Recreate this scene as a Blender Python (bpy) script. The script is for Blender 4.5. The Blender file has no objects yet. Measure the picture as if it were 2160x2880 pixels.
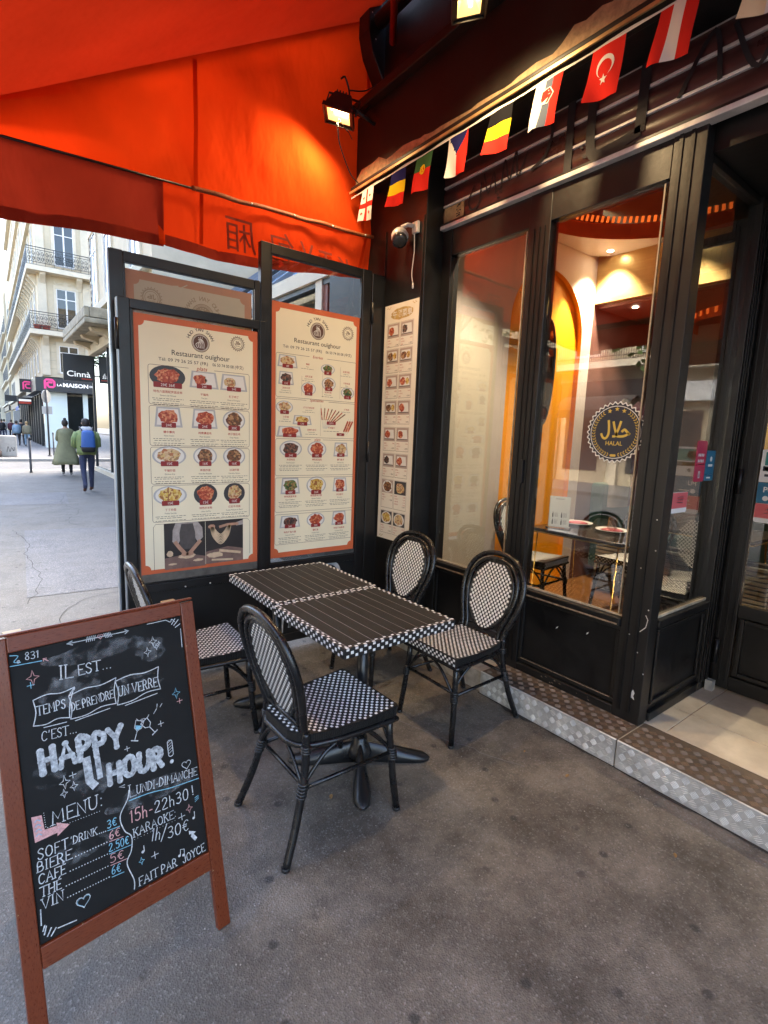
import bpy, bmesh, math, random
from mathutils import Vector, Matrix
random.seed(7)
R = math.radians
SC = bpy.context.scene
COL = SC.collection

# ------------------------------------------------------------------ camera
cam_data = bpy.data.cameras.new('camera')
cam_data.sensor_fit = 'HORIZONTAL'
cam_data.sensor_width = 36.0
cam_data.lens = 36.0 * 1444.67 / 2160.0
cam_data.clip_start = 0.02
cam_data.clip_end = 900.0
cam = bpy.data.objects.new('camera', cam_data)
COL.objects.link(cam)
_yaw, _pitch, _roll = R(37.7186), R(8.4409), R(2.2025)
_f = Vector((math.sin(_yaw)*math.cos(_pitch), math.cos(_yaw)*math.cos(_pitch), -math.sin(_pitch)))
_r = Vector((math.cos(_yaw), -math.sin(_yaw), 0))
_u = _r.cross(_f)
_r2 = math.cos(_roll)*_r + math.sin(_roll)*_u
_u2 = -math.sin(_roll)*_r + math.cos(_roll)*_u
_mw = Matrix((( _r2.x, _u2.x, -_f.x, 0.0), (_r2.y, _u2.y, -_f.y, 0.0), (_r2.z, _u2.z, -_f.z, 1.55), (0, 0, 0, 1)))
cam.matrix_world = _mw
SC.camera = cam

# ------------------------------------------------------------------ sky, sun, exposure
SUN_EL, SUN_AZ = R(54), R(58)      # azimuth from +Y towards +X: a veiled sun stands beyond the houses on our side of the street
world = bpy.data.worlds.new('World')
SC.world = world
world.use_nodes = True
wn = world.node_tree.nodes
wl = world.node_tree.links
sky = wn.new('ShaderNodeTexSky')
sky.sky_type = 'NISHITA'
sky.sun_disc = False
sky.sun_elevation = SUN_EL
sky.sun_rotation = SUN_AZ
sky.dust_density = 3.5
sky.ozone_density = 0.3
sky.air_density = 1.0
wn['Background'].inputs['Strength'].default_value = 0.15
wl.new(sky.outputs[0], wn['Background'].inputs['Color'])
sun_d = bpy.data.lights.new('sun', 'SUN')
sun_d.energy = 1.5
sun_d.angle = R(22)
sun_d.color = (1.0, 0.90, 0.76)
sun_o = bpy.data.objects.new('sun', sun_d)
COL.objects.link(sun_o)
_sd = Vector((math.sin(SUN_AZ)*math.cos(SUN_EL), math.cos(SUN_AZ)*math.cos(SUN_EL), math.sin(SUN_EL)))
sun_o.rotation_euler = _sd.to_track_quat('Z', 'Y').to_euler()
sun_o.location = (40, -20, 60)
SC.view_settings.view_transform = 'Standard'
SC.view_settings.look = 'None'
SC.view_settings.gamma = 1.0
SC.view_settings.exposure = 3.38
SC.view_settings.use_curve_mapping = False
SC.cycles.use_denoising = True
SC.cycles.max_bounces = 10
SC.cycles.transparent_max_bounces = 16
SC.cycles.sample_clamp_indirect = 6.0
SC.cycles.caustics_reflective = False
SC.cycles.caustics_refractive = False

# ------------------------------------------------------------------ materials
MATS = {}
def _new(name):
    m = bpy.data.materials.new(name); m.use_nodes = True
    nt = m.node_tree
    return m, nt, nt.nodes['Principled BSDF'], nt.nodes['Material Output']
def mat(name, col, rough=0.55, metal=0.0, var=0.0, vscale=8.0, bump=0.0, bscale=60.0, spec=0.5, col2=None, coat=0.0, emit=None, estr=0.0, stretch=None):
    """plain surface with optional tint variation and fine relief"""
    m, nt, p, out = _new(name)
    p.inputs['Base Color'].default_value = (*col, 1)
    p.inputs['Roughness'].default_value = rough
    p.inputs['Metallic'].default_value = metal
    p.inputs['Specular IOR Level'].default_value = spec
    p.inputs['Coat Weight'].default_value = coat
    if emit:
        p.inputs['Emission Color'].default_value = (*emit, 1)
        p.inputs['Emission Strength'].default_value = estr
    tc = None
    if var or bump or col2:
        tc = nt.nodes.new('ShaderNodeTexCoord')
        src = tc.outputs['Object']
        if stretch:
            mp = nt.nodes.new('ShaderNodeMapping'); mp.inputs['Scale'].default_value = stretch
            nt.links.new(src, mp.inputs[0]); src = mp.outputs[0]
    if var or col2:
        n = nt.nodes.new('ShaderNodeTexNoise'); n.inputs['Scale'].default_value = vscale
        n.inputs['Detail'].default_value = 6; n.inputs['Roughness'].default_value = 0.65
        nt.links.new(src, n.inputs['Vector'])
        cr = nt.nodes.new('ShaderNodeValToRGB')
        c2 = col2 or tuple(max(0, c*(1-var)) for c in col)
        c1 = col if col2 else tuple(min(1, c*(1+var*0.6)) for c in col)
        cr.color_ramp.elements[0].position = 0.32; cr.color_ramp.elements[1].position = 0.68
        cr.color_ramp.elements[0].color = (*c2, 1); cr.color_ramp.elements[1].color = (*c1, 1)
        nt.links.new(n.outputs['Fac'], cr.inputs[0]); nt.links.new(cr.outputs[0], p.inputs['Base Color'])
        mr = nt.nodes.new('ShaderNodeMapRange')
        mr.inputs['To Min'].default_value = max(0.02, rough-0.12); mr.inputs['To Max'].default_value = min(1, rough+0.12)
        nt.links.new(n.outputs['Fac'], mr.inputs[0]); nt.links.new(mr.outputs[0], p.inputs['Roughness'])
    if bump:
        nb = nt.nodes.new('ShaderNodeTexNoise'); nb.inputs['Scale'].default_value = bscale; nb.inputs['Detail'].default_value = 4
        nt.links.new(src, nb.inputs['Vector'])
        b = nt.nodes.new('ShaderNodeBump'); b.inputs['Strength'].default_value = bump; b.inputs['Distance'].default_value = 0.01
        nt.links.new(nb.outputs['Fac'], b.inputs['Height']); nt.links.new(b.outputs[0], p.inputs['Normal'])
    MATS[name] = m
    return m
def glass_mat(name, tint=(0.93, 0.96, 0.95), k=1.5, rough=0.0):
    m, nt, p, out = _new(name)
    nt.nodes.remove(p)
    # Schlick reflectance, the same from both faces of a pane
    ge = nt.nodes.new('ShaderNodeNewGeometry'); dt = nt.nodes.new('ShaderNodeVectorMath'); dt.operation = 'DOT_PRODUCT'
    nt.links.new(ge.outputs['Normal'], dt.inputs[0]); nt.links.new(ge.outputs['Incoming'], dt.inputs[1])
    def mth(op, a, b, clamp=False):
        n = nt.nodes.new('ShaderNodeMath'); n.operation = op; n.use_clamp = clamp
        for i, s in enumerate((a, b)):
            if s is None: continue
            if isinstance(s, float): n.inputs[i].default_value = s
            else: nt.links.new(s, n.inputs[i])
        return n.outputs[0]
    x = mth('SUBTRACT', 1.0, mth('ABSOLUTE', dt.outputs['Value'], None), True)
    x = mth('ADD', mth('MULTIPLY', mth('POWER', x, 5.0), 0.96), 0.04)
    mu_out = mth('MULTIPLY', x, float(k), True)
    t = nt.nodes.new('ShaderNodeBsdfTransparent'); t.inputs[0].default_value = (*tint, 1)
    g = nt.nodes.new('ShaderNodeBsdfGlossy'); g.inputs['Roughness'].default_value = rough
    mx = nt.nodes.new('ShaderNodeMixShader')
    nt.links.new(mu_out, mx.inputs[0])
    nt.links.new(t.outputs[0], mx.inputs[1]); nt.links.new(g.outputs[0], mx.inputs[2]); nt.links.new(mx.outputs[0], out.inputs[0])
    MATS[name] = m
    return m
def fabric_mat(name, col, trans=0.5, tcol=None, fold=0.0):
    m, nt, p, out = _new(name)
    nt.nodes.remove(p)
    d = nt.nodes.new('ShaderNodeBsdfDiffuse'); t = nt.nodes.new('ShaderNodeBsdfTranslucent')
    mx = nt.nodes.new('ShaderNodeMixShader'); mx.inputs[0].default_value = trans
    tc = nt.nodes.new('ShaderNodeTexCoord')
    n = nt.nodes.new('ShaderNodeTexNoise'); n.inputs['Scale'].default_value = 2.3; n.inputs['Detail'].default_value = 5
    nt.links.new(tc.outputs['Object'], n.inputs['Vector'])
    for node, c in ((d, col), (t, tcol or col)):
        cr = nt.nodes.new('ShaderNodeValToRGB')
        cr.color_ramp.elements[0].color = (*[x*0.86 for x in c], 1); cr.color_ramp.elements[1].color = (*[min(1, x*1.06) for x in c], 1)
        cr.color_ramp.elements[0].position = 0.3; cr.color_ramp.elements[1].position = 0.7
        nt.links.new(n.outputs['Fac'], cr.inputs[0]); nt.links.new(cr.outputs[0], node.inputs['Color'])
    w = nt.nodes.new('ShaderNodeTexNoise'); w.inputs['Scale'].default_value = 900; w.inputs['Detail'].default_value = 1
    nt.links.new(tc.outputs['Object'], w.inputs['Vector'])
    b = nt.nodes.new('ShaderNodeBump'); b.inputs['Strength'].default_value = 0.12; b.inputs['Distance'].default_value = 0.002
    nt.links.new(w.outputs['Fac'], b.inputs['Height'])
    if fold:                                                         # slack wrinkles in the cloth
        mp = nt.nodes.new('ShaderNodeMapping'); mp.inputs['Scale'].default_value = (1.0, 1.0, 0.45); mp.inputs['Rotation'].default_value = (0, 0.6, 0); nt.links.new(tc.outputs['Object'], mp.inputs[0])
        wr = nt.nodes.new('ShaderNodeTexNoise'); wr.inputs['Scale'].default_value = 5.5; wr.inputs['Detail'].default_value = 3; nt.links.new(mp.outputs[0], wr.inputs['Vector'])
        b2 = nt.nodes.new('ShaderNodeBump'); b2.inputs['Strength'].default_value = fold; b2.inputs['Distance'].default_value = 0.05
        nt.links.new(wr.outputs['Fac'], b2.inputs['Height']); nt.links.new(b2.outputs[0], b.inputs['Normal']); nt.links.new(b2.outputs[0], t.inputs['Normal'])
    nt.links.new(b.outputs[0], d.inputs['Normal'])
    nt.links.new(d.outputs[0], mx.inputs[1]); nt.links.new(t.outputs[0], mx.inputs[2]); nt.links.new(mx.outputs[0], out.inputs[0])
    MATS[name] = m
    return m
def emit_mat(name, col, s):
    m, nt, p, out = _new(name)
    nt.nodes.remove(p)
    e = nt.nodes.new('ShaderNodeEmission'); e.inputs[0].default_value = (*col, 1); e.inputs[1].default_value = s
    nt.links.new(e.outputs[0], out.inputs[0])
    MATS[name] = m
    return m
def food_mat(name, cols, scale=55):
    """printed picture of food: clumps of a few colours"""
    m, nt, p, out = _new(name)
    tc = nt.nodes.new('ShaderNodeTexCoord'); v = nt.nodes.new('ShaderNodeTexVoronoi')
    v.inputs['Scale'].default_value = scale
    nt.links.new(tc.outputs['Object'], v.inputs['Vector'])
    sx = nt.nodes.new('ShaderNodeSeparateColor'); nt.links.new(v.outputs['Color'], sx.inputs[0])
    cr = nt.nodes.new('ShaderNodeValToRGB'); cr.color_ramp.interpolation = 'CONSTANT'
    while len(cr.color_ramp.elements) < len(cols): cr.color_ramp.elements.new(0.5)
    for i, c in enumerate(cols):
        cr.color_ramp.elements[i].position = i/len(cols); cr.color_ramp.elements[i].color = (*c, 1)
    nt.links.new(sx.outputs[0], cr.inputs[0]); nt.links.new(cr.outputs[0], p.inputs['Base Color'])
    p.inputs['Roughness'].default_value = 0.4
    MATS[name] = m
    return m
def asphalt_mat(name, base, dark, brown, speck=0.35, terrace_light=False):
    m, nt, p, out = _new(name)
    L = nt.links.new
    tc = nt.nodes.new('ShaderNodeTexCoord')
    def noise(s, d=6, r=0.6):
        n = nt.nodes.new('ShaderNodeTexNoise'); n.inputs['Scale'].default_value = s; n.inputs['Detail'].default_value = d
        n.inputs['Roughness'].default_value = r; L(tc.outputs['Object'], n.inputs['Vector']); return n.outputs['Fac']
    def ramp(f, a, b, ca, cb):
        c = nt.nodes.new('ShaderNodeValToRGB'); c.color_ramp.elements[0].position = a; c.color_ramp.elements[1].position = b
        c.color_ramp.elements[0].color = (*ca, 1); c.color_ramp.elements[1].color = (*cb, 1); L(f, c.inputs[0]); return c.outputs[0]
    def mix(f, a, b, mode='MIX'):
        x = nt.nodes.new('ShaderNodeMix'); x.data_type = 'RGBA'; x.blend_type = mode
        if isinstance(f, float): x.inputs[0].default_value = f
        else: L(f, x.inputs[0])
        for s, i in ((a, 6), (b, 7)):
            if isinstance(s, tuple): x.inputs[i].default_value = (*s, 1)
            else: L(s, x.inputs[i])
        return x.outputs[2]
    c = ramp(noise(1.3, 8, 0.62), 0.35, 0.66, dark, base)
    c = mix(ramp(noise(0.7, 5), 0.46, 0.66, (0, 0, 0), (1, 1, 1)), c, brown)
    c = mix(ramp(noise(4.2, 9, 0.7), 0.55, 0.72, (0, 0, 0), (0.75, 0.75, 0.75)), c, dark)
    if terrace_light:                                                        # blotchy terrace floor, ragged edge; light under the awning painted into its tone
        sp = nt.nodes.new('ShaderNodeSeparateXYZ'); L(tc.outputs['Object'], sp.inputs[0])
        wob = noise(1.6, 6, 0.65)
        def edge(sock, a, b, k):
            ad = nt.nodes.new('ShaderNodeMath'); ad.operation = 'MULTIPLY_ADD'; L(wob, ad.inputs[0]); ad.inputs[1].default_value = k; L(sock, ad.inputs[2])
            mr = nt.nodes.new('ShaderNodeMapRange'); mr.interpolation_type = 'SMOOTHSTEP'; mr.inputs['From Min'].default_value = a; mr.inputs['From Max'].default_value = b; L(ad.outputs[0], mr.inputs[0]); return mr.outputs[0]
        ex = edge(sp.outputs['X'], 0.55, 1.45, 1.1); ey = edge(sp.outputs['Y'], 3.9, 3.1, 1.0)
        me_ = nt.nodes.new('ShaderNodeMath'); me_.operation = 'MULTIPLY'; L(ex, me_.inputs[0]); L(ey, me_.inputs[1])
        terrace_tone = ramp(noise(2.3, 10, 0.72), 0.38, 0.64, (0.076, 0.063, 0.048), (0.222, 0.190, 0.150))
        c = mix(me_.outputs[0], c, terrace_tone)
    v = nt.nodes.new('ShaderNodeTexVoronoi'); v.voronoi_dimensions = '2D'; v.inputs['Scale'].default_value = 4.2; v.inputs['Randomness'].default_value = 1.0
    L(tc.outputs['Object'], v.inputs['Vector'])
    spots = ramp(v.outputs['Distance'], 0.045, 0.085, (1, 1, 1), (0, 0, 0))
    gate = ramp(noise(2.1, 2), 0.44, 0.52, (0, 0, 0), (0.85, 0.85, 0.85))
    sg = nt.nodes.new('ShaderNodeMath'); sg.operation = 'MULTIPLY'; L(spots, sg.inputs[0]); L(gate, sg.inputs[1])
    c = mix(sg.outputs[0], c, tuple(x*0.45 for x in dark))          # old gum and oil drops
    c = mix(ramp(noise(11.0, 8, 0.75), 0.52, 0.74, (0, 0, 0), (0.55, 0.55, 0.55)), c, tuple(x*0.62 for x in dark))
    c = mix(ramp(noise(7.3, 8, 0.75), 0.58, 0.78, (0, 0, 0), (0.40, 0.40, 0.40)), c, tuple(min(1, x*1.5) for x in base))
    v2 = nt.nodes.new('ShaderNodeTexVoronoi'); v2.inputs['Scale'].default_value = 170; L(tc.outputs['Object'], v2.inputs['Vector'])
    sc = nt.nodes.new('ShaderNodeSeparateColor'); L(v2.outputs['Color'], sc.inputs[0])
    grit = ramp(sc.outputs[0], 0.80, 0.99, (0, 0, 0), (speck, speck, speck))
    c = mix(grit, c, (0.55, 0.53, 0.5))
    sc2 = ramp(sc.outputs[1], 0.0, 0.5, (0.6, 0.6, 0.6), (1, 1, 1))
    c = mix(0.5, c, sc2, 'MULTIPLY')
    L(c, p.inputs['Base Color'])
    rr = nt.nodes.new('ShaderNodeMapRange'); rr.inputs['To Min'].default_value = 0.55; rr.inputs['To Max'].default_value = 0.9
    L(noise(3.0, 5), rr.inputs[0]); L(rr.outputs[0], p.inputs['Roughness'])
    b = nt.nodes.new('ShaderNodeBump'); b.inputs['Strength'].default_value = 0.5; b.inputs['Distance'].default_value = 0.004
    L(v2.outputs['Distance'], b.inputs['Height']); L(b.outputs[0], p.inputs['Normal'])
    MATS[name] = m
    return m
def wood_mat(name, a, b, axis=(1, 1, 12), rough=0.4):
    return mat(name, a, rough, 0, 0, 14, 0.15, 90, 0.5, b, 0.15, stretch=axis)

# ------------------------------------------------------------------ mesh builder
ROOT = {}
class MB:
    def __init__(s, fn=None):
        s.v = []; s.f = []; s.m = []; s.mi = 0; s.fn = fn; s.sm = []; s.smooth = False
    def V(s, p):
        p = s.fn(*p) if s.fn else p
        s.v.append(tuple(p)); return len(s.v)-1
    def F(s, idx):
        s.f.append(tuple(idx)); s.m.append(s.mi); s.sm.append(s.smooth)
    def poly(s, pts):
        s.F([s.V(p) for p in pts])
    def box(s, x0, x1, y0, y1, z0, z1):
        i = [s.V(p) for p in ((x0,y0,z0),(x1,y0,z0),(x1,y1,z0),(x0,y1,z0),(x0,y0,z1),(x1,y0,z1),(x1,y1,z1),(x0,y1,z1))]
        for q in ((0,3,2,1),(4,5,6,7),(0,1,5,4),(1,2,6,5),(2,3,7,6),(3,0,4,7)): s.F([i[k] for k in q])
        return s
    def obox(s, c, a, b, d):
        """box about c with half axes a, b, d"""
        c, a, b, d = map(Vector, (c, a, b, d))
        i = [s.V(tuple(c + x*a + y*b + z*d)) for z in (-1, 1) for x, y in ((-1,-1),(1,-1),(1,1),(-1,1))]
        for q in ((0,3,2,1),(4,5,6,7),(0,1,5,4),(1,2,6,5),(2,3,7,6),(3,0,4,7)): s.F([i[k] for k in q])
        return s
    def bar(s, p, q, w, h, up=(0, 0, 1)):
        p, q = Vector(p), Vector(q); d = (q-p); L = d.length; d.normalize()
        side = d.cross(Vector(up))
        if side.length < 1e-5: side = d.cross(Vector((1, 0, 0)))
        side.normalize(); u2 = side.cross(d)
        return s.obox((p+q)/2, d*L/2, side*w/2, u2*h/2)
    def prism(s, pts, d0, d1):
        """outline in (u, v) extruded along the third axis of fn"""
        a = [s.V((u, v, d0)) for u, v in pts]; b = [s.V((u, v, d1)) for u, v in pts]
        s.F(a[::-1]); s.F(b)
        n = len(pts)
        for k in range(n): s.F((a[k], a[(k+1) % n], b[(k+1) % n], b[k]))
        return s
    def flat(s, pts, d):
        s.F([s.V((u, v, d)) for u, v in pts]); return s
    def rect(s, u0, v0, u1, v1, d):
        return s.flat([(u0,v0),(u1,v0),(u1,v1),(u0,v1)], d)
    def disc(s, u, v, r, d, n=20, ry=None, ph=0):
        ry = ry or r
        return s.flat([(u+r*math.cos(ph+2*math.pi*k/n), v+ry*math.sin(ph+2*math.pi*k/n)) for k in range(n)], d)
    def ring(s, u, v, r0, r1, d, n=28):
        a = [s.V((u+r0*math.cos(2*math.pi*k/n), v+r0*math.sin(2*math.pi*k/n), d)) for k in range(n)]
        b = [s.V((u+r1*math.cos(2*math.pi*k/n), v+r1*math.sin(2*math.pi*k/n), d)) for k in range(n)]
        for k in range(n): s.F((a[k], a[(k+1) % n], b[(k+1) % n], b[k]))
        return s
    def ribbon(s, pts, w, d, closed=False):
        """flat stroke of width w along a polyline in (u, v)"""
        P = [Vector((a, b)) for a, b in pts]
        if closed: P = P + [P[0], P[1]]
        n = len(P)
        if n < 2: return s
        L = []; Rr = []
        for k in range(n):
            t = (P[min(k+1, n-1)] - P[max(k-1, 0)])
            if t.length < 1e-9: t = Vector((1, 0))
            t.normalize(); nn = Vector((-t.y, t.x))*w/2
            q = P[k]
            if not closed and k == 0: q = q - t*w*0.3
            if not closed and k == n-1: q = q + t*w*0.3
            L.append(s.V((q.x+nn.x, q.y+nn.y, d))); Rr.append(s.V((q.x-nn.x, q.y-nn.y, d)))
        for k in range(n-1): s.F((Rr[k], Rr[k+1], L[k+1], L[k]))
        return s
    def tube(s, pts, r, n=10, closed=False, caps=True):
        P = [Vector(p) for p in pts]; N = len(P)
        rr = r if isinstance(r, (list, tuple)) else [r]*N
        rings = []
        t0 = (P[1]-P[0]).normalized()
        up = Vector((0, 0, 1)) if abs(t0.z) < 0.9 else Vector((1, 0, 0))
        nrm = t0.cross(up).normalized()
        sm = s.smooth; s.smooth = True
        for k in range(N):
            if closed: t = (P[(k+1) % N]-P[k-1])
            else: t = (P[min(k+1, N-1)]-P[max(k-1, 0)])
            t.normalize()
            nrm = (nrm - t*nrm.dot(t)).normalized()
            bn = t.cross(nrm)
            rings.append([s.V(tuple(P[k] + (nrm*math.cos(2*math.pi*j/n) + bn*math.sin(2*math.pi*j/n))*rr[k])) for j in range(n)])
        for k in range(N if closed else N-1):
            a, b = rings[k], rings[(k+1) % N]
            for j in range(n): s.F((a[j], a[(j+1) % n], b[(j+1) % n], b[j]))
        s.smooth = False
        if caps and not closed:
            s.F(rings[0][::-1]); s.F(rings[-1])
        s.smooth = sm
        return s
    def lathe(s, prof, c, n=20, axis=(0, 0, 1), cap=True):
        """profile (r, h) turned about axis through c"""
        ax = Vector(axis).normalized(); u = ax.orthogonal().normalized(); w = ax.cross(u); c = Vector(c)
        sm = s.smooth; s.smooth = True
        rings = [[s.V(tuple(c + ax*hh + (u*math.cos(2*math.pi*j/n)+w*math.sin(2*math.pi*j/n))*r)) for j in range(n)] for r, hh in prof]
        for a, b in zip(rings, rings[1:]):
            for j in range(n): s.F((a[j], a[(j+1) % n], b[(j+1) % n], b[j]))
        s.smooth = False
        if cap: s.F(rings[0][::-1]); s.F(rings[-1])
        s.smooth = sm
        return s
    def grid(s, fn, nu, nv, smooth=True, matf=None):
        sm = s.smooth; s.smooth = smooth
        idx = [[s.V(fn(i/nu, j/nv)) for i in range(nu+1)] for j in range(nv+1)]
        for j in range(nv):
            for i in range(nu):
                if matf: s.mi = matf((i+.5)/nu, (j+.5)/nv)
                s.F((idx[j][i], idx[j][i+1], idx[j+1][i+1], idx[j+1][i]))
        s.smooth = sm
        return s
    def mesh(s, verts, faces, tf):
        k = len(s.v)
        for p in verts: s.V(tf(p))
        for q in faces: s.F([k+i for i in q])
        return s
    def build(s, name, m, parent=None, bevel=0.0, **props):
        me = bpy.data.meshes.new(name)
        o = Vector(ROOT.get(parent.name, (0, 0, 0))) if parent else Vector((0, 0, 0))
        me.from_pydata([(x-o.x, y-o.y, z-o.z) for x, y, z in s.v], [], s.f)
        ms = m if isinstance(m, (list, tuple)) else [m]
        for x in ms: me.materials.append(MATS[x] if isinstance(x, str) else x)
        if len(ms) > 1: me.polygons.foreach_set('material_index', s.m)
        if any(s.sm): me.polygons.foreach_set('use_smooth', s.sm)
        me.update()
        ob = bpy.data.objects.new(name, me); COL.objects.link(ob)
        if parent:
            ob.parent = parent; ROOT[ob.name] = tuple(o)
        if bevel:
            b = ob.modifiers.new('soft_edge', 'BEVEL'); b.width = bevel; b.segments = 2; b.limit_method = 'ANGLE'; b.angle_limit = R(50)
        for k, v in props.items(): ob[k] = v
        if name in ('lettering', 'corner_flourish', 'chalk_smudge', 'paint_wear', 'paint_chips', 'print', 'ornament', 'frame_lines', 'sticker_remains', 'bolts', 'small_cross'): ob['kind'] = 'stuff'
        return ob
def thing(name, label, cat, loc=(0, 0, 0), group=None):
    o = bpy.data.objects.new(name, None); COL.objects.link(o)
    o.empty_display_size = 0.1
    o.location = loc; ROOT[o.name] = tuple(loc); o['label'] = label; o['category'] = cat
    if group: o['group'] = group
    return o
def tag(o, label, cat, group=None):
    o['label'] = label; o['category'] = cat
    if group: o['group'] = group
    return o
def struct(ob, label=None):
    ob['kind'] = 'structure'
    if label: ob['label'] = label
    return ob
def copy_tree(o, parent=None):
    c = o.copy(); COL.objects.link(c)
    if parent: c.parent = parent
    for ch in list(o.children): copy_tree(ch, c)
    return c
def place(root, loc, rz, label, group=None):
    root.location = loc; root.rotation_euler = (0, 0, rz); root['label'] = label
    if group: root['group'] = group
    return root
def frame(o, U, V, N):
    o, U, V, N = map(Vector, (o, U, V, N))
    return lambda a, b, c=0.0: tuple(o + U*a + V*b + N*c)
_TX = {}
def text_mesh(body, off=0.0):
    k = (body, off)
    if k not in _TX:
        cu = bpy.data.curves.new('t', 'FONT'); cu.body = body; cu.size = 1.0; cu.resolution_u = 3; cu.offset = off
        ob = bpy.data.objects.new('t', cu)
        me = bpy.data.meshes.new_from_object(ob)
        vs = [(v.co.x, v.co.y) for v in me.vertices]; fs = [tuple(p.vertices) for p in me.polygons]
        bpy.data.objects.remove(ob); bpy.data.curves.remove(cu); bpy.data.meshes.remove(me)
        _TX[k] = (vs, fs)
    return _TX[k]
def text(mb, body, u, v, size, d, align='c', width=None, mirror=False, off=0.0, rot=0.0, slant=0.0):
    """flat lettering: size = cap height; width squeezes or stretches the line to that length"""
    vs, fs = text_mesh(body, off)
    if not vs: return
    x0 = min(p[0] for p in vs); x1 = max(p[0] for p in vs)
    s = size/0.73; sx = s if width is None else width/(x1-x0)
    a = {'l': x0, 'c': (x0+x1)/2, 'r': x1}[align]
    cr, sr = math.cos(rot), math.sin(rot)
    def tf(p):
        x = (p[0]-a)*sx + p[1]*s*slant; y = p[1]*s
        if mirror: x = -x
        return (u + x*cr - y*sr, v + x*sr + y*cr, d)
    mb.mesh(vs, fs if not mirror else [q[::-1] for q in fs], tf)
def bez(p0, p1, p2, p3, n=8):
    o = []
    for k in range(n+1):
        t = k/n; a = 1-t
        o.append(tuple(a**3*x + 3*a*a*t*y + 3*a*t*t*z + t**3*w for x, y, z, w in zip(p0, p1, p2, p3)))
    return o
def crom(pts, n=6, closed=False):
    """smooth curve through points"""
    P = [Vector(p) for p in pts]; N = len(P); o = []
    for k in range(N if closed else N-1):
        g = (lambda i: P[i % N]) if closed else (lambda i: P[max(0, min(N-1, i))])
        a, b, c, d = g(k-1), g(k), g(k+1), g(k+2)
        for j in range(n):
            t = j/n
            o.append(tuple(0.5*((2*b) + (c-a)*t + (2*a-5*b+4*c-d)*t*t + (3*b-a-3*c+d)*t**3)))
    if not closed: o.append(tuple(P[-1]))
    return o
# ------------------------------------------------------------------ palette
asphalt_mat('asphalt', (0.128, 0.123, 0.110), (0.090, 0.086, 0.077), (0.115, 0.106, 0.090), 0.17, terrace_light=True)
asphalt_mat('asphalt_patch', (0.128, 0.128, 0.13), (0.09, 0.09, 0.092), (0.11, 0.107, 0.10))
asphalt_mat('road_asphalt', (0.10, 0.10, 0.10), (0.065, 0.065, 0.066), (0.085, 0.08, 0.075), 0.2)
mat('granite', (0.34, 0.33, 0.31), 0.7, var=0.3, vscale=30)
mat('road_paint', (0.72, 0.72, 0.70), 0.7, var=0.25, vscale=12)
mat('crack', (0.03, 0.028, 0.026), 0.9)
mat('black_paint', (0.009, 0.009, 0.0092), 0.38, var=0.55, vscale=7, bump=0.08, bscale=25, spec=0.4)
mat('black_worn', (0.011, 0.0105, 0.010), 0.42, col2=(0.006, 0.006, 0.006), vscale=9, bump=0.08, bscale=30)
mat('edge_wear', (0.30, 0.22, 0.15), 0.8, var=0.5, vscale=40)
mat('chip', (0.62, 0.61, 0.58), 0.8, var=0.3, vscale=60)
mat('gasket', (0.42, 0.36, 0.27), 0.6, var=0.3, vscale=20)
mat('shutter_paint', (0.060, 0.022, 0.022), 0.3, metal=0.0, var=0.35, vscale=3, spec=0.5, coat=0.1)
mat('shutter_rib', (0.72, 0.68, 0.67), 0.35, metal=0.1, var=0.3, vscale=6)  # pale tone stands in for glare along the ribs
mat('spray_black', (0.012, 0.010, 0.014), 0.6, var=0.3, vscale=14)
mat('spray_grey', (0.40, 0.41, 0.42), 0.7, var=0.4, vscale=14)
mat('fascia_brown', (0.017, 0.0135, 0.011), 0.45, var=0.35, vscale=4, bump=0.05, bscale=18, spec=.25)
mat('bare_board', (0.34, 0.23, 0.12), 0.75, var=0.4, vscale=22, bump=0.2, bscale=60)
mat('brass_edge', (0.42, 0.27, 0.12), 0.4, metal=0.5, var=0.3, vscale=12)
mat('dark_metal', (0.02, 0.02, 0.022), 0.35, metal=0.3, var=0.2)
mat('steel_plate', (0.50, 0.50, 0.47), 0.5, metal=0.2, var=0.35, vscale=7, bump=0.05)
mat('tread_brown', (0.125, 0.088, 0.060), 0.6, metal=0.1, col2=(0.060, 0.044, 0.033), vscale=7)
mat('tread_bar_m', (0.22, 0.155, 0.105), 0.6, metal=0.1, var=0.5, vscale=9)
mat('steel_bar_m', (0.68, 0.68, 0.64), 0.55, metal=0.1, var=0.45, vscale=9)
mat('beige_stone', (0.42, 0.38, 0.31), 0.7, var=0.35, vscale=16, bump=0.1)
mat('porch_tile', (0.60, 0.52, 0.40), 0.5, col2=(0.42, 0.35, 0.26), vscale=5, bump=0.04)
mat('grout', (0.08, 0.065, 0.05), 0.9)
glass_mat('shop_glass', (0.90, 0.92, 0.90), 2.9)
glass_mat('panel_glass', (0.93, 0.96, 0.96), 1.4)
mat('room_white', (0.66, 0.57, 0.52), 0.7, var=0.08, vscale=2)
mat('room_greige', (0.62, 0.55, 0.44), 0.7, var=0.06, vscale=2)
mat('niche_orange', (0.92, 0.36, 0.006), 0.45, var=0.05, vscale=2)
mat('bulkhead_brass', (0.52, 0.36, 0.14), 0.32, metal=0.6, var=0.12, vscale=3, stretch=(1, 1, 20))
mat('room_ceiling', (0.52, 0.44, 0.38), 0.7)
mat('dome_brown', (0.30, 0.13, 0.03), 0.6)
mat('cove_orange', (0.60, 0.10, 0.015), 0.5)
mat('wine_wall', (0.16, 0.07, 0.055), 0.6, var=0.2, vscale=2)
mat('teal_bench', (0.015, 0.06, 0.055), 0.55, var=0.2, vscale=4)
mat('mustard_wall', (0.42, 0.29, 0.09), 0.5, var=0.1, vscale=2)
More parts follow.
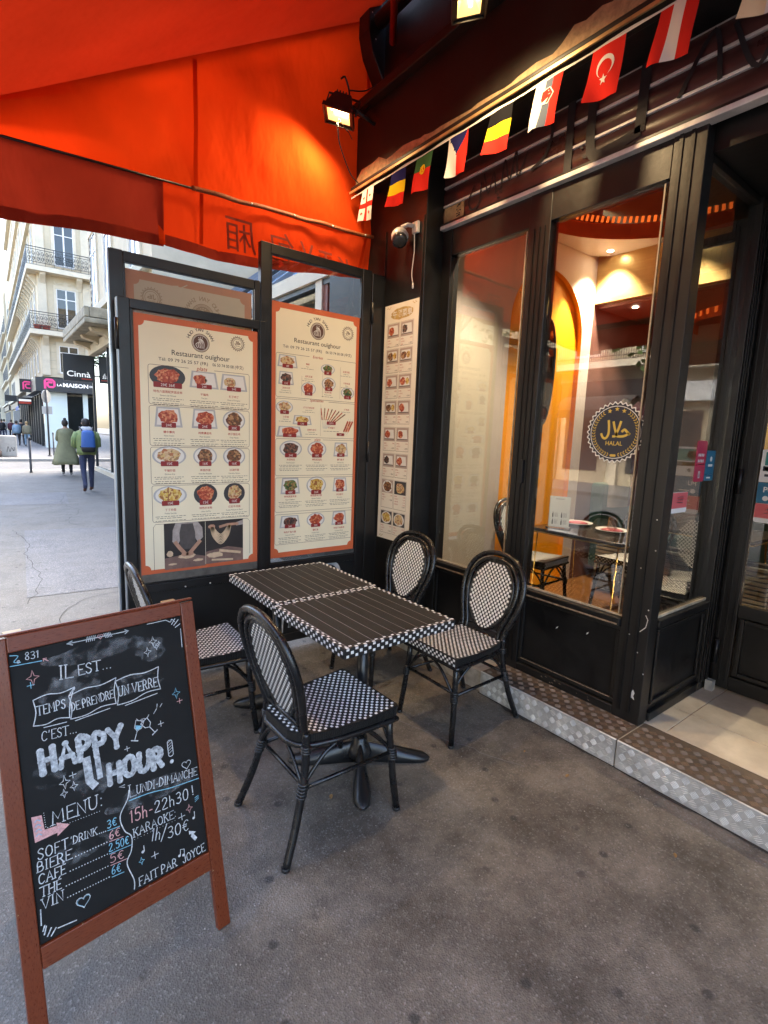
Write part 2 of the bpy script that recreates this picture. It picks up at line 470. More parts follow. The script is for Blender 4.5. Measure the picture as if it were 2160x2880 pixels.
mat('parquet', (0.20, 0.085, 0.025), 0.35, col2=(0.12, 0.05, 0.016), vscale=6, stretch=(1, 8, 1))
emit_mat('led_orange', (1.0, 0.15, 0.02), .16)
emit_mat('spot_glow', (1.0, 0.86, 0.66), 15.0)
emit_mat('bulb_glow', (1.0, 0.62, 0.28), 3.0)
mat('white_plastic', (0.62, 0.61, 0.59), 0.35)
mat('grille_dark', (0.05, 0.045, 0.04), 0.6)

F = 2.565          # plane of the shop window
YC = 1.107         # corner of the recessed doorway
ZS = 0.14          # height of the step
XD = 3.36          # plane of the door

# ------------------------------------------------------------------ ground, pavement, roads
m = MB(); m.poly([(-150, -120, -0.30), (150, -120, -0.30), (150, 300, -0.30), (-150, 300, -0.30)])
struct(m.build('ground', 'road_asphalt'))
m = MB(); m.box(-2.6, 8.0, -14, 20.3, -0.28, 0.0)
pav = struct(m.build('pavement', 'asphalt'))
m = MB(); m.box(-2.6, 8.0, 27.0, 130, -0.28, 0.0)
pav2 = struct(m.build('pavement', 'asphalt_patch'))
m = MB(); m.box(-19, -10.2, -14, 130, -0.28, 0.0)
struct(m.build('pavement', 'asphalt_patch'))
m = MB(); m.poly([(-10.2, -60, -0.12), (-2.9, -60, -0.12), (-2.9, 200, -0.12), (-10.2, 200, -0.12)])
struct(m.build('road', 'road_asphalt'))
m = MB(); m.poly([(-2.9, 20.6, -0.116), (60, 20.6, -0.116), (60, 26.7, -0.116), (-2.9, 26.7, -0.116)])
road2 = struct(m.build('road', 'road_asphalt'))
def kerb(parent, x0, x1, y0, y1, along):
    L = (y1-y0) if along == 'y' else (x1-x0)
    n = max(1, int(L/1.0))
    for k in range(n):
        a = k/n; b = (k+1)/n
        mb = MB()
        if along == 'y': mb.box(x0, x1, y0+L*a+0.004, y0+L*b-0.004, -0.26, 0.004)
        else: mb.box(x0+L*a+0.004, x0+L*b-0.004, y0, y1, -0.26, 0.004)
        mb.build('kerb_stone', 'granite', parent, bevel=0.012)
kerb(pav, -2.9, -2.6, 0, 20, 'y')
kerb(pav, -2.9, 8.0, 20.3, 20.6, 'x')
kerb(pav2, -2.9, 8.0, 26.7, 27.0, 'x')
for k in (1, 2):                                  # painted crossing over the side street
    mb = MB(); y = 21.0
    x = -2.2 + k*0.95
    mb.poly([(x, 21.1, -0.112), (x+0.5, 21.1, -0.112), (x+0.5, 26.2, -0.112), (x, 26.2, -0.112)])
    mb.build('crossing_stripe', 'road_paint', road2)
# repairs and cracks in the pavement beyond the terrace
m = MB(); m.poly([(0.2, 5.4, 0.004), (1.9, 5.3, 0.004), (2.0, 8.6, 0.004), (0.35, 8.9, 0.004)])
m.build('repair_patch', 'asphalt_patch', pav)
m = MB(); m.poly([(-2.0, 12.1, 0.004), (1.2, 11.6, 0.004), (1.35, 13.6, 0.004), (-2.0, 13.9, 0.004)])
m.build('repair_patch', 'asphalt_patch', pav)
pl = lambda a, b, c=0.0: (a, b, c)
for pts in ([(1.35, 13.3), (1.1, 11.8), (1.25, 10.6), (0.95, 9.6), (1.1, 8.9)], [(0.3, 4.2), (0.52, 5.0), (0.95, 5.2), (1.6, 5.05), (2.2, 5.2)],
            [(0.2, 9.0), (0.33, 8.0), (0.28, 7.0), (0.36, 6.0), (0.2, 5.2)], ):
    mb = MB(pl); mb.ribbon([(a+random.uniform(-.03, .03), b) for a, b in crom(pts, 7)], 0.005, 0.006)
    mb.build('crack', 'crack', pav)

mat('scratch', (.20, .19, .175), .9, var=.3, vscale=30)
mb = MB(pl); mb.ribbon([(a+random.uniform(-.012, .012), b) for a, b in crom([(1.62, 2.25), (1.75, 1.85), (1.87, 1.55), (1.96, 1.35)], 6)], .005, .004); mb.build('scratch', 'scratch', pav)
# ------------------------------------------------------------------ step: tread plate edging and porch
def tread_cells(mb, fn, u0, u1, v0, v1, cell):
    nu = int((u1-u0)/cell); nv = max(1, round((v1-v0)/cell)); cv = (v1-v0)/nv
    for i in range(nu):
        for j in range(nv):
            s = 1 if (i+j) % 2 else -1
            cu = u0+(i+.5)*cell; cvv = v0+(j+.5)*cv
            dx, dy = math.cos(s*R(42)), math.sin(s*R(42))
            nx, ny = -dy, dx
            for k in range(-2, 3):
                l = cell*0.42*(1-0.07*abs(k)); w = cell*0.040
                ou, ov = cu+nx*k*cell*0.16, cvv+ny*k*cell*0.16
                P = [(ou+dx*l*a+nx*w*b, ov+dy*l*a+ny*w*b) for a, b in ((-1, 0), (-.7, -1), (.7, -1), (1, 0), (.7, 1), (-.7, 1))]
                T = [(ou+dx*l*a*0.8+nx*w*b*.35, ov+dy*l*a*0.8+ny*w*b*.35) for a, b in ((-1, 0), (-.7, -1), (.7, -1), (1, 0), (.7, 1), (-.7, 1))]
                if not all(v0+0.001 < q[1] < v1-0.001 and u0 < q[0] < u1 for q in P): continue
                a = [mb.V(fn(x, y, 0)) for x, y in P]; b = [mb.V(fn(x, y, 0.0014)) for x, y in T]
                for q in range(6): mb.F((a[q], a[(q+1) % 6], b[(q+1) % 6], b[q]))
                mb.F(b)
step = thing('step', 'shopfront step edged with metal tread plate below the black windows', 'step', (2.33, 0.7, 0))
MB().box(2.337, F+0.10, -1.2, 1.972, 0.0, ZS-0.004).build('step_core', 'beige_stone', step)
MB().box(2.34, F+0.02, 1.976, 3.9, 0.0, ZS-0.012).build('step_stone', 'beige_stone', step, bevel=0.004)
for y0, y1 in ((-1.2, 1.100), (1.108, 1.972)):
    t = MB().box(2.325, 2.60, y0, y1, ZS-0.003, ZS).build('tread_plate', 'tread_brown', step)
    b = MB(); tread_cells(b, lambda u, v, d: (v, u, ZS+d), y0+0.01, y1-0.005, 2.345, F-0.005, 0.040)
    b.build('tread_bars', 'tread_bar_m', t, kind='stuff')
    r = MB().box(2.325, 2.329, y0, y1, 0.003, ZS-0.0035).build('riser_plate', 'steel_plate', step)
    b = MB(); tread_cells(b, lambda u, v, d: (2.325-d, u, v), y0+0.01, y1-0.005, 0.006, ZS-0.004, 0.040)
    b.build('tread_bars', 'steel_bar_m', r, kind='stuff')
    MB().box(2.3235, 2.333, y0, y1, ZS-0.0015, ZS+0.002).build('nosing', 'steel_bar_m', step)
random.seed(31)
mat('grime', (.035, .030, .025), .95, var=.4, vscale=30)
mb = MB(pl); g = [(-1.2+.06*k, 2.324-random.uniform(.002, .022)*(1 if random.random() < .8 else 2)) for k in range(54)]
for (a, b), (c, d) in zip(g, g[1:]): mb.flat([(b, a), (2.326, a), (2.326, c), (d, c)], .003)
mb.build('grime', 'grime', step, kind='stuff')
# porch paving in front of the door
MB().box(2.602, 3.9, -1.2, YC+0.1, 0.06, ZS-0.008).build('porch_bed', 'grout', step)
for x0, x1 in ((2.606, 2.90), (2.904, 3.42)):
    for y0, y1 in ((-1.2, -0.35), (-0.346, 0.40), (0.404, 1.00), (1.004, YC+0.08)):
        MB().box(x0, x1, y0, y1, 0.07, ZS+random.uniform(-.001, .001)).build('porch_tile', 'porch_tile', step, bevel=0.002)

# ------------------------------------------------------------------ shopfront
shop = thing('restaurant_shopfront', 'black painted restaurant shopfront with tall glazed windows behind the terrace', 'shopfront', (F, 2.0, ZS))
# pillar between the terrace screen and the windows
pil = MB().box(2.38, 2.66, 2.74, 3.95, 0.0, 3.95).build('pillar', 'black_paint', shop, bevel=0.004)
mb = MB(); mb.box(2.372, 2.379, 2.755, 2.765, 0.3, 3.0); mb.box(2.372, 2.379, 3.165, 3.175, 0.3, 3.0); mb.build('pillar_moulding', 'black_worn', pil)
# frame posts and rails of the window bay (window 1: Y 2.03-2.65, window 2: Y 1.253-1.875)
def fr(name, y0, y1, z0, z1, x0=F-0.03, x1=F+0.05, mt='black_worn', par=shop, bv=0.003):
    return MB().box(x0, x1, y0, y1, z0, z1).build(name, mt, par, bevel=bv)
fr('window_post', 2.655, 2.74, ZS, 2.98); fr('window_post', 1.878, 2.024, ZS, 2.98); 
cp = fr('corner_post', YC, 1.250, ZS, 2.98, F-0.03, 2.621)
fr('door_post', 1.095, YC+0.12, ZS, 2.98, 3.222, XD+0.05)
fr('head_rail', 1.252, 2.653, 2.758, 2.978, F-0.026, F+0.046)
fr('head_rail', 1.108, 1.16, 2.80, 2.978, 2.623, 3.22)
# fine grooves on the posts
for y in (1.915, 1.95, 1.985):
    mb = MB(); mb.box(F-0.036, F-0.031, y-0.006, y+0.006, ZS+.05, 2.74); mb.build('post_bead', 'black_paint', shop)
for y in (1.165, 1.215):
    mb = MB(); mb.box(F-0.036, F-0.031, y-0.008, y+0.008, ZS+.05, 2.93); mb.build('post_bead', 'black_paint', cp)
mb = MB(); mb.box(F-0.050, F-0.031, 1.925, 1.947, 1.30, 1.44); mb.build('hinge', 'dark_metal', shop)
def bay(y0, y1):
    w = thing('window', '', '', (F, y0, 0.66)); w.parent = shop; w.location = Vector((F, y0, 0.66))-Vector(ROOT[shop.name])
    del w['label']; del w['category']
    mb = MB(); mb.box(F, F+0.006, y0, y1, 0.672, 2.756); mb.build('pane', 'shop_glass', w)
    mb = MB()
    mb.box(F-0.012, F-0.002, y0, y1, 0.672, 0.682); mb.box(F-0.012, F-0.002, y0+0.020, y0+0.027, 0.683, 2.75)
    mb.build('gasket', 'gasket', w)
    mb = MB(); mb.box(F-0.045, F+0.04, y0-0.002, y1+0.002, 0.628, 0.670); mb.build('sill', 'black_paint', w, bevel=0.006)
    mb = MB(); mb.box(F-0.0462, F-0.0452, y0+0.01, y1-0.01, 0.632, 0.640); mb.build('worn_edge', 'edge_wear', w)
    k = MB().box(F-0.006, F+0.03, y0-0.002, y1+0.002, 0.165, 0.626).build('kick_panel', 'black_paint', shop)
    mb = MB()
    for a, b, c, d in ((y0+.0, y1-.0, .600, .622), (y0+.0, y1-.0, .200, .226), (y0+.0, y0+.022, .228, .598), (y1-.022, y1, .228, .598)):
        mb.box(F-0.020, F-0.0065, a, b, c, d)
    mb.build('moulding', 'black_worn', k, bevel=0.004)
    mb = MB(); mb.box(F-0.030, F+0.03, y0-0.002, y1+0.002, ZS+0.002, 0.190); mb.build('bottom_rail', 'black_worn', k, bevel=0.005)
    mb = MB(lambda a, b, c: (F-0.0205-c, a, b))
    random.seed(int(y0*100))
    for q in range(14):
        a = random.uniform(y0+.03, y1-.06); mb.flat([(a, .2235), (a+random.uniform(.01, .05), .2236), (a+.03, .2262), (a+.005, .2262)], 0.0004)
    mb.rect(y0+.02, .2215, y1-.02, .2262, 0.0003)
    for q in range(9):
        a = random.uniform(y0+.02, y1-.02); b = random.uniform(.150, .186)
        mb.flat([(a, b), (a+random.uniform(.006, .02), b+.002), (a+.01, b+random.uniform(.004, .012))], 0.0102)
    mb.build('paint_wear', 'edge_wear', k)
bay(2.027, 2.652); bay(1.253, 1.876)
mb = MB(lambda a, b, c: (F-0.0305-c, a, b))
mb.flat([(1.150, .322), (1.158, .303), (1.172, .290), (1.161, .287), (1.175, .272), (1.152, .276), (1.138, .268), (1.146, .288), (1.140, .305)], 0.0004)
for y, z in ((1.15, .52), (1.12, .75), (1.2, .60), (1.13, 1.2), (1.18, .95), (1.11, .42), (1.12, 1.05)): mb.disc(y, z, .004, 0.0004, 6)
mb.ribbon([(1.13, .72), (1.118, .70), (1.124, .66), (1.15, .63)], .004, .0004)
mb.build('paint_chips', 'chip', cp)
mb = MB(lambda a, b, c: (F-0.0065-c, a, b))
for y, z in ((1.43, .53), (1.62, .50)): mb.flat([(y, z), (y+.012, z-.01), (y+.016, z-.022), (y+.004, z-.012)], 0.0004)
mb.build('paint_chips', 'chip', shop)
# return window beside the door
w = thing('window', '', '', (2.63, YC, 0.68)); w.parent = shop; w.location = Vector((2.63, YC, 0.68))-Vector(ROOT[shop.name]); del w['label']; del w['category']
MB().box(2.623, 3.220, YC+0.02, YC+0.026, 0.692, 2.80).build('pane', 'shop_glass', w)
MB().box(2.623, 3.220, YC+0.008, YC+0.018, 0.690, 0.703).build('gasket', 'gasket', w)
MB().box(2.622, 3.221, YC-0.012, YC+0.06, 0.645, 0.688).build('sill', 'black_paint', w, bevel=0.005)
k = MB().box(2.622, 3.221, YC+0.01, YC+0.05, 0.19, 0.643).build('kick_panel', 'black_paint', shop)
mb = MB()
for a, b, c, d in ((2.64, 3.20, .615, .635), (2.64, 3.20, .225, .245), (2.64, 2.66, .247, .613), (3.18, 3.20, .247, .613)): mb.box(a, b, YC-.004, YC+.0095, c, d)
mb.build('moulding', 'black_worn', k, bevel=0.004)
MB().box(2.622, 3.221, YC-0.012, YC+0.05, ZS+.002, 0.188).build('bottom_rail', 'black_worn', k, bevel=0.004)
# the door leaf and the wall beyond it
dr = thing('door', '', '', (XD, 0.5, ZS)); dr.parent = shop; dr.location = Vector((XD, 0.5, ZS))-Vector(ROOT[shop.name]); del dr['label']; del dr['category']
MB().box(XD, XD+0.05, 0.995, 1.0935, ZS+.012, 2.80).build('door_stile', 'black_worn', dr, bevel=0.004)
MB().box(XD, XD+0.05, 0.06, 0.16, ZS+.012, 2.80).build('door_stile', 'black_worn', dr, bevel=0.004)
MB().box(XD-0.006, XD+0.045, 0.162, 0.993, .60, .67).build('door_rail', 'black_worn', dr, bevel=0.004)
MB().box(XD-0.002, XD+0.045, 0.162, 0.993, ZS+.012, .235).build('door_rail', 'black_worn', dr, bevel=0.004)
MB().box(XD+0.02, XD+0.035, 0.162, 0.993, .237, .598).build('door_panel', 'black_paint', dr)
mb = MB()
for a, b, c, d in ((.955, .977, .25, .59), (.2, .953, .25, .27), (.2, .953, .57, .59)): mb.box(XD-.004, XD+.0195, a, b, c, d)
mb.build('moulding', 'black_worn', dr, bevel=0.003)
MB().box(XD+0.02, XD+0.026, 0.162, 0.993, .672, 2.70).build('pane', 'shop_glass', dr)
MB().box(XD, XD+0.045, 0.162, 0.993, 2.702, 2.80).build('door_rail', 'black_worn', dr)
MB().lathe([(.012, 0), (.012, .14)], (XD-0.016, 1.07, 0.30), 10).build('hinge', 'dark_metal', dr)
MB().lathe([(.012, 0), (.012, .14)], (XD-0.016, 1.07, 1.30), 10).build('hinge', 'dark_metal', dr)
for x in (3.245, 3.275, 3.315): MB().box(x-.007, x+.007, 1.088, 1.0945, ZS+.05, 2.78).build('post_bead', 'black_paint', shop, bevel=.002)
for y in (1.012, 1.045, 1.078): MB().box(XD-.007, XD-.001, y-.006, y+.006, ZS+.06, 2.76).build('stile_bead', 'black_paint', dr, bevel=.002)
MB().box(3.285, 3.325, 1.045, 1.085, ZS, 0.20).build('door_stop', 'steel_plate', shop)
MB().box(XD, XD+0.3, -1.2, 0.056, ZS, 2.98).build('wall', 'black_paint', shop)
MB().box(2.60, XD+0.3, -1.2, YC-0.002, 2.83, 2.98).build('porch_soffit', 'black_paint', shop)
MB().box(F-0.03, F+.25, -1.2, -0.3, ZS, 2.98).build('wall', 'black_paint', shop)
# roller shutter above the windows
sh = thing('roller_shutter', '', '', (2.53, 1.0, 2.93)); sh.parent = shop; sh.location = Vector((2.53, 1.0, 2.93))-Vector(ROOT[shop.name]); del sh['label']; del sh['category']
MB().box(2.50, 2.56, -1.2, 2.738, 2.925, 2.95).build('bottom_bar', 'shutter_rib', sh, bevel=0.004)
MB().box(2.505, 2.555, -1.2, 2.738, 2.952, 2.963).build('bottom_bar', 'dark_metal', sh)
zz = [2.965, 3.085, 3.20, 3.315, 3.43, 3.545, 3.66]
for a, b in zip(zz, zz[1:]):
    mb = MB()
    mb.grid(lambda i, j: (2.535-0.012*math.sin(math.pi*j), -1.2+3.938*i, a+(b-0.016-a)*j), 1, 6)
    mb.build('slat', 'shutter_paint', sh)
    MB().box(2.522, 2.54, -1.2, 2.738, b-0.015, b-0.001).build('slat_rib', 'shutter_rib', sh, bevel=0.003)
MB().box(2.54, 2.62, -1.2, 2.738, 2.98, 3.95).build('shutter_backing', 'black_paint', shop)
# spray tags on the shutter and the small stickers on its lowest slat
sp = frame((2.521, 2.74, 2.96), (0, -1, 0), (0, 0, 1), (-1, 0, 0))
mb = MB(sp)
for pts, wd in (([(.28, .16), (.24, .08), (.27, .02), (.33, .05), (.34, .16)], .012), ([(.36, .20), (.40, .08), (.44, .18), (.46, .06)], .010),
                ([(.50, .08), (.52, .22), (.56, .10), (.60, .24), (.62, .10), (.68, .2)], .012), ([(.95, .34), (.95, .02)], .045), ([(1.08, .40), (1.08, .06), (1.2, .03), (1.32, .05)], .05),
                ([(1.34, .42), (1.33, .06)], .05), ([(1.06, .42), (1.2, .46), (1.36, .43)], .05), ([(.7, .30), (.78, .36), (.84, .26), (.80, .14), (.72, .1)], .02),
                ([(1.5, .12), (1.62, .32), (1.66, .12)], .02), ([(1.7, .3), (1.8, .1), (1.9, .32), (2.0, .12)], .02)):
    mb.ribbon(crom(pts, 6), wd, 0.003)
mb.build('spray_tag', 'spray_black', sh)
mb = MB(sp); random.seed(3)
for cu in (.12, .46, 1.02):
    w_, h_ = (.045, .075) if cu < 1 else (.09, .075)
    for k_ in range(16):
        a = cu+random.uniform(0, w_); b = .018+random.uniform(0, h_); mb.rect(a, b, a+random.uniform(.006, .016), b+random.uniform(.004, .010), 0.0035)
mb.build('sticker_remains', 'spray_black', sh)
mb = MB(sp); mb.rect(.02, .012, .20, .10, 0.0028); mb.build('bare_patch', 'bare_board', sh)

# fascia board with lip, peeling paint, beam
fa = MB().box(2.20, 2.26, -1.2, 3.318, 3.29, 3.74).build('fascia', 'fascia_brown', shop, bevel=0.004)
mb = MB(); mb.box(2.165, 2.27, -1.2, 3.335, 3.262, 3.288); mb.build('fascia_lip', 'fascia_brown', fa, bevel=0.006)
mb = MB(); mb.box(2.158, 2.168, -1.2, 3.337, 3.243, 3.258); mb.build('lip_edge', 'brass_edge', fa)
MB().box(2.27, 2.55, -1.2, 3.30, 3.30, 3.33).build('soffit', 'black_paint', shop)
mb = MB(); mb.box(2.14, 2.30, -1.2, 3.30, 3.742, 3.80); mb.build('beam', 'fascia_brown', fa, bevel=0.008)
fp = frame((2.1995, 3.318, 3.292), (0, -1, 0), (0, 0, 1), (-1, 0, 0))
random.seed(11)
mb = MB(fp)
top = []
u = 0.0
while u < 3.9:
    hh = 0.040+0.045*math.sin(u*2.1+0.6)**2 + random.uniform(-.010, .012) + (0.05 if 0.05 < u < 0.3 else 0) + (0.05 if 1.7 < u < 2.3 else 0)
    top.append((u, max(.012, hh*.8))); u += random.uniform(.03, .10)
for (a, ha), (b, hb) in zip(top, top[1:]): mb.flat([(a, .0), (b, .0), (b, hb), (a, ha)], 0.0006)
mb.build('bare_wood', 'bare_board', fa)
MB().box(2.33, 2.60, -1.2, 3.95, 3.80, 4.55).build('upper_wall', 'black_paint', shop)
# the upper storeys of our own building: out of view, they shade the street
mat('facade_stone', (0.50, 0.45, 0.36), 0.8, var=0.15, vscale=1.2, bump=0.05)
ub = thing('upper_storeys', 'stone upper storeys above the orange awning', 'building', (2.6, 4, 4.5))
MB().box(2.62, 14, -9, 3.95, 4.56, 10.5).build('wall', 'facade_stone', ub)
MB().box(2.45, 2.617, -9, 3.95, 7.9, 8.1).build('cornice', 'facade_stone', ub)
MB().box(2.69, 14, -9, -1.25, 0, 4.55).build('wall', 'facade_stone', ub)
for y in (-6, -3.4, -.8, 1.8):
    for z in (5.2, 8.3):
        MB().box(2.59, 2.618, y, y+1.2, z, z+2.1).build('window', 'shop_glass', ub)

# ------------------------------------------------------------------ the dining room behind the glass
room = []
def rm(name, x0, x1, y0, y1, z0, z1, mt, lab=None):
    o = MB().box(x0, x1, y0, y1, z0, z1).build(name, mt); struct(o, lab); return o
rm('floor', 2.64, 8.2, -3, 2.95, 0.02, ZS-.005, 'parquet')
# side wall with the arched niche: X 3.54-4.60, top 3.06
NX0, NX1, NZ = 3.545, 4.605, 3.065
nr = (NX1-NX0)/2; nc = (NX0+NX1)/2; zc = NZ-nr
arc = [(nc+nr*math.cos(math.pi*k/24), zc+nr*math.sin(math.pi*k/24)) for k in range(25)]
wf = lambda a, b, c=0.0: (a, 2.95+c, b)
mb = MB(wf)
mb.flat([(2.60, ZS-.01), (NX0, ZS-.01), (NX0, zc), *arc[::-1][1:13], (nc, 3.7), (2.60, 3.7)], 0)
mb.flat([(nc, 3.7), *arc[::-1][12:24], (NX1, zc), (NX1, ZS-.01), (4.80, ZS-.01), (4.80, 3.7)], 0)
sw = struct(mb.build('wall', 'room_white'))
mb = MB(wf)
mb.rect(2.60, ZS, 3.40, 2.5, -0.004)
mb.build('lower_finish', 'room_greige', sw)
mb = MB(wf); path = [(NX0, ZS-.01), (NX0, zc), *arc[::-1][1:24], (NX1, zc), (NX1, ZS-.01)]
for (a, b), (c, d) in zip(path, path[1:]): mb.poly([(a, b, 0), (c, d, 0), (c, d, .05), (a, b, .05)])
mb.flat(path, .05)
mb.build('niche', 'niche_orange', sw)
rm('wall', 2.66, 2.70, 2.75, 2.948, ZS, 3.7, 'room_greige')
# ceiling with an oval opening; its edge is a lit orange cove
CX, CY, RX, RY = 3.60, 1.62, 1.02, 1.12
ell = lambda t, k=1.0: (CX+RX*k*math.cos(t), CY+RY*k*math.sin(t))
N = 48
mb = MB()
for k in range(N):
    a, b = 2*math.pi*k/N, 2*math.pi*(k+1)/N
    def outer(t):
        c, s_ = math.cos(t), math.sin(t)
        q = min(((4.78-CX)/c if c > 1e-6 else ((2.62-CX)/c if c < -1e-6 else 1e9)), ((2.95-CY)/s_ if s_ > 1e-6 else ((-3-CY)/s_ if s_ < -1e-6 else 1e9)))
        return (CX+c*q, CY+s_*q)
    p, q = ell(a), ell(b); o1, o2 = outer(a), outer(b)
    mb.poly([(p[0], p[1], 3.30), (q[0], q[1], 3.30), (o2[0], o2[1], 3.30), (o1[0], o1[1], 3.30)])
    o1_ = None
ceil = struct(mb.build('ceiling', 'room_ceiling'))
mb = MB(); mb.smooth = True
for k in range(N):
    a, b = 2*math.pi*k/N, 2*math.pi*(k+1)/N
    p, q = ell(a), ell(b)
    mb.poly([(p[0], p[1], 3.235), (q[0], q[1], 3.235), (q[0], q[1], 3.355), (p[0], p[1], 3.355)])
mb.build('cove_edge', 'cove_orange', ceil)
mb = MB()
for k in range(N*3):
    t = 2*math.pi*k/(N*3); p = ell(t, .985); q = ell(t+.022, .985)
    mb.poly([(p[0], p[1], 3.357), (q[0], q[1], 3.357), (q[0]*.985+CX*.015, q[1]*.985+CY*.015, 3.40), (p[0]*.985+CX*.015, p[1]*.985+CY*.015, 3.40)])
mb.build('cove_leds', 'led_orange', ceil, kind='stuff')
mb = MB(); mb.poly([(2.62, -3, 3.75), (4.78, -3, 3.75), (4.78, 2.95, 3.75), (2.62, 2.95, 3.75)]); mb.build('dome', 'dome_brown', ceil)
# bulkhead at the back, lower rear room
rm('wall', 4.765, 4.85, -3, 2.948, 2.89, 3.74, 'bulkhead_brass', 'brass coloured bulkhead over the rear room')
rm('ceiling', 4.851, 8.2, -3, 2.948, 2.86, 2.888, 'wine_wall')
rm('wall', 4.767, 8.2, 2.949, 2.99, ZS, 2.89, 'wine_wall')
rm('wall', 8.1, 8.2, -3, 2.948, ZS, 2.859, 'wine_wall')
rm('wall', 2.66, 8.2, -3.1, -3.0, ZS, 3.7, 'wine_wall')
rm('column', 6.2, 6.5, 2.30, 2.75, ZS, 2.858, 'room_ceiling')
rm('wall', 6.7, 8.05, 2.05, 2.29, ZS, 2.857, 'mustard_wall')
bn = thing('bench', 'dark teal upholstered bench along the rear wall of the restaurant', 'bench', (6.4, 2.6, ZS))
MB().box(5.0, 7.9, 2.35, 2.9, ZS+.12, 0.60).build('seat', 'teal_bench', bn, bevel=.03); MB().box(5.0, 7.9, 2.80, 2.94, .602, 1.15).build('backrest', 'teal_bench', bn, bevel=.03); MB().box(5.05, 7.85, 2.42, 2.85, ZS, ZS+.118).build('plinth', 'grille_dark', bn)
rm('partition', 6.6, 6.68, 0.9, 2.2, ZS, 1.3, 'teal_bench')
# rear cove ring
mb = MB(); c2 = (6.15, 1.95)
for k in range(40):
    a, b = 2*math.pi*k/40, 2*math.pi*(k+1)/40
    p = (c2[0]+.75*math.cos(a), c2[1]+.62*math.sin(a)); q = (c2[0]+.75*math.cos(b), c2[1]+.62*math.sin(b))
    mb.poly([(p[0], p[1], 2.76), (q[0], q[1], 2.76), (q[0], q[1], 2.857), (p[0], p[1], 2.857)])
cr = struct(mb.build('ceiling', 'cove_orange'))
mb = MB()
for k in range(44):
    a = 2*math.pi*k/44
    p = (c2[0]+.757*math.cos(a), c2[1]+.627*math.sin(a)); q = (c2[0]+.757*math.cos(a+.05), c2[1]+.627*math.sin(a+.05))
    mb.poly([(p[0], p[1], 2.80), (q[0], q[1], 2.80), (q[0], q[1], 2.85), (p[0], p[1], 2.85)])
mb.build('ring_leds', 'led_orange', cr, kind='stuff')
# air grille on the bulkhead
gr = thing('air_grille', 'dark slatted air conditioning grille high on the rear bulkhead', 'grille', (4.76, 1.8, 3.0))
MB().box(4.752, 4.763, 1.50, 2.06, 2.97, 3.24).build('grille_frame', 'grille_dark', gr)
for k in range(14): MB().box(4.742, 4.750, 1.52+k*.038, 1.532+k*.038, 2.99, 3.22).build('slat', 'black_worn', gr)
# lit recessed spotlights
def spot(x, y, z, label, e=55):
    t = thing('recessed_spotlight', label, 'spotlight', (x, y, z), 'lit ceiling spotlights')
    mb = MB(lambda a, b, c=0: (x+a, y+b, z-0.004+c)); mb.ring(0, 0, .028, .042, 0, 20); mb.build('bezel', 'white_plastic', t)
    mb = MB(lambda a, b, c=0: (x+a, y+b, z-0.003+c)); mb.disc(0, 0, .027, 0, 16); mb.build('lens', 'spot_glow', t)
    ld = bpy.data.lights.new('spotlight_lamp', 'SPOT'); ld.energy = e; ld.spot_size = R(95); ld.spot_blend = .6; ld.color = (1, .80, .58); ld.shadow_soft_size = .04
    lo = bpy.data.objects.new('spotlight_lamp', ld); COL.objects.link(lo); lo.parent = t; lo.location = (0, 0, -0.03)
spot(4.627, 2.75, 3.30, 'lit ceiling spotlight beside the top of the orange niche', 48)
spot(5.00, 2.66, 2.858, 'lit spotlight in the low ceiling under the brass bulkhead', 7)
spot(2.85, 2.35, 3.30, 'lit ceiling spotlight just inside the first window', 30)
spot(4.55, .2, 3.30, 'lit ceiling spotlight just inside the glazed door', 45)
spot(6.85, 1.80, 2.858, 'lit spotlight in front of the mustard wall of the rear room', 40)
# ------------------------------------------------------------------ orange awning
fabric_mat('awning_roof_cloth', (0.54, 0.042, 0.014), 0.14, (0.60, 0.028, 0.006), fold=.45)
fabric_mat('awning_cloth', (0.58, 0.055, 0.009), 0.21, (0.90, 0.040, 0.003), fold=.6)
fabric_mat('awning_flap_cloth', (0.56, 0.050, 0.010), 0.21, (0.88, 0.040, 0.004), fold=.6)
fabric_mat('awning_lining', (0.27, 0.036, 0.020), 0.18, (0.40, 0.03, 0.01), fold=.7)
fabric_mat('seam', (0.50, 0.040, 0.006), .35, (.6, .03, .003))
mat('rod_cover', (0.26, 0.06, 0.012), 0.7, var=0.4, vscale=40, bump=0.3, bscale=120)
mat('letter_shadow', (0.25, 0.022, 0.005), 0.9, var=0.15, vscale=9)
mat('red_arm', (0.25, 0.020, 0.014), 0.35)
YK = 3.36                         # plane of the side cheek
roofz = lambda x: 3.018 + 0.6125*x
rodz = lambda x: 2.916 + 0.038*x
def hemz(x):
    P = [(-.3, 2.53), (.14, 2.549), (.87, 2.60), (1.49, 2.615), (2.1, 2.68), (2.53, 2.757)]
    for (a, b), (c, d) in zip(P, P[1:]):
        if x <= c: return b+(d-b)*(x-a)/(c-a)
    return P[-1][1]
def fold(x, z, k=1.0):
    return k*(0.030*math.sin(4.1*x+3.0*z+.7)+0.012*math.sin(9*x-6*z)+0.020*math.sin(2.1*x-5.3*z+1.2)+.006*math.sin(17*x+9*z))
aw = thing('awning', 'orange fabric awning with sloping roof and hanging side curtain', 'awning', (1.0, 1.5, 2.6))
mb = MB()
mb.grid(lambda i, j: ((-.30+2.58*i), -1.6+5.0*j, roofz(-.30+2.58*i) - 0.035*math.sin(math.pi*j)*math.sin(math.pi*i) - 0.014*math.sin(9*j+2*i)*i*(1-i)*4), 24, 40)
mb.build('roof_cloth', 'awning_roof_cloth', aw)
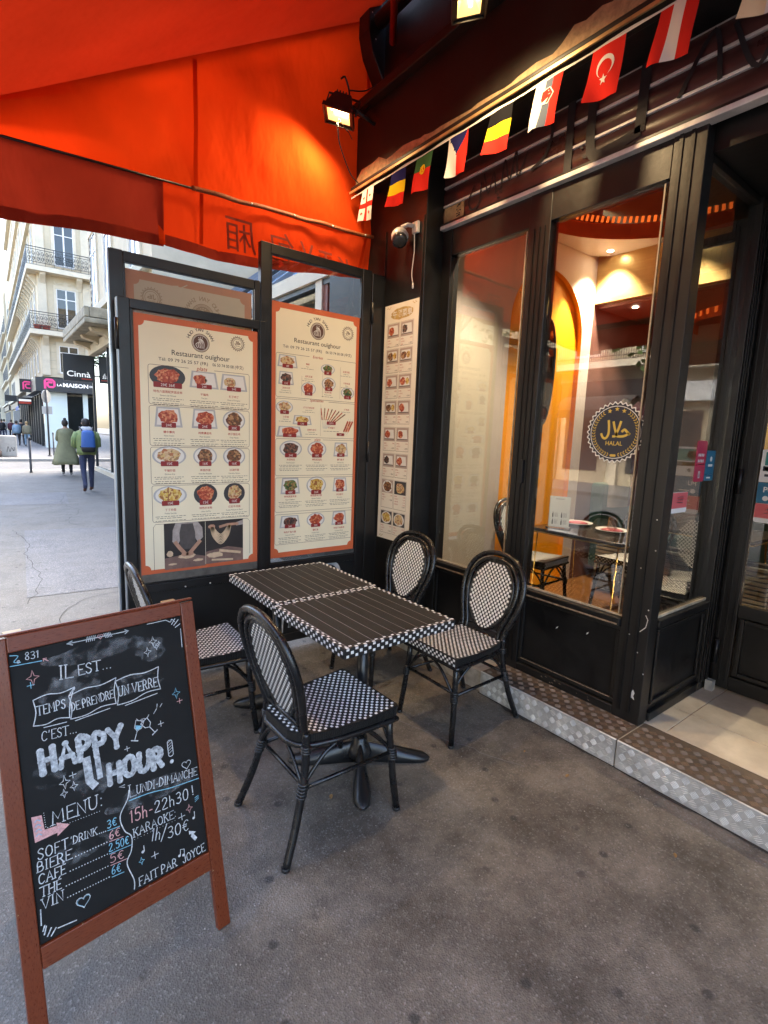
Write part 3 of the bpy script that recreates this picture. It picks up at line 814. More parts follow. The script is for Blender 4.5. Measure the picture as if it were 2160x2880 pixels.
# cheek: from the lacing rod up to the roof
mb = MB()
def ck(i, j):
    x = -.30+2.70*i; z0 = rodz(x); z1 = roofz(x)+.004
    z = z0+(z1-z0)*j
    return (x, YK+fold(x, z)*min(1, j*4+.1)*min(1, (1-j)*5), z)
mb.grid(ck, 60, 24); mb.build('side_cheek', 'awning_cloth', aw)
for x in (1.085, 2.30):
    mb = MB()
    mb.grid(lambda i, j: (x-.012+.024*i, YK-.006+fold(x, rodz(x)+(roofz(x)-rodz(x))*j)*min(1, j*4+.1), rodz(x)+(roofz(x)-.02-rodz(x))*j), 1, 20)
    mb.build('seam', 'seam', aw)
# flap hung from the rod, doubled towards the street
mb = MB()
def fl(i, j):
    x = .86+1.70*i; z0 = hemz(x)+.004*math.sin(17*x); z1 = rodz(x)+.010
    z = z0+(z1-z0)*j
    return (x, YK+.004+fold(x*1.3, z*1.6, .9)*(1-j), z)
mb.grid(fl, 48, 12); mb.build('side_flap', 'awning_flap_cloth', aw)
mb = MB()
def fd(i, j):
    x = -.30+1.19*i; z0 = hemz(x); z1 = rodz(x)-.002
    z = z0+(z1-z0)*j
    return (x, YK-.016+.020*math.sin(8.5*x+5*z)*(1-j)*.9+.008*math.sin(21*x-3*z)*(1-j), z)
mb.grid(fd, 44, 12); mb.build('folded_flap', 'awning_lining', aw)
for x0, x1, dy in ((-.3, .889, -.022), (.892, 2.55, -.006)):
    mb = MB()
    mb.grid(lambda i, j: (x0+(x1-x0)*i, (YK+dy+fold((x0+(x1-x0)*i)*1.3, hemz(x0+(x1-x0)*i)*1.6, .9) if x0 > 0 else YK-.016+.020*math.sin(8.5*(x0+(x1-x0)*i)+5*hemz(x0+(x1-x0)*i))-.006), hemz(x0+(x1-x0)*i)-.004+.062*j), 44, 1)
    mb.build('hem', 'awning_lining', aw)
mb = MB(); mb.grid(lambda i, j: (1.10+.022*i, YK-.012+fold(1.1*1.3, 2.7*1.6, .9)*(1-j), hemz(1.1)+.06+(rodz(1.1)-.01-hemz(1.1)-.06)*j), 1, 6); mb.build('seam', 'seam', aw)
mb = MB(); mb.grid(lambda i, j: (2.31-.03*(1-j)+.022*i, YK-.012+fold(2.3*1.3, 2.8*1.6, .9)*(1-j), hemz(2.3)+.06+(rodz(2.3)-.01-hemz(2.3)-.06)*j), 1, 6); mb.build('seam', 'seam', aw)
# laced rod
mb = MB(); mb.tube([(-.3, YK-.02, rodz(-.3)), (1.05, YK-.022, rodz(1.05))], .007, 8); mb.build('rod', 'dark_metal', aw)
mb = MB(); mb.grid(lambda i, j: (1.05+1.50*i, YK-.030+.004*math.sin(40*i), rodz(1.05+1.50*i)-.012+.025*j+.003*math.sin(23*i)), 60, 1); o = mb.build('rod_cover', 'rod_cover', aw)
so = o.modifiers.new('thick', 'SOLIDIFY'); so.thickness = .008
for x in (1.42, 1.72, 2.02, 2.30): MB().lathe([(.007, 0), (.007, .004), (.004, .006)], (x, YK-.034, rodz(x)), 8, (0, -1, 0)).build('eyelet', 'chip', aw)
# mirrored print of the outer lettering, seen from inside
lt = frame((0, YK-.004, 0), (1, 0, 0), (0, 0, 1), (0, -1, 0))
for ch, x, z, s in (('厢', 1.375, 2.70, .155), ('包', 1.65, 2.69, .145), ('V', 1.845, 2.715, .135), ('T', 2.0, 2.70, .135), ('K', 2.14, 2.69, .135)):
    mb = MB(lambda a, b, c=0: (lambda p: (p[0], YK-.005+fold(p[0]*1.3, p[2]*1.6, .9)*max(0, (1-(p[2]-hemz(p[0]))/(rodz(p[0])-hemz(p[0])))), p[2]))(lt(a, b, c)))
    text(mb, ch, x, z, s, 0.0, 'c', mirror=True, off=0.0, slant=.12)
    mb.build('printed_letter', 'letter_shadow', aw)
# awning end plate, arm and front bar
pf = frame((0, 3.30, 0), (1, 0, 0), (0, 0, 1), (0, -1, 0))
mb = MB(pf); mb.prism([(2.19, 4.36), (2.19, 4.24), (2.225, 4.12), (2.36, 3.92), (2.55, 3.80), (2.55, 4.5), (2.30, 4.5)], -.02, .10); mb.build('end_plate', 'dark_metal', aw, bevel=0.006)
mb = MB(pf)
for u, v in ((2.215, 4.345), (2.235, 4.335), (2.25, 4.20)): mb.disc(u, v, .005, .101, 8)
mb.build('bolts', 'chip', aw)
MB().tube([(2.26, -1.5, 4.30), (2.26, 3.18, 4.30)], .045, 14).build('roller_tube', 'dark_metal', aw)
MB().tube([(2.28, 3.05, 4.12), (1.65, 2.2, 3.86), (.6, 2.0, 3.23), (-.26, 2.0, 2.80)], .022, 10).build('folding_arm', 'red_arm', aw)
MB().tube([(2.28, -.9, 4.12), (.6, -1.0, 3.23), (-.26, -1.0, 2.80)], .022, 10).build('folding_arm', 'red_arm', aw)
MB().box(-.33, -.285, -1.6, 3.35, 2.79, 2.86).build('front_bar', 'dark_metal', aw)
mb = MB(); mb.grid(lambda i, j: (-.305+.012*math.sin(16*i), -1.6+4.95*i, 2.57+.23*j), 60, 2); mb.build('unseen_valance', 'awning_lining', aw)  # unseen valance added to shape the light on the terrace

# ------------------------------------------------------------------ floodlights
emit_mat('flood_glow', (1.0, 0.74, 0.36), 4.0)
mat('flood_reflector', (0.8, 0.6, 0.3), 0.3, metal=0.7, emit=(1.0, .58, .18), estr=.16)
def floodlight(c, aim, side, label, mount, energy):
    t = thing('floodlight', label, 'floodlight', c, 'lit halogen floodlights under the awning')
    c = Vector(c); n = Vector(aim).normalized(); s = Vector(side); s = (s-n*s.dot(n)).normalized(); u = n.cross(s)
    fn = lambda a, b, d=0.0: tuple(c + s*a + u*b + n*d)
    W_, H_ = .092, .070
    mb = MB(fn)
    # tapered body with open front
    fr_ = [(-W_, -H_), (W_, -H_), (W_, H_), (-W_, H_)]; bk = [(-.055, -.040), (.055, -.040), (.055, .048), (-.055, .048)]
    a = [mb.V((x, y, .03)) for x, y in fr_]; b = [mb.V((x, y, -.085)) for x, y in bk]; mb.F(b)
    for k in range(4): mb.F((a[k], a[(k+1) % 4], b[(k+1) % 4], b[k]))
    mb.build('housing', 'dark_metal', t)
    mb = MB(fn)
    i_ = [(-.074, -.052), (.074, -.052), (.074, .052), (-.074, .052)]
    o = [mb.V((x, y, .032)) for x, y in fr_]; q = [mb.V((x, y, .032)) for x, y in i_]
    for k in range(4): mb.F((o[k], o[(k+1) % 4], q[(k+1) % 4], q[k]))
    for (x0, x1, y0, y1) in ((-W_, W_, H_, H_+.008), (-W_, W_, -H_-.008, -H_), (-W_-.008, -W_, -H_-.008, H_+.008), (W_, W_+.008, -H_-.008, H_+.008)): mb.box(x0, x1, y0, y1, .015, .042)
    mb.build('front_frame', 'dark_metal', t)
    mb = MB(fn)
    q = [mb.V((x, y, .030)) for x, y in i_]; w_ = [mb.V((x*.55, y*.5, -.02)) for x, y in i_]
    for k in range(4): mb.F((q[k], q[(k+1) % 4], w_[(k+1) % 4], w_[k]))
    mb.F(w_); mb.build('reflector', 'flood_reflector', t)
    mb = MB(fn); mb.tube([(-.055, .010, .004), (.055, .010, .004)], .007, 8); mb.build('tube_lamp', 'flood_glow', t)
    mb = MB(fn)
    for k in range(5): mb.box(-.05+.02*k, -.042+.02*k, -.03, .04, -.105, -.086)
    mb.build('cooling_fins', 'dark_metal', t)
    mb = MB(); mb.tube([mount, tuple(c-n*.07)], .012, 8); mb.tube([fn(-W_-.012, 0, 0), fn(-W_-.012, 0, -.10), fn(W_+.012, 0, -.10), fn(W_+.012, 0, 0)], .007, 6); mb.build('bracket', 'dark_metal', t)
    ld = bpy.data.lights.new('floodlight_lamp', 'SPOT'); ld.energy = energy; ld.spot_size = R(158); ld.spot_blend = 0.9; ld.color = (1.0, .70, .36); ld.shadow_soft_size = .05
    lo = bpy.data.objects.new('floodlight_lamp', ld); COL.objects.link(lo); lo.parent = t
    lo.location = n*.05; lo.rotation_euler = (-n).to_track_quat('Z', 'Y').to_euler()
    return t, fn
f1, fn1 = floodlight((1.93, 3.12, 3.60), (-.30, .05, -.95), (.75, -.6, -.1), 'lit black floodlight on an arm in front of the orange cheek', (2.16, 3.05, 3.58), 9)
mb = MB(); mb.tube(crom([(1.90, 3.10, 3.52), (1.93, 3.12, 3.42), (2.0, 3.15, 3.34), (2.08, 3.2, 3.30), (2.18, 3.26, 3.30)], 6), .004, 6); mb.build('cable', 'dark_metal', f1)
mb = MB(); mb.tube(crom([(1.98, 3.10, 3.66), (1.99, 3.11, 3.74), (1.95, 3.1, 3.80), (1.92, 3.1, 3.78)], 5), .006, 6); mb.tube(crom([(1.99, 3.1, 3.74), (2.1, 3.1, 3.78), (2.2, 3.12, 3.86), (2.28, 3.16, 3.93)], 5), .004, 6)
mb.tube(crom([(2.0, 3.1, 3.66), (2.12, 3.12, 3.68), (2.24, 3.15, 3.82)], 5), .004, 6); mb.tube(crom([(1.90, 3.08, 3.53), (1.95, 3.09, 3.50), (2.0, 3.12, 3.505), (2.05, 3.15, 3.49)], 5), .003, 6); mb.build('wiring', 'dark_metal', f1)
floodlight((1.80, 1.86, 3.47), (.25, .05, -.96), (.7, .7, 0), 'lit black floodlight hanging above the flags near the roof', (2.2, 1.9, 3.77), 10)

# ------------------------------------------------------------------ flag bunting
fm = {}
for n_, c in dict(f_red=(.62, .030, .022), f_white=(.74, .70, .66), f_blue=(.022, .022, .10), f_yellow=(.78, .55, .02), f_black=(.012, .012, .014), f_green=(.05, .13, .05), f_grey=(.10, .12, .16), f_cream=(.78, .62, .38)).items():
    fabric_mat(n_, c, .25)
bu = thing('flag_bunting', 'string of small national flags hanging under the brown fascia', 'bunting', (2.17, 2.0, 3.2))
mb = MB(); mb.tube([(2.172, 3.33-.05*k, 3.222-.004*math.sin(k*.9)) for k in range(88)], .003, 5)
mb.build('string', 'f_white', bu)
mb = MB(); mb.grid(lambda i, j: (2.171, 3.33-4.3*i, 3.2135+.008*j), 60, 1); mb.build('tape', 'f_white', bu)
def flag(yc, mats, mf, label, emblem=None, ph=0.0, tilt=.03, W_=.146, H_=.192):
    def fn(a, b, d=0.0):                       # a: across (viewer's left to right), b: up from the hem 0..1
        y = yc - W_*(a-.5) + (1-b)*tilt*.9 - tilt*.3
        bulge = .018*math.sin(2.6*a+ph)*(1-b) + .010*math.sin(6*a+3*b+ph)*(1-b*.8)
        return (2.169-bulge-d, y, 3.213-H_*(1-b)-.012*a*(1-b))
    mb = MB(); mb.grid(lambda i, j: fn(i, j), 24, 24, True, mf)
    o = mb.build('flag', mats, bu, label=label)
    if emblem: emblem(o, fn)
    return o
def emb(name, mt, shapes, d=.0012):
    def go(o, fn):
        mb = MB(fn)
        for kind, *a in shapes:
            if kind == 'p': mb.flat(a[0], d)
            elif kind == 'd': mb.disc(a[0], a[1], a[2], d, 18, a[3])
            elif kind == 'r': mb.rect(*a, d)
            elif kind == 's': mb.ribbon(a[0], a[1], d)
        mb.build(name, mt, o)
    return go
def both(*e): return lambda o, fn: [x(o, fn) for x in e]
def star(cx, cy, r, ry, ph=0): return [(cx+(r if k % 2 == 0 else r*.42)*math.cos(ph+math.pi*k/5), cy+(ry if k % 2 == 0 else ry*.42)*math.sin(ph+math.pi*k/5)) for k in range(10)]
flag(3.13, ['f_white', 'f_red'], lambda a, b: 1 if abs(a-.5) < .10 or abs(b-.5) < .08 else 0, 'white flag with red crosses', emb('small_cross', 'f_red', [('r', x-.07, y-.02, x+.07, y+.02) for x in (.22, .78) for y in (.24, .76)]+[('r', x-.025, y-.05, x+.025, y+.05) for x in (.22, .78) for y in (.24, .76)]), 1.0, .02, .13)
flag(2.80, ['f_blue', 'f_yellow', 'f_red'], lambda a, b: 0 if b > .667 else 1 if b > .333 else 2, 'blue yellow and red striped flag', None, 2.0)
flag(2.55, ['f_green', 'f_red'], lambda a, b: 0 if b > .6 else 1, 'green and red flag with a round emblem', both(emb('emblem', 'f_yellow', [('d', .5, .60, .17, .13)]), emb('emblem', 'f_red', [('d', .5, .60, .11, .09)], .0022), emb('emblem', 'f_yellow', [('s', [(.36, .68), (.64, .52)], .02), ('s', [(.36, .52), (.64, .68)], .02), ('r', .47, .50, .53, .70)], .003)), .4)
flag(2.27, ['f_white', 'f_red', 'f_blue'], lambda a, b: 2 if b > 1-.5*(1-2*abs(a-.5)) and True else (0 if a < .5 else 1), 'white and red flag with a blue wedge', None, 3.0)
flag(1.97, ['f_black', 'f_yellow', 'f_red'], lambda a, b: 0 if b > .667 else 1 if b > .333 else 2, 'black yellow and red striped flag', None, 1.6)
flag(1.685, ['f_white', 'f_grey', 'f_red'], lambda a, b: 0 if a < .36 else 1 if a < .68 else 2, 'white blue and red flag with a shield', both(emb('shield', 'f_white', [('p', [(.28, .80), (.28, .50), (.60, .48), (.80, .65), (.60, .82)])]), emb('shield', 'f_red', [('p', [(.31, .78), (.31, .52), (.59, .50), (.76, .65), (.59, .80)])], .0022), emb('double_cross', 'f_white', [('r', .34, .635, .66, .665), ('r', .42, .57, .47, .73), ('r', .54, .55, .59, .75)], .0032)), .2)
moon = [(.50+.24*math.cos(t), .60+.19*math.sin(t)) for t in [R(20)+k*R(320)/24-R(70) for k in range(25)]]
def crescent(cx, cy, r, ry):
    o = [(cx+r*math.cos(R(-50)+R(280)*k/20), cy+ry*math.sin(R(-50)+R(280)*k/20)) for k in range(21)]
    i_ = [(cx+r*.80*math.cos(R(-62)+R(304)*k/20), cy-ry*.22+ry*.80*math.sin(R(-62)+R(304)*k/20)) for k in range(21)]
    return o, i_
def turk(o, fn):
    mb = MB(fn); a, b = crescent(.5, .60, .27, .20)
    va = [mb.V((x, y, .0012)) for x, y in a]; vb = [mb.V((x, y, .0012)) for x, y in b]
    for k in range(20): mb.F((va[k], va[k+1], vb[k+1], vb[k]))
    mb.flat(star(.5, .36, .13, .10, R(90)), .0012); mb.build('crescent_and_star', 'f_white', o)
flag(1.395, ['f_red'], lambda a, b: 0, 'red flag with a white crescent and star', turk, 2.4)
flag(1.11, ['f_red', 'f_white'], lambda a, b: 1 if .333 < a < .667 else 0, 'red white and red striped flag', None, .9)
flag(.80, ['f_white', 'f_cream'], lambda a, b: 1 if a < .5 else 0, 'cream and white flag', None, 2.0)

# ------------------------------------------------------------------ white camera on the pillar
mat('camera_shell', (0.55, 0.54, 0.53), 0.3, coat=.2)
mat('camera_dark', (0.03, 0.03, 0.032), 0.15)
ca = thing('security_camera', 'white round security camera on the black pillar above the lunch menu', 'camera', (2.37, 2.93, 2.88))
MB().box(2.355, 2.379, 2.80, 2.86, 2.90, 2.975).build('wall_plate', 'camera_shell', ca, bevel=.006)
mb = MB(); mb.tube([(2.35, 2.835, 2.945), (2.32, 2.86, 2.95), (2.30, 2.90, 2.94)], .014, 10); mb.build('arm', 'camera_shell', ca)
mb = MB(); mb.lathe([(.002, .062), (.03, .054), (.05, .034), (.060, .004), (.056, -.024), (.044, -.046), (.030, -.054)], (2.30, 2.915, 2.885), 20, (.45, .5, .72)); mb.build('shell', 'camera_shell', ca)
mb = MB(); mb.lathe([(.0295, -.0545), (.045, -.046), (.052, -.03), (.05, -.058), (.028, -.068), (.004, -.072)], (2.30, 2.915, 2.885), 20, (.45, .5, .72)); mb.build('lens', 'camera_dark', ca)
mb = MB(); mb.tube(crom([(2.36, 2.84, 2.93), (2.365, 2.835, 2.8), (2.36, 2.845, 2.65), (2.366, 2.835, 2.58)], 6), .0035, 6); mb.build('cable', 'camera_shell', ca)
mb = MB(); mb.lathe([(.004, 0), (.007, -.006), (.007, -.03), (.003, -.036)], (2.366, 2.835, 2.585), 10); mb.build('plug', 'camera_shell', ca)
# ------------------------------------------------------------------ terrace screens
mat('screen_black', (0.009, 0.009, 0.0095), 0.35, var=0.25, vscale=6, bump=0.03)
mat('alu_edge', (0.38, 0.42, 0.46), 0.35, metal=0.7)
mat('kick_black', (0.008, 0.008, 0.0085), 0.42, var=0.3, vscale=4)
mat('dust_band', (0.12, 0.115, 0.10), 0.8, var=0.4, vscale=10)
def screen(label, name, x0, x1, y, zb, zt, gx0, gx1, gz0, gz1, dep=.045, kick=True, post_top=None):
    t = thing(name, label, 'windbreak', ((x0+x1)/2, y, 0.0), 'glazed terrace screens')
    a, b = y-dep/2, y+dep/2
    MB().box(x0, gx0, a, b, zb, post_top or zt).build('post', 'screen_black', t, bevel=.003)
    MB().box(gx1, x1, a, b, zb, zt).build('post', 'screen_black', t, bevel=.003)
    MB().box(gx0+.001, gx1-.001, a+.002, b-.002, gz1, zt-.001).build('top_rail', 'screen_black', t, bevel=.003)
    MB().box(gx0+.001, gx1-.001, a+.002, b-.002, gz0-.05, gz0).build('middle_rail', 'screen_black', t, bevel=.003)
    MB().box(gx0+.001, gx1-.001, y-.003, y+.003, gz0+.001, gz1-.001).build('pane', 'panel_glass', t)
    mb = MB()
    for (p, q, r_, s) in ((gx0+.002, gx0+.010, gz0+.002, gz1-.002), (gx1-.010, gx1-.002, gz0+.002, gz1-.002)): mb.box(p, q, a+.004, y-.004, r_, s)
    mb.box(gx0+.012, gx1-.012, a+.004, y-.004, gz0+.002, gz0+.010); mb.build('glazing_bead', 'screen_black', t)
    if kick:
        MB().box(gx0+.001, gx1-.001, y-.010, y+.010, zb+.06, gz0-.051).build('kick_panel', 'kick_black', t)
        MB().box(gx0+.001, gx1-.001, a+.002, b-.002, zb, zb+.058).build('bottom_rail', 'screen_black', t, bevel=.003)
        for x in (x0+.03, x1-.03): MB().lathe([(.024, 0), (.024, .006), (.010, .010), (.010, zb)], (x, y, 0.0), 12).build('foot', 'dark_metal', t)
    return t
YP, YQ = 3.20, 3.12
s1 = screen('tall glazed screen beside the black pillar carrying the menu with skewers', 'terrace_screen', 1.417, 2.267, YP, .06, 2.716, 1.484, 2.192, .648, 2.657)
MB().box(2.269, 2.377, YP-.03, YP+.03, .02, 2.70).build('hinge_post', 'screen_black', s1, bevel=.004)
for z in (1.35, 2.35): MB().lathe([(.010, 0), (.010, .15)], (2.275, YP-.034, z), 10).build('hinge', 'dark_metal', s1)
# spray marks low on this screen
gf = frame((1.484, YP-.0105, 0), (1, 0, 0), (0, 0, 1), (0, -1, 0))
mb = MB(gf)
for pts, w_ in (([(.42, .40), (.40, .52), (.47, .60), (.56, .56), (.58, .42)], .030), ([(.10, .14), (.12, .28), (.20, .30), (.16, .16), (.22, .40)], .022), ([(.26, .30), (.33, .18), (.30, .34)], .02)):
    mb.ribbon(crom(pts, 6), w_, .001)
mb.build('spray_mark', 'spray_grey', s1)
mb = MB(); mb.tube([(1.462, YP-.05, .02), (1.462, YP-.05, .62)], .009, 8); mb.tube([(1.49, YP-.052, .02), (1.49, YP-.052, .60)], .007, 8); mb.tube([(1.44, YP-.05, .36), (1.51, YP-.05, .36)], .012, 8)
mb.build('support_rod', 'dark_metal', s1)
s2 = screen('glazed screen with low top rail carrying the menu with the dough photographs', 'terrace_screen', .583, 1.416, YQ, .06, 2.22, .641, 1.378, .640, 2.170, .045)
MB().box(.577, .5825, YQ-.018, YQ+.018, .06, 2.215).build('edge_strip', 'alu_edge', s2)
MB().lathe([(.010, 0), (.010, .16)], (.574, YQ-.022, 1.95), 10).build('hinge', 'dark_metal', s2)
MB().box(.642, .66, YQ-.0065, YQ-.0035, .652, 2.168).build('dusty_edge', 'dust_band', s2)
MB().box(.662, 1.37, YQ-.0065, YQ-.0035, .652, .70).build('dusty_edge', 'dust_band', s2)
for x in (.90, 1.05): MB().lathe([(.005, 0), (.005, .002), (.003, .003)], (x, YQ-.0235, .603), 10, (0, -1, 0)).build('screw', 'chip', s2)
s3 = screen('raised rear glazed screen showing the back of a faded menu', 'terrace_screen', .564, 1.413, YP, .06, 2.475, .632, 1.377, .66, 2.42)
MB().box(.5565, .5635, YP-.02, YP+.02, .06, 2.47).build('edge_strip', 'alu_edge', s3)
mb = MB(); mb.box(1.371, 1.3755, YP-.022, YP-.004, 2.22, 2.418); mb.build('edge_strip', 'alu_edge', s3)

# ------------------------------------------------------------------ printed menus
mat('print_cream', (0.80, 0.735, 0.55), 0.5, var=0.05, vscale=2)
mat('print_orange', (0.58, 0.125, 0.045), 0.5, var=0.08, vscale=3)
mat('print_orange2', (0.66, 0.22, 0.08), 0.5)
mat('print_brown', (0.10, 0.045, 0.030), 0.5)
mat('print_black', (0.045, 0.035, 0.028), 0.6)
mat('print_red', (0.42, 0.055, 0.03), 0.5)
mat('print_dkred', (0.24, 0.018, 0.018), 0.45)
mat('print_white', (0.72, 0.70, 0.66), 0.5)
mat('print_grey', (0.42, 0.43, 0.44), 0.45, var=0.15, vscale=14)
mat('print_dark', (0.045, 0.045, 0.05), 0.4)
mat('print_photo', (0.035, 0.028, 0.026), 0.5, col2=(0.015, 0.012, 0.012), vscale=5)
mat('print_apron', (0.075, 0.065, 0.062), 0.5, var=0.3, vscale=20)
mat('print_shirt', (0.36, 0.32, 0.30), 0.5, var=0.3, vscale=25)
mat('print_skin', (0.42, 0.24, 0.16), 0.5, var=0.2, vscale=30)
mat('print_dough', (0.62, 0.46, 0.30), 0.5, var=0.2, vscale=30)
mat('print_board', (0.24, 0.15, 0.12), 0.5, col2=(0.13, 0.08, 0.07), vscale=14)
food_mat('food_red', [(.40, .07, .03), (.52, .14, .07), (.28, .04, .02), (.60, .25, .12), (.35, .06, .03)], 95)
food_mat('food_brown', [(.20, .09, .04), (.32, .15, .06), (.13, .05, .03), (.42, .24, .12), (.10, .06, .03)], 95)
food_mat('food_pale', [(.55, .38, .22), (.62, .46, .28), (.40, .16, .07), (.58, .42, .18), (.30, .2, .1)], 95)
food_mat('food_green', [(.06, .12, .03), (.10, .17, .05), (.22, .12, .05), (.03, .06, .02), (.30, .22, .08)], 95)
food_mat('food_dark', [(.05, .035, .03), (.10, .05, .04), (.16, .06, .04), (.03, .03, .03), (.22, .12, .08)], 95)
food_mat('food_yellow', [(.60, .42, .08), (.50, .30, .06), (.66, .50, .20), (.30, .12, .04)], 95)
DM = ['print_grey', 'print_white', 'print_dark', 'print_dkred', 'food_red', 'food_brown', 'food_pale', 'food_green', 'food_dark', 'food_yellow']
FOOD = {k: 4+i for i, k in enumerate(('red', 'brown', 'pale', 'green', 'dark', 'yellow'))}
def blob(u, v, rx, ry, seed, n=18, j=.16):
    rnd = random.Random(seed)
    return [(u+rx*(1+rnd.uniform(-j, j))*math.cos(2*math.pi*k/n), v+ry*(1+rnd.uniform(-j, j))*math.sin(2*math.pi*k/n)) for k in range(n)]
def rrect(u0, v0, u1, v1, r, n=4):
    o = []
    for cx, cy, a in ((u1-r, v1-r, 0), (u0+r, v1-r, 90), (u0+r, v0+r, 180), (u1-r, v0+r, 270)):
        for k in range(n+1): t = R(a+90*k/n); o.append((cx+r*math.cos(t), cy+r*math.sin(t)))
    return o
def dish(fn, parent, u, v, w, h, plate, food, price, seed, extra=None):
    """one printed dish: plate, heap of food, red price tag"""
    mb = MB(fn); w *= 1.14; h *= 1.12
    if plate == 'sq':
        mb.mi = 0; mb.flat([(u-w*.5, v-h*.5), (u+w*.5, v-h*.5), (u+w*.40, v+h*.5), (u-w*.42, v+h*.5)], .0010)
        mb.mi = 1; mb.flat([(u-w*.42, v-h*.40), (u+w*.42, v-h*.40), (u+w*.34, v+h*.42), (u-w*.36, v+h*.42)], .0014)
    elif plate == 'bowl':
        mb.mi = 2; mb.disc(u, v, w*.5, .0010, 24, h*.52); mb.mi = 0; mb.ring(u, v, 0.0001, 0.0002, .0011, 6)
    elif plate == 'rd':
        mb.mi = 0; mb.disc(u, v, w*.5, .0010, 24, h*.5); mb.mi = 1; mb.disc(u, v, w*.44, .0014, 24, h*.44)
    mb.mi = FOOD[food]
    if extra == 'split':
        mb.flat(blob(u-w*.14, v, w*.22, h*.30, seed), .0018); mb.mi = 1; mb.flat(blob(u+w*.18, v+.002, w*.16, h*.24, seed+1, 14, .05), .0018)
    elif plate == 'none': mb.flat(blob(u, v, w*.48, h*.46, seed, 22, .2), .0018)
    else: mb.flat(blob(u, v+h*.03, w*.34, h*.36, seed), .0018)
    if price:
        mb.mi = 3; pw = w*.26 if len(price) < 5 else w*.40; ph = max(.0125, h*.13)
        cv = v-h*.40
        mb.flat(rrect(u-pw, cv-ph, u+pw, cv+ph, ph*.35), .0022)
        mb.mi = 1; text(mb, price, u, cv-ph*.52, ph*1.05, .0028, 'c')
    return mb.build('dish_picture', DM, parent)
def wordline(mb, u0, u1, v, h, seed):
    """a line of print too small to read: word-length dashes"""
    rnd = random.Random(seed); u = u0
    while u < u1:
        w_ = rnd.uniform(.008, .026)
        if u+w_ > u1: w_ = u1-u
        if w_ > .003: mb.rect(u, v, u+w_, v+h, .0012)
        u += w_+.005
def caption(mr, mk, u, v, zh, name, w, seed, lines=2):
    text(mr, zh, u, v, .0115, .0012, 'c', off=.012)
    text(mk, name, u, v-.019, .0085, .0012, 'c')
    for k in range(lines):
        wordline(mk, u-w*.46+.006*(k % 2), u+w*(.46-.12*(k % 2)), v-.034-.0105*k-(.004 if k > 1 else 0), .0026, seed*7+k)
def sheet(fn, parent, W_, H_, bd, nt, m_border='print_orange', m_sheet='print_cream'):
    mb = MB(fn); mb.prism([(0, 0), (W_, 0), (W_, H_), (0, H_)], 0, .0006); mb.build('border', m_border, parent)
    q = bd; c = nt
    def notch(cx, cy, a0): return [(cx+c*math.cos(R(a0-90*k/6)), cy+c*math.sin(R(a0-90*k/6))) for k in range(7)]
    o = notch(q, q, 90) + notch(W_-q, q, 180) + notch(W_-q, H_-q, 270) + notch(q, H_-q, 360)
    mb = MB(fn); mb.flat(o, .0009); mb.build('sheet', m_sheet, parent)
def logo(fn, parent, u, v, r, dk='print_brown', lt='print_white', mirror=False):
    mb = MB(fn); mb.disc(u, v, r, .0012, 28); mb.ring(u, v, r*1.05, r*1.13, .0012); mb.build('logo_disc', dk, parent)
    mb = MB(fn); mb.ring(u, v, r*.90, r*.95, .0016)
    for s_, k in ((0, 1), (-.30, .8), (.30, .8), (-.14, .9), (.14, .9)):
        pts = [(u+r*(s_*1.3), v-r*.62), (u+r*(s_*1.7-.08), v-r*.2), (u+r*(s_*.9+.10), v+r*.18*k), (u+r*(s_*.7-.05), v+r*.55*k)]
        mb.ribbon(crom(pts, 5), r*.075, .0016)
    for k in (-1, 0, 1): mb.disc(u+k*r*.22, v+r*.70-abs(k)*r*.06, r*.06, .0016, 6)
    mb.build('logo_flame', lt, parent)
    mb = MB(fn); s_ = 'HUO YAN SHAN'; n = len(s_)
    for i, ch in enumerate(s_):
        if ch == ' ': continue
        t = R(158-136*i/(n-1))
        if mirror: t = math.pi-t
        text(mb, ch, u+r*1.42*math.cos(t), v+r*1.42*math.sin(t), r*.40, .0012, 'c', rot=t-math.pi/2, mirror=mirror, off=.012)
    mb.build('logo_name', dk if mirror else 'print_black', parent)
def arabic(mb, u, v, s, d, w, mirror=False):
    k = -1 if mirror else 1
    for pts in ([(.50, .34), (.66, .46), (.82, .34), (1.02, .16)], [(.96, .20), (.74, .06), (.45, .0), (.18, .02), (.10, .12)],
                [(.36, .98), (.26, .60), (.14, .25), (.04, .02), (-.12, .0)], [(-.16, .96), (-.06, .60), (.06, .30), (.16, .06)],
                [(-.52, 1.05), (-.46, .60), (-.46, .15), (-.62, -.14), (-.84, -.10), (-.98, .14)]):
        mb.ribbon(crom([(u+k*x*s, v+y*s) for x, y in pts], 5), w, d)
def seal(fn, parent, u, v, r, m_='print_brown', mirror=False):
    mb = MB(fn); n = 20
    mb.ring(u, v, r*.74, r*.80, .0012); mb.ring(u, v, r*.58, r*.63, .0012)
    for k in range(n):
        t = 2*math.pi*k/n; mb.ribbon([(u+r*.80*math.cos(t-.1), v+r*.80*math.sin(t-.1)), (u+r*math.cos(t), v+r*math.sin(t)), (u+r*.80*math.cos(t+.1), v+r*.80*math.sin(t+.1))], r*.07, .0012)
    arabic(mb, u, v-r*.06, r*.36, .0012, r*.08, mirror)
    text(mb, 'HALAL', u, v-r*.36, r*.16, .0012, 'c', mirror=mirror)
    mb.build('seal', m_, parent)
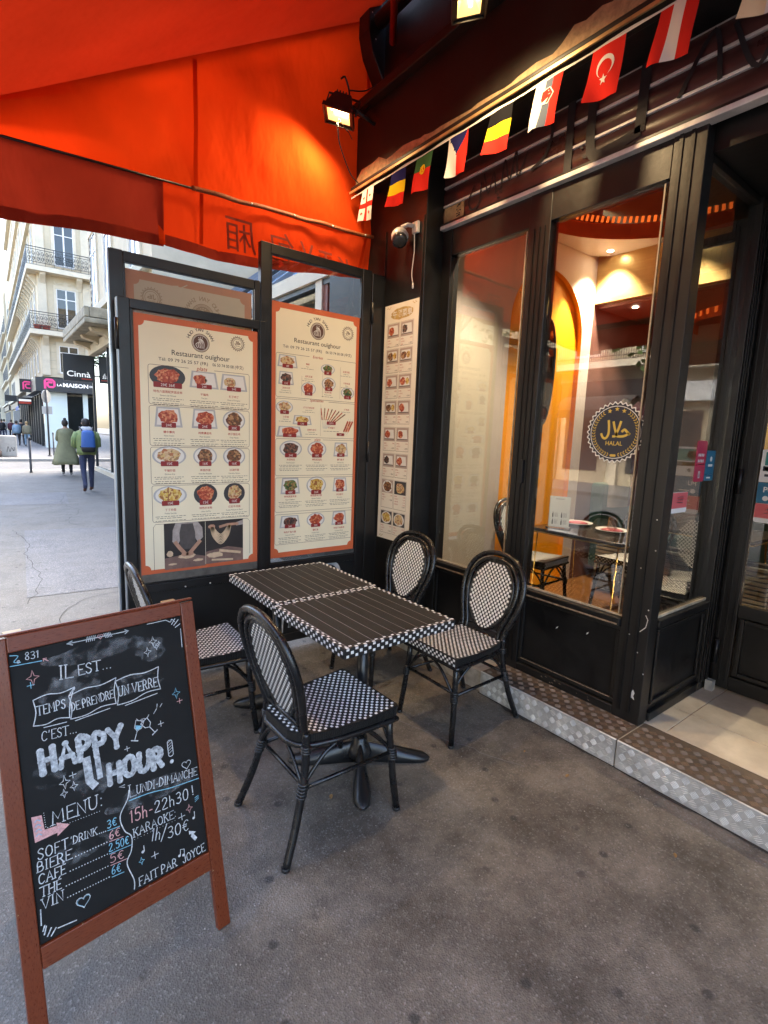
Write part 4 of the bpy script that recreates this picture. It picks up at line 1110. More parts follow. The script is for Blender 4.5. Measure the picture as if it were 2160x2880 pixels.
def boxline(mb, u0, v0, u1, v1, w=.0022, gap=None):
    p = rrect(u0, v0, u1, v1, .012, 3)
    if gap is None: mb.ribbon(p, w, .0011, True)
    else:
        c = (u0+u1)/2
        q = rrect(u0, v0, u1, v1, .012, 3)
        mb.ribbon([(c-gap, v1)] + q[4:] + q[:4] + [(c+gap, v1)], w, .0011)
def head(fn, po, W_, logo_uv, r, seal_uv, sr, name_v, name_w, tel_v, tel_u, tel_w):
    logo(fn, po, *logo_uv, r); seal(fn, po, *seal_uv, sr)
    mb = MB(fn); text(mb, 'Restaurant ouïghour', logo_uv[0]+.005, name_v, .030, .0012, 'c', name_w, off=.006)
    text(mb, 'Tél: 09 79 26 25 57 (FR)', tel_u[0], tel_v, .0185, .0012, 'l', tel_w[0], off=.004); text(mb, '06 50 74 00 08 (中文)', tel_u[1], tel_v, .0185, .0012, 'l', tel_w[1], off=.004)
    mb.build('lettering', 'print_black', po)

# menu on the low screen: dishes above two kitchen photographs
OX, OZ, PW, PH = .650, .690, .720, 1.464
po = thing('menu_poster', 'menu poster with two dough making photographs at the bottom', 'poster', (OX+PW/2, YQ-.005, OZ), 'menu posters on the terrace screens')
fn = frame((OX, YQ-.0045, OZ), (1, 0, 0), (0, 0, 1), (0, -1, 0))
L_ = lambda x, z: (x-OX, z-OZ)
sheet(fn, po, PW, PH, .034, .030)
head(fn, po, PW, L_(1.017, 2.041), .046, L_(1.239, 2.066), .046, 1.955-OZ, .335, 1.918-OZ, (.783-OX, 1.085-OX), (.275, .19))
mb = MB(fn); ln = MB(fn)
boxline(ln, *L_(.727, 1.677), *L_(1.313, 1.892), gap=.075); boxline(ln, *L_(.727, 1.446), *L_(1.313, 1.668)); boxline(ln, *L_(.728, 1.226), *L_(1.313, 1.437)); boxline(ln, *L_(.730, 1.004), *L_(1.313, 1.217)); ln.ribbon([L_(.732, .72), L_(.732, .975), L_(.744, .992), L_(1.30, .992), L_(1.316, .975), L_(1.316, .76)], .0022, .0011)
ln.build('frame_lines', 'print_brown', po)
mr = MB(fn); mk = MB(fn)
text(mr, 'plats', 1.022-OX, 1.884-OZ, .024, .0014, 'c', off=.008, slant=.25)
rows = [(1.815, [('bowl', 'red', '29€ 36€', .17, .105, '特色六面图配宽面皮带', "Saveurs de l'Ouest"), ('sq', 'red', '24€', .15, .085, '干煸鸡', 'Fen Jao'), ('sq', 'pale', '24€', .15, .085, '辣子鸡丁', "Dous à l'Ouïgour")]),
        (1.590, [('sq', 'red', '24€', .135, .10, '馕中馕肉', 'Nann Anlinl'), ('sq', 'red', '24€', .135, .10, '椒麻馕面鸡', 'Plats Soupleti'), ('rd', 'brown', '38€', .125, .105, '椒子面肚鸡', 'Soup Nipani')]),
        (1.370, [('rd', 'pale', '15€', .165, .10, '干煸炒面', 'Quntos drip'), ('rd', 'brown', '16€', .125, .10, '碎面炒面', 'Noodles Royales'), ('rd', 'brown', '16€', .125, .10, '过油炒面', 'Noodles Saham')]),
        (1.140, [('rd', 'yellow', '15€', .165, .10, '丁丁炒面', 'Pezlaz Ssamba'), ('bowl', 'red', '15€', .125, .11, '特色炒米粉', 'Udon de Riz'), ('bowl', 'pale', '16€', .120, .11, '红烧牛肉面', 'Soupe Maison au Bœuf')])]
sd = 1
for zc_, it in rows:
    for k, (pl_, fd_, pr_, w_, h_, zh, nm) in enumerate(it):
        uc = (.830, 1.035, 1.215)[k]
        dish(fn, po, uc-OX, zc_+.018-OZ, w_, h_, pl_, fd_, pr_, sd, 'split' if (zc_ > 1.8 and k) else None)
        caption(mr, mk, uc-OX, zc_-.072-OZ, zh, nm, .185, sd, 4 if zc_ > 1.2 else 3); sd += 1
mr.build('lettering', 'print_red', po); mk.build('lettering', 'print_black', po)
PM = ['print_photo', 'print_apron', 'print_shirt', 'print_skin', 'print_dough', 'print_board']
mb = MB(fn); A = lambda x, z: (x-OX, z-OZ)
mb.mi = 0; mb.rect(*A(.789, .715), *A(1.029, .992), .0011)
mb.mi = 5; mb.flat([A(.789, .715), A(1.029, .715), A(1.029, .775), A(.93, .80), A(.789, .785)], .0013)
mb.mi = 2; mb.flat([A(.855, .992), A(.985, .992), A(1.012, .955), A(1.015, .895), A(.985, .865), A(.965, .90), A(.885, .90), A(.868, .862), A(.835, .88), A(.838, .95)], .0014)
mb.mi = 1; mb.flat([A(.888, .985), A(.955, .985), A(.968, .93), A(.972, .83), A(.88, .83), A(.876, .93)], .0016)
mb.mi = 3; mb.ribbon([A(.852, .875), A(.880, .835), A(.905, .805)], .022, .0018); mb.ribbon([A(.995, .872), A(.965, .838), A(.935, .805)], .022, .0018); mb.flat(blob(*A(.905, .80), .022, .014, 5), .002); mb.flat(blob(*A(.935, .80), .022, .014, 6), .002)
mb.mi = 4; mb.flat(blob(*A(.92, .787), .050, .016, 7), .0017); mb.flat(blob(*A(.82, .81), .02, .018, 8), .0015); mb.flat(blob(*A(.835, .745), .026, .006, 9), .0016); mb.flat(blob(*A(.985, .755), .03, .008, 10), .0016)
mb.build('kitchen_photo', PM, po)
mb = MB(fn); mb.mi = 0; mb.rect(*A(1.031, .722), *A(1.270, .992), .0011)
mb.mi = 5; mb.flat([A(1.031, .722), A(1.27, .722), A(1.27, .80), A(1.17, .822), A(1.031, .80)], .0013)
mb.mi = 2; mb.flat([A(1.27, .985), A(1.225, .972), A(1.225, .95), A(1.27, .955)], .0014)
mb.mi = 3; mb.ribbon([A(1.235, .962), A(1.17, .962), A(1.12, .95)], .016, .0016); mb.flat(blob(*A(1.07, .955), .022, .014, 3), .0016)
mb.mi = 4
for q in range(7):
    a = .010*q; mb.ribbon(crom([A(1.062+a*.3, .95), A(1.078+a*.4, .89+a*.5), A(1.125, .842+a), A(1.172-a*.4, .89+a*.5), A(1.19-a*.3, .955)], 6), .0065, .0018)
mb.flat(blob(*A(1.09, .775), .05, .018, 4), .0016); mb.ribbon([A(1.12, .80), A(1.25, .775)], .016, .0017); mb.ribbon([A(1.07, .745), A(1.2, .735)], .012, .0017)
mb.build('kitchen_photo', PM, po)
orn = MB(fn)
for k in range(-3, 4): orn.ribbon([A(1.015+k*.006, .700), A(1.015+k*.010, .715)], .0015, .0011); orn.ribbon([A(1.015+k*.004, 2.145), A(1.015+k*.010, 2.128)], .0015, .0011)
orn.build('ornament', 'print_orange2', po)

# menu on the tall screen
OX, OZ, PW, PH = 1.492, .684, .702, 1.697
po = thing('menu_poster', 'menu poster with starters, skewers and grilled fish beside the pillar', 'poster', (OX+PW/2, YP-.005, OZ), 'menu posters on the terrace screens')
fn = frame((OX, YP-.0045, OZ), (1, 0, 0), (0, 0, 1), (0, -1, 0))
sheet(fn, po, PW, PH, .036, .030)
head(fn, po, PW, L_(1.839, 2.238), .050, L_(2.085, 2.258), .050, 2.143-OZ, .365, 2.100-OZ, (1.579-OX, 1.905-OX), (.295, .215))
ln = MB(fn); mr = MB(fn); mk = MB(fn)
for a, b, g in ((1.781, 2.063, .07), (1.518, 1.770, .09), (1.254, 1.504, .05), (1.003, 1.240, None), (.775, .986, None)): boxline(ln, *L_(1.531, a), *L_(2.165, b), gap=g)
for u in (1.722, 1.885, 2.03): ln.ribbon([L_(u, 1.80), L_(u, 1.93 if u < 1.8 else 2.02)], .0012, .0011)
ln.ribbon([L_(1.875, 1.53), L_(1.875, 1.75)], .0012, .0011)
ln.build('frame_lines', 'print_brown', po)
text(mr, 'Entrées', 1.843-OX, 2.056-OZ, .019, .0014, 'c', slant=.2, off=.006); text(mr, 'Spécialités', 1.84-OX, 1.765-OZ, .019, .0014, 'c', slant=.2, off=.006); text(mr, 'plats', 1.852-OX, 1.496-OZ, .019, .0014, 'c', slant=.2, off=.006)
small = [(1.615, 2.015, .13, .07, 'sq', 'pale', '8€', 1.765, 2.005, '薄荷', 'Pizan'), (1.925, 1.995, .10, .06, 'rd', 'green', '8€', 2.08, 1.985, '蔬菜汤面', 'Salade verte'), (1.605, 1.905, .10, .075, 'sq', 'dark', '12€', 1.605, 1.835, '凉拌木耳', 'Champignons noirs'),
         (1.775, 1.850, .10, .075, 'rd', 'red', '11€', 1.775, 1.925, '皮辣红菜', 'Salade de tomates'), (1.935, 1.895, .10, .08, 'rd', 'brown', '14€', 1.93, 1.83, '凉拌牛肉', 'Bœuf en salade'), (2.095, 1.845, .10, .07, 'rd', 'green', '11€', 2.085, 1.905, '海带凉菜', 'Algues'),
         (1.595, 1.715, .11, .075, 'rd', 'pale', '9€', 1.78, 1.715, '烤包子卤洋芋', 'Samsa du four'), (1.73, 1.635, .13, .055, 'sq', 'yellow', '13€', 1.605, 1.645, '小花馍', 'Petits pains'), (1.635, 1.555, .17, .06, 'sq', 'red', '13€', 1.805, 1.565, '招牌牛肉包', 'Raviolis bœuf')]
for i, (u, v, w_, h_, pl_, fd_, pr_, tu, tv, zh, nm) in enumerate(small):
    dish(fn, po, u-OX, v-OZ, w_, h_, pl_, fd_, pr_, 40+i)
    text(mr, zh, tu-OX, tv-OZ, .0105, .0012, 'c', off=.01); text(mk, nm, tu-OX, tv-.014-OZ, .0068, .0012, 'c'); wordline(mk, tu-.05-OX, tu+.045-OX, tv-.026-OZ, .0022, i+60)
sk = MB(fn)                                                        # skewers
for q in range(8):
    a = R(100-9*q); p0 = (1.895+.004*q, 1.585); p1 = (p0[0]+.115*math.cos(a)+.01*q, p0[1]+.06+.085*math.sin(a)); sk.mi = 0; sk.ribbon([L_(*p0), L_(*p1)], .002, .0013)
    sk.mi = 4+(q % 2); d_ = ((p1[0]-p0[0]), (p1[1]-p0[1]))
    sk.ribbon([L_(p0[0]+d_[0]*.42, p0[1]+d_[1]*.42), L_(p0[0]+d_[0]*.95, p0[1]+d_[1]*.95)], .0085, .0016)
for q in range(3):
    sk.mi = 0; sk.ribbon([L_(2.06+.018*q, 1.545), L_(2.11+.02*q, 1.66)], .002, .0013); sk.mi = 4; sk.ribbon([L_(2.072+.018*q, 1.57), L_(2.103+.02*q, 1.64)], .014, .0016)
sk.mi = 3; sk.flat(rrect(*L_(1.925, 1.612), *L_(2.0, 1.636), .004), .002); sk.flat(rrect(*L_(2.01, 1.536), *L_(2.075, 1.556), .004), .002)
sk.mi = 1; text(sk, '12€/5', 1.962-OX, 1.618-OZ, .012, .0025); text(sk, '18€', 2.042-OX, 1.540-OZ, .011, .0025)
sk.build('dish_picture', DM, po)
text(mr, '烤肉串', 2.09-OX, 1.72-OZ, .0105, .0012, 'c', off=.01); text(mk, "Brochettes d'agneau", 2.085-OX, 1.705-OZ, .0068, .0012, 'c'); text(mr, '馕羊腱子', 1.965-OX, 1.585-OZ, .0105, .0012, 'c', off=.01); wordline(mk, 1.90-OX, 2.03-OX, 1.565-OZ, .0025, 5)
rows = [(1.420, [('rd', 'dark', '24€', .15, .10, '木须肉肉', 'Bœuf du jour'), ('rd', 'red', '18€', .135, .10, '特色茄油肉', 'Riz sauté'), ('sq', 'pale', '16€', .11, .09, '馕包粉子', 'Hannan Fou')]),
        (1.165, [('sq', 'green', '48€', .13, .10, '特色蒸面羊排', 'Gigot Ouïghour'), ('rd', 'yellow', '26€', .14, .11, '特色面鸡大面', 'Agneau Ouzbek'), ('sq', 'red', '28€', .11, .09, '羊汤面子', 'Riz Latou')]),
        (.915, [('sq', 'dark', '28€', .14, .075, '特色烤鱼大盘', 'Grande Grillée'), ('rd', 'red', '28€', .13, .09, '爆辣鱼', 'Poisson Dou'), ('sq', 'red', '26€', .115, .09, '特色干烧酥肉', 'Crevette Royal')])]
for zc_, it in rows:
    for k, (pl_, fd_, pr_, w_, h_, zh, nm) in enumerate(it):
        uc = (1.645, 1.85, 2.05)[k]
        dish(fn, po, uc-OX, zc_+.018-OZ, w_, h_, pl_, fd_, pr_, sd)
        caption(mr, mk, uc-OX, zc_-.062-OZ, zh, nm, .19, sd, 4); sd += 1
mr.build('lettering', 'print_red', po); mk.build('lettering', 'print_black', po)
orn = MB(fn)
for k in range(-4, 5): orn.ribbon([L_(1.845+k*.006, .690), L_(1.845+k*.011, .712)], .0016, .0011); orn.ribbon([L_(1.845+k*.004, 2.374), L_(1.845+k*.011, 2.350)], .0016, .0011)
orn.build('ornament', 'print_orange2', po)

# back of the menu on the raised rear screen, read through its paper
mat('back_paper', (0.44, 0.41, 0.33), 0.6, var=0.06, vscale=3)
mat('back_border', (0.40, 0.22, 0.15), 0.6, var=0.08, vscale=3)
mat('back_ink', (0.27, 0.23, 0.17), 0.6)
po = thing('menu_poster', 'faded reverse side of a menu behind the raised rear screen', 'poster', (1.0, YP-.004, .72), 'menu posters on the terrace screens')
fn = frame((.640, YP-.0045, .72), (1, 0, 0), (0, 0, 1), (0, -1, 0))
sheet(fn, po, .722, 1.672, .045, .030, 'back_border', 'back_paper')
logo(fn, po, .42, 1.490, .060, 'back_ink', 'back_paper', True); seal(fn, po, .135, 1.540, .058, 'back_ink', True)
mb = MB(fn)
for p in ([(.22, 1.60), (.25, 1.625), (.28, 1.63)], [(.27, 1.57), (.29, 1.62), (.33, 1.645)], [(.31, 1.60), (.35, 1.60)]): mb.ribbon(p, .006, .0014)
mb.build('scuff', 'back_paper', po)

# lunch menu on the pillar
mat('lunch_paper', (0.78, 0.73, 0.62), 0.5, var=0.06, vscale=4)
mat('lunch_gold', (0.52, 0.36, 0.12), 0.45, var=0.25, vscale=20)
mat('lunch_tray', (0.42, 0.33, 0.28), 0.5, var=0.1, vscale=10)
mat('lunch_line', (0.16, 0.12, 0.10), 0.6)
po = thing('lunch_menu', 'narrow cream lunch menu with sixteen dish pictures on the black pillar', 'poster', (2.379, 2.96, .77))
fn = frame((2.3785, 3.150, .772), (0, -1, 0), (0, 0, 1), (-1, 0, 0))
PW, PH = .378, 1.712
mb = MB(fn); mb.prism([(0, 0), (PW, 0), (PW, PH), (0, PH)], 0, .0012); mb.build('sheet', 'lunch_paper', po)
mb = MB(fn); mb.flat(blob(.20, 1.640, .125, .040, 3, 24, .10), .0016); mb.build('title_band', 'lunch_gold', po)
mb = MB(fn); text(mb, '午餐菜单', .20, 1.618, .040, .0022, 'c', off=.012); mb.build('title', 'print_white', po)
mb = MB(fn)
for u, v, s_ in ((.03, 1.69, 1), (.35, 1.69, -1), (.03, .02, 1), (.35, .02, -1)):
    for k in range(5): mb.disc(u+s_*k*.009, v+(.006*math.sin(k*2.0)), .004, .0016, 7)
mb.build('corner_flourish', 'lunch_gold', po)
tops = [2.352, 2.172, 1.990, 1.806, 1.614, 1.422, 1.227, .990]; bots = [2.189, 2.005, 1.823, 1.638, 1.442, 1.248, 1.012, .819]
LM = ['lunch_tray', 'print_white', 'print_dark'] + DM[3:]
ln = MB(fn); mr = MB(fn); mk = MB(fn)
fds = ['red', 'dark', 'brown', 'brown', 'red', 'red', 'brown', 'red', 'red', 'red', 'dark', 'red', 'brown', 'pale', 'yellow', 'pale']
for i, (t_, b_) in enumerate(zip(tops, bots)):
    for j in range(2):
        u0 = .036+j*.152; u1 = u0+.140; v1 = t_-.772; v0 = b_-.772
        ln.ribbon([(u0, v0), (u1, v0), (u1, v1), (u0, v1)], .0022, .0016, True)
        ph = .098; vb = v1-.004-ph; uc = (u0+u1)/2
        mb = MB(fn); mb.mi = 2 if (i == 6 and j) or (i == 7) else 0; mb.rect(u0+.004, vb, u1-.004, v1-.004, .0016)
        if i < 6:
            mb.mi = 1; mb.flat([(u0+.014, vb+.020), (u1-.014, vb+.020), (u1-.022, v1-.018), (u0+.022, v1-.018)], .0020)
            mb.mi = 2; mb.rect(u0+.012, vb+.014, u1-.012, vb+.018, .0019)
            mb.mi = FOOD[fds[i*2+j]]; mb.flat(blob(uc-.022, vb+.050, .030, .028, 70+i*2+j), .0024)
            mb.mi = FOOD['yellow'] if (i, j) in ((1, 0), (3, 0), (2, 1), (1, 1)) else 1; mb.flat(blob(uc+.028, vb+.052, .020, .024, 90+i*2+j, 12, .06), .0024)
        else:
            mb.mi = 1
            if not (i == 6 and j): mb.disc(uc, vb+.049, .060, .0019, 22, .046)
            mb.mi = FOOD[fds[i*2+j]]; mb.flat(blob(uc, vb+.049, .050, .038, 70+i*2+j), .0024)
        mb.build('dish_picture', LM, po)
        n3 = 4 if (i == 6 and j) else 2
        for q in range(n3):
            text(mr, ('套餐A:', '小炒鸡丁', '大盘牛肉', '红烧茄子')[q], u0+.008, vb-.020-q*.019, .0085, .0016, 'l'); 
            text(mr, ('12,80', '13,50', '12,80', '14,80')[(q+i+j) % 4] if q == 0 or n3 > 2 else '', u1-.008, vb-.020-q*.019, .009, .0016, 'r') if (q == 0 or n3 > 2) else None
        text(mk, '+ 饮料', u1-.008, vb-.020-n3*.018+.0, .0095, .0016, 'r')
        text(mr, '米饭', u0+.008, vb-.020-2*.019, .0085, .0016, 'l') if n3 == 2 else None
ln.build('frame_lines', 'lunch_line', po); mr.build('lettering', 'print_red', po); mk.build('lettering', 'print_black', po)
# ------------------------------------------------------------------ bistro chairs
mat('tube_black', (0.009, 0.009, 0.0095), 0.27, var=0.2, vscale=12, spec=0.5)
mat('weave_black', (0.006, 0.0056, 0.0055), 0.5, var=0.3, vscale=60, bump=0.35, bscale=420)
mat('weave_white', (0.84, 0.82, 0.78), 0.42, var=0.12, vscale=40)
mat('binding', (0.018, 0.018, 0.018), 0.35)
def patch(mb, c, a, b, n, h=.0016):
    """one raised square of weave"""
    c, a, b, n = map(Vector, (c, a, b, n))
    lo = [mb.V(tuple(c+a*x+b*y)) for x, y in ((-1, -1), (1, -1), (1, 1), (-1, 1))]
    hi = [mb.V(tuple(c+a*x*.78+b*y*.78+n*h)) for x, y in ((-1, -1), (1, -1), (1, 1), (-1, 1))]
    for k in range(4): mb.F((lo[k], lo[(k+1) % 4], hi[(k+1) % 4], hi[k]))
    mb.F(hi)
def seat_hw(x):                                       # half width of the seat along its depth
    P = [(-.215, .085), (-.205, .115), (-.185, .138), (-.14, .163), (-.05, .185), (.08, .197), (.225, .203)]
    if x <= P[0][0]: return P[0][1]
    for (a, b), (c, d) in zip(P, P[1:]):
        if x <= c: return b+(d-b)*(x-a)/(c-a)
    return P[-1][1]
def seat_z(x, y): return .458 + .010*(x/.22)**2*(1 if x > 0 else .3) - .010*(1-(y/.2)**2)*(1-min(1, abs(x)/.25))
def make_chair():
    t = thing('bistro_chair', 'woven bistro chair', 'chair')
    # seat body
    xs = [-.215+.44*k/22 for k in range(23)]
    out = [(x, seat_hw(x)) for x in xs]
    ring = out + [(.232, .19)] + [(.232, -.19)] + [(x, -y) for x, y in out[::-1]]
    mb = MB(); mb.smooth = True
    def sg(i, j):
        x = -.215+.445*i; w = seat_hw(x)-.002; y = (2*j-1)*w
        return (x, y, seat_z(x, y))
    mb.grid(sg, 24, 16)
    mb.smooth = False
    top = [(x, y, seat_z(x, y)) for x, y in ring]; bot = [(x*.985, y*.975, .415) for x, y in ring]
    a = [mb.V(p) for p in top]; b = [mb.V(p) for p in bot]; n = len(a)
    for k in range(n): mb.F((a[k], b[k], b[(k+1) % n], a[(k+1) % n]))
    mb.F(b[::-1])
    seat = mb.build('seat', 'weave_black', t)
    mb = MB()
    for s in (-1, 1):                                 # side stitching
        for k in range(46):
            x = -.17+.385*k/45; y = s*(seat_hw(x)+.0005)
            mb.tube([(x, y*.999, seat_z(x, y)+.0005), (x, y*.992, .428)], .0022, 4, caps=False)
    mb.build('edge_binding', 'weave_black', seat, kind='stuff')
    mb = MB(); px_, row = .031, .0135
    r = 0; x = -.198
    while x < .226:
        w = seat_hw(x)-.010; off = px_/2 if r % 2 else 0
        k = -12
        while k <= 12:
            y = k*px_+off
            if abs(y) < w: patch(mb, (x, y, seat_z(x, y)+.0002), (.0050, 0, .0006 if x > .1 else 0), (0, .0056, 0), (0, 0, 1), .0013)
            k += 1
        x += row; r += 1
    for q in range(3):                                # the weave turns down over the front edge
        z = .462-.0135*q; off = px_/2 if (r+q) % 2 else 0
        for k in range(-9, 10):
            y = k*px_+off
            if abs(y) < .188: patch(mb, (.2325-.0012*q, y, z-.006), (0, .0064, 0), (0, 0, .0055), (1, 0, 0))
    mb.build('seat_weave', 'weave_white', seat, kind='stuff')
    mb = MB(); rim = [(x*.99, y*.985, .412) for x, y in out] + [(.222, .18, .412)]
    path = [(x, -y, z) for x, y, z in rim[::-1]] + rim
    mb.tube(path, .012, 8, closed=True); mb.build('seat_frame', 'tube_black', t)
    # front legs
    for s in (-1, 1):
        mb = MB(); mb.tube([(.203, s*.176, .425), (.206, s*.180, .34), (.222, s*.194, .15), (.238, s*.206, .006)], [.0150, .0150, .0150, .0142], 12); mb.build('leg', 'tube_black', t)
        mb = MB(); mb.lathe([(.0160, 0.0), (.0170, .004), (.0170, .012), (.0160, .014)], (.238, s*.206, 0.0), 12); mb.build('foot_cap', 'binding', t)
    # rear legs run on upwards into the back hoop
    for s in (-1, 1):
        mb = MB(); mb.tube(crom([(-.176, s*.158, .47), (-.176, s*.160, .38), (-.190, s*.168, .28), (-.228, s*.185, .14), (-.278, s*.206, .006)], 5), .0152, 12); mb.build('leg', 'tube_black', t)
        mb = MB(); mb.lathe([(.0160, 0.0), (.0170, .004), (.0170, .012), (.0160, .014)], (-.2795, s*.206, 0.0), 12); mb.build('foot_cap', 'binding', t)
    bx = lambda z: -.176 - .27*(z-.46)                 # rake of the back
    hoop = [(.150, .455), (.158, .50), (.180, .56), (.203, .63), (.214, .70), (.206, .77), (.176, .832), (.125, .876), (.062, .899)]
    pts = [(bx(z), y, z) for y, z in hoop] + [(bx(.904), 0, .904)] + [(bx(z), -y, z) for y, z in hoop[::-1]]
    mb = MB(); mb.tube(crom(pts, 4), .0150, 12); mb.build('back_hoop', 'tube_black', t)
    inner = [(.118, .452), (.122, .50), (.146, .57), (.166, .64), (.174, .70), (.166, .762), (.140, .815), (.098, .850), (.048, .868)]
    pts = [(bx(z)+.003, y, z) for y, z in inner] + [(bx(.872)+.003, 0, .872)] + [(bx(z)+.003, -y, z) for y, z in inner[::-1]]
    mb = MB(); mb.tube(crom(pts, 4), .0130, 10); mb.build('inner_hoop', 'tube_black', t)
    mb = MB(); mb.tube([(bx(.455)+.004, -.13, .452), (bx(.455)+.004, .13, .452)], .011, 8); mb.tube([(bx(.50), -.128, .488), (bx(.50), .128, .488)], .008, 8); mb.build('back_rail', 'tube_black', t)
    # woven oval
    oc, oh = .672, .190
    def ow(z):                                          # half width of the egg-shaped panel
        k = (z-oc)/oh
        return .150*math.sqrt(max(0, 1-k*k))*(1+.10*k)
    sgn = 1
    mb = MB()
    rim = []
    for k in range(36):
        a = 2*math.pi*k/36; z = oc+oh*math.sin(a); rim.append((bx(z)+.004, .150*math.cos(a)*(1+.10*math.sin(a)), z))
    mb.tube(rim, .0095, 8, closed=True); rm_ = mb.build('panel_rim', 'tube_black', t)
    mb = MB()
    f_ = [mb.V((p[0]+.006, p[1]*.97, p[2])) for p in rim]; b_ = [mb.V((p[0]-.004, p[1]*.97, p[2])) for p in rim]
    mb.F(f_); mb.F(b_[::-1])
    pan = mb.build('back_panel', 'weave_black', t)
    # the lower apron between the hoops
    mb = MB(); zz_ = [.455, .48, .51, .55, .59]
    for a, b in zip(zz_, zz_[1:]):
        def yi(z): return .120+.034*min(1, max(0, (z-.50)/.10))
        for s in (-1, 1):
            lo = ow(a)*.98 if a > oc-oh else 0; hi = ow(b)*.98 if b > oc-oh else 0
            mb.poly([(bx(a)+.003, s*lo, a), (bx(a)+.003, s*yi(a), a), (bx(b)+.003, s*yi(b), b), (bx(b)+.003, s*hi, b)])
    mb.build('back_apron', 'weave_black', t)
    mb = MB(); nrm = Vector((.27, 0, 0))
    up = Vector((-.27, 0, 1)).normalized(); nn = Vector((1, 0, .27)).normalized()
    r = 0; z = oc-oh+.012
    while z < oc+oh-.008:
        off = .01325 if r % 2 else 0; w = ow(z)-.012
        for k in range(-8, 9):
            y = k*.0265+off
            if abs(y) < w:
                c = Vector((bx(z)+.0102, y, z)); patch(mb, c, Vector((0, .0074, 0)), up*.0066, nn)
                patch(mb, Vector((bx(z)-.0002, y, z)), Vector((0, -.0058, 0)), up*.0044, -nn, .001)
        z += .0145; r += 1
    mb.build('back_weave', 'weave_white', pan, kind='stuff')
    # stretchers, curved braces and cord bindings
    def leg_at(fr_, s, z):
        if fr_: k = (z-.006)/.419; return (.238+(.203-.238)*k, s*(.206+(.176-.206)*k), z)
        P = [(.006, -.278, .206), (.14, -.228, .185), (.28, -.190, .168), (.38, -.176, .160), (.47, -.176, .158)]
        for (a, b, c), (d, e, f) in zip(P, P[1:]):
            if z <= d: q = (z-a)/(d-a); return (b+(e-b)*q, s*(c+(f-c)*q), z)
    for s in (-1, 1):
        mb = MB(); mb.tube([leg_at(1, s, .262), leg_at(0, s, .262)], .0085, 8); mb.build('stretcher', 'tube_black', t)
    for fr_ in (1, 0):
        mb = MB(); mb.tube([leg_at(fr_, -1, .275), leg_at(fr_, 1, .275)], .0085, 8); mb.build('stretcher', 'tube_black', t)
    for fr_ in (1, 0):
        for s in (-1, 1):
            a = leg_at(fr_, s, .262 if not fr_ else .255); d = -1 if fr_ else 1
            mb = MB(); mb.tube(crom([a, (a[0]+d*.035, s*.17, .31), (a[0]+d*.10, s*.172, .375), (a[0]+d*.17, s*.176, .408)], 4), .0075, 8); mb.build('brace', 'tube_black', t)
            mb = MB(); mb.tube(crom([a, (a[0]-d*.004, s*.145, .31), (a[0]-d*.006, s*.085, .375), (a[0]-d*.008, s*.025, .405)], 4), .0075, 8); mb.build('brace', 'tube_black', t)
            mb = MB()
            for q in range(5):
                c = leg_at(fr_, s, .236+q*.011); mb.lathe([(.0168, -.0045), (.0205, -.0025), (.0205, .0025), (.0168, .0045)], c, 12)
            mb.build('binding', 'binding', t)
    for s in (-1, 1):
        mb = MB()
        for q in range(3): mb.lathe([(.0168, -.0045), (.0200, -.002), (.0200, .002), (.0168, .0045)], (-.176, s*.159, .395+q*.010), 12)
        mb.build('binding', 'binding', t)
    return t
G_CH = 'bistro chairs around the terrace tables'
ch0 = make_chair()
place(ch0, (1.03, 1.685, 0), R(1.5), 'woven bistro chair seen from behind, standing between the chalkboard and the tables', G_CH)
place(copy_tree(ch0), (2.012, 1.872, 0), R(180), 'woven bistro chair with its rear legs against the tread plate step', G_CH)
place(copy_tree(ch0), (1.985, 2.56, 0), R(183), 'woven bistro chair below the lunch menu on the pillar', G_CH)
place(copy_tree(ch0), (.79, 2.545, 0), R(-1), 'woven bistro chair partly hidden behind the chalkboard and the nearest chair', G_CH)

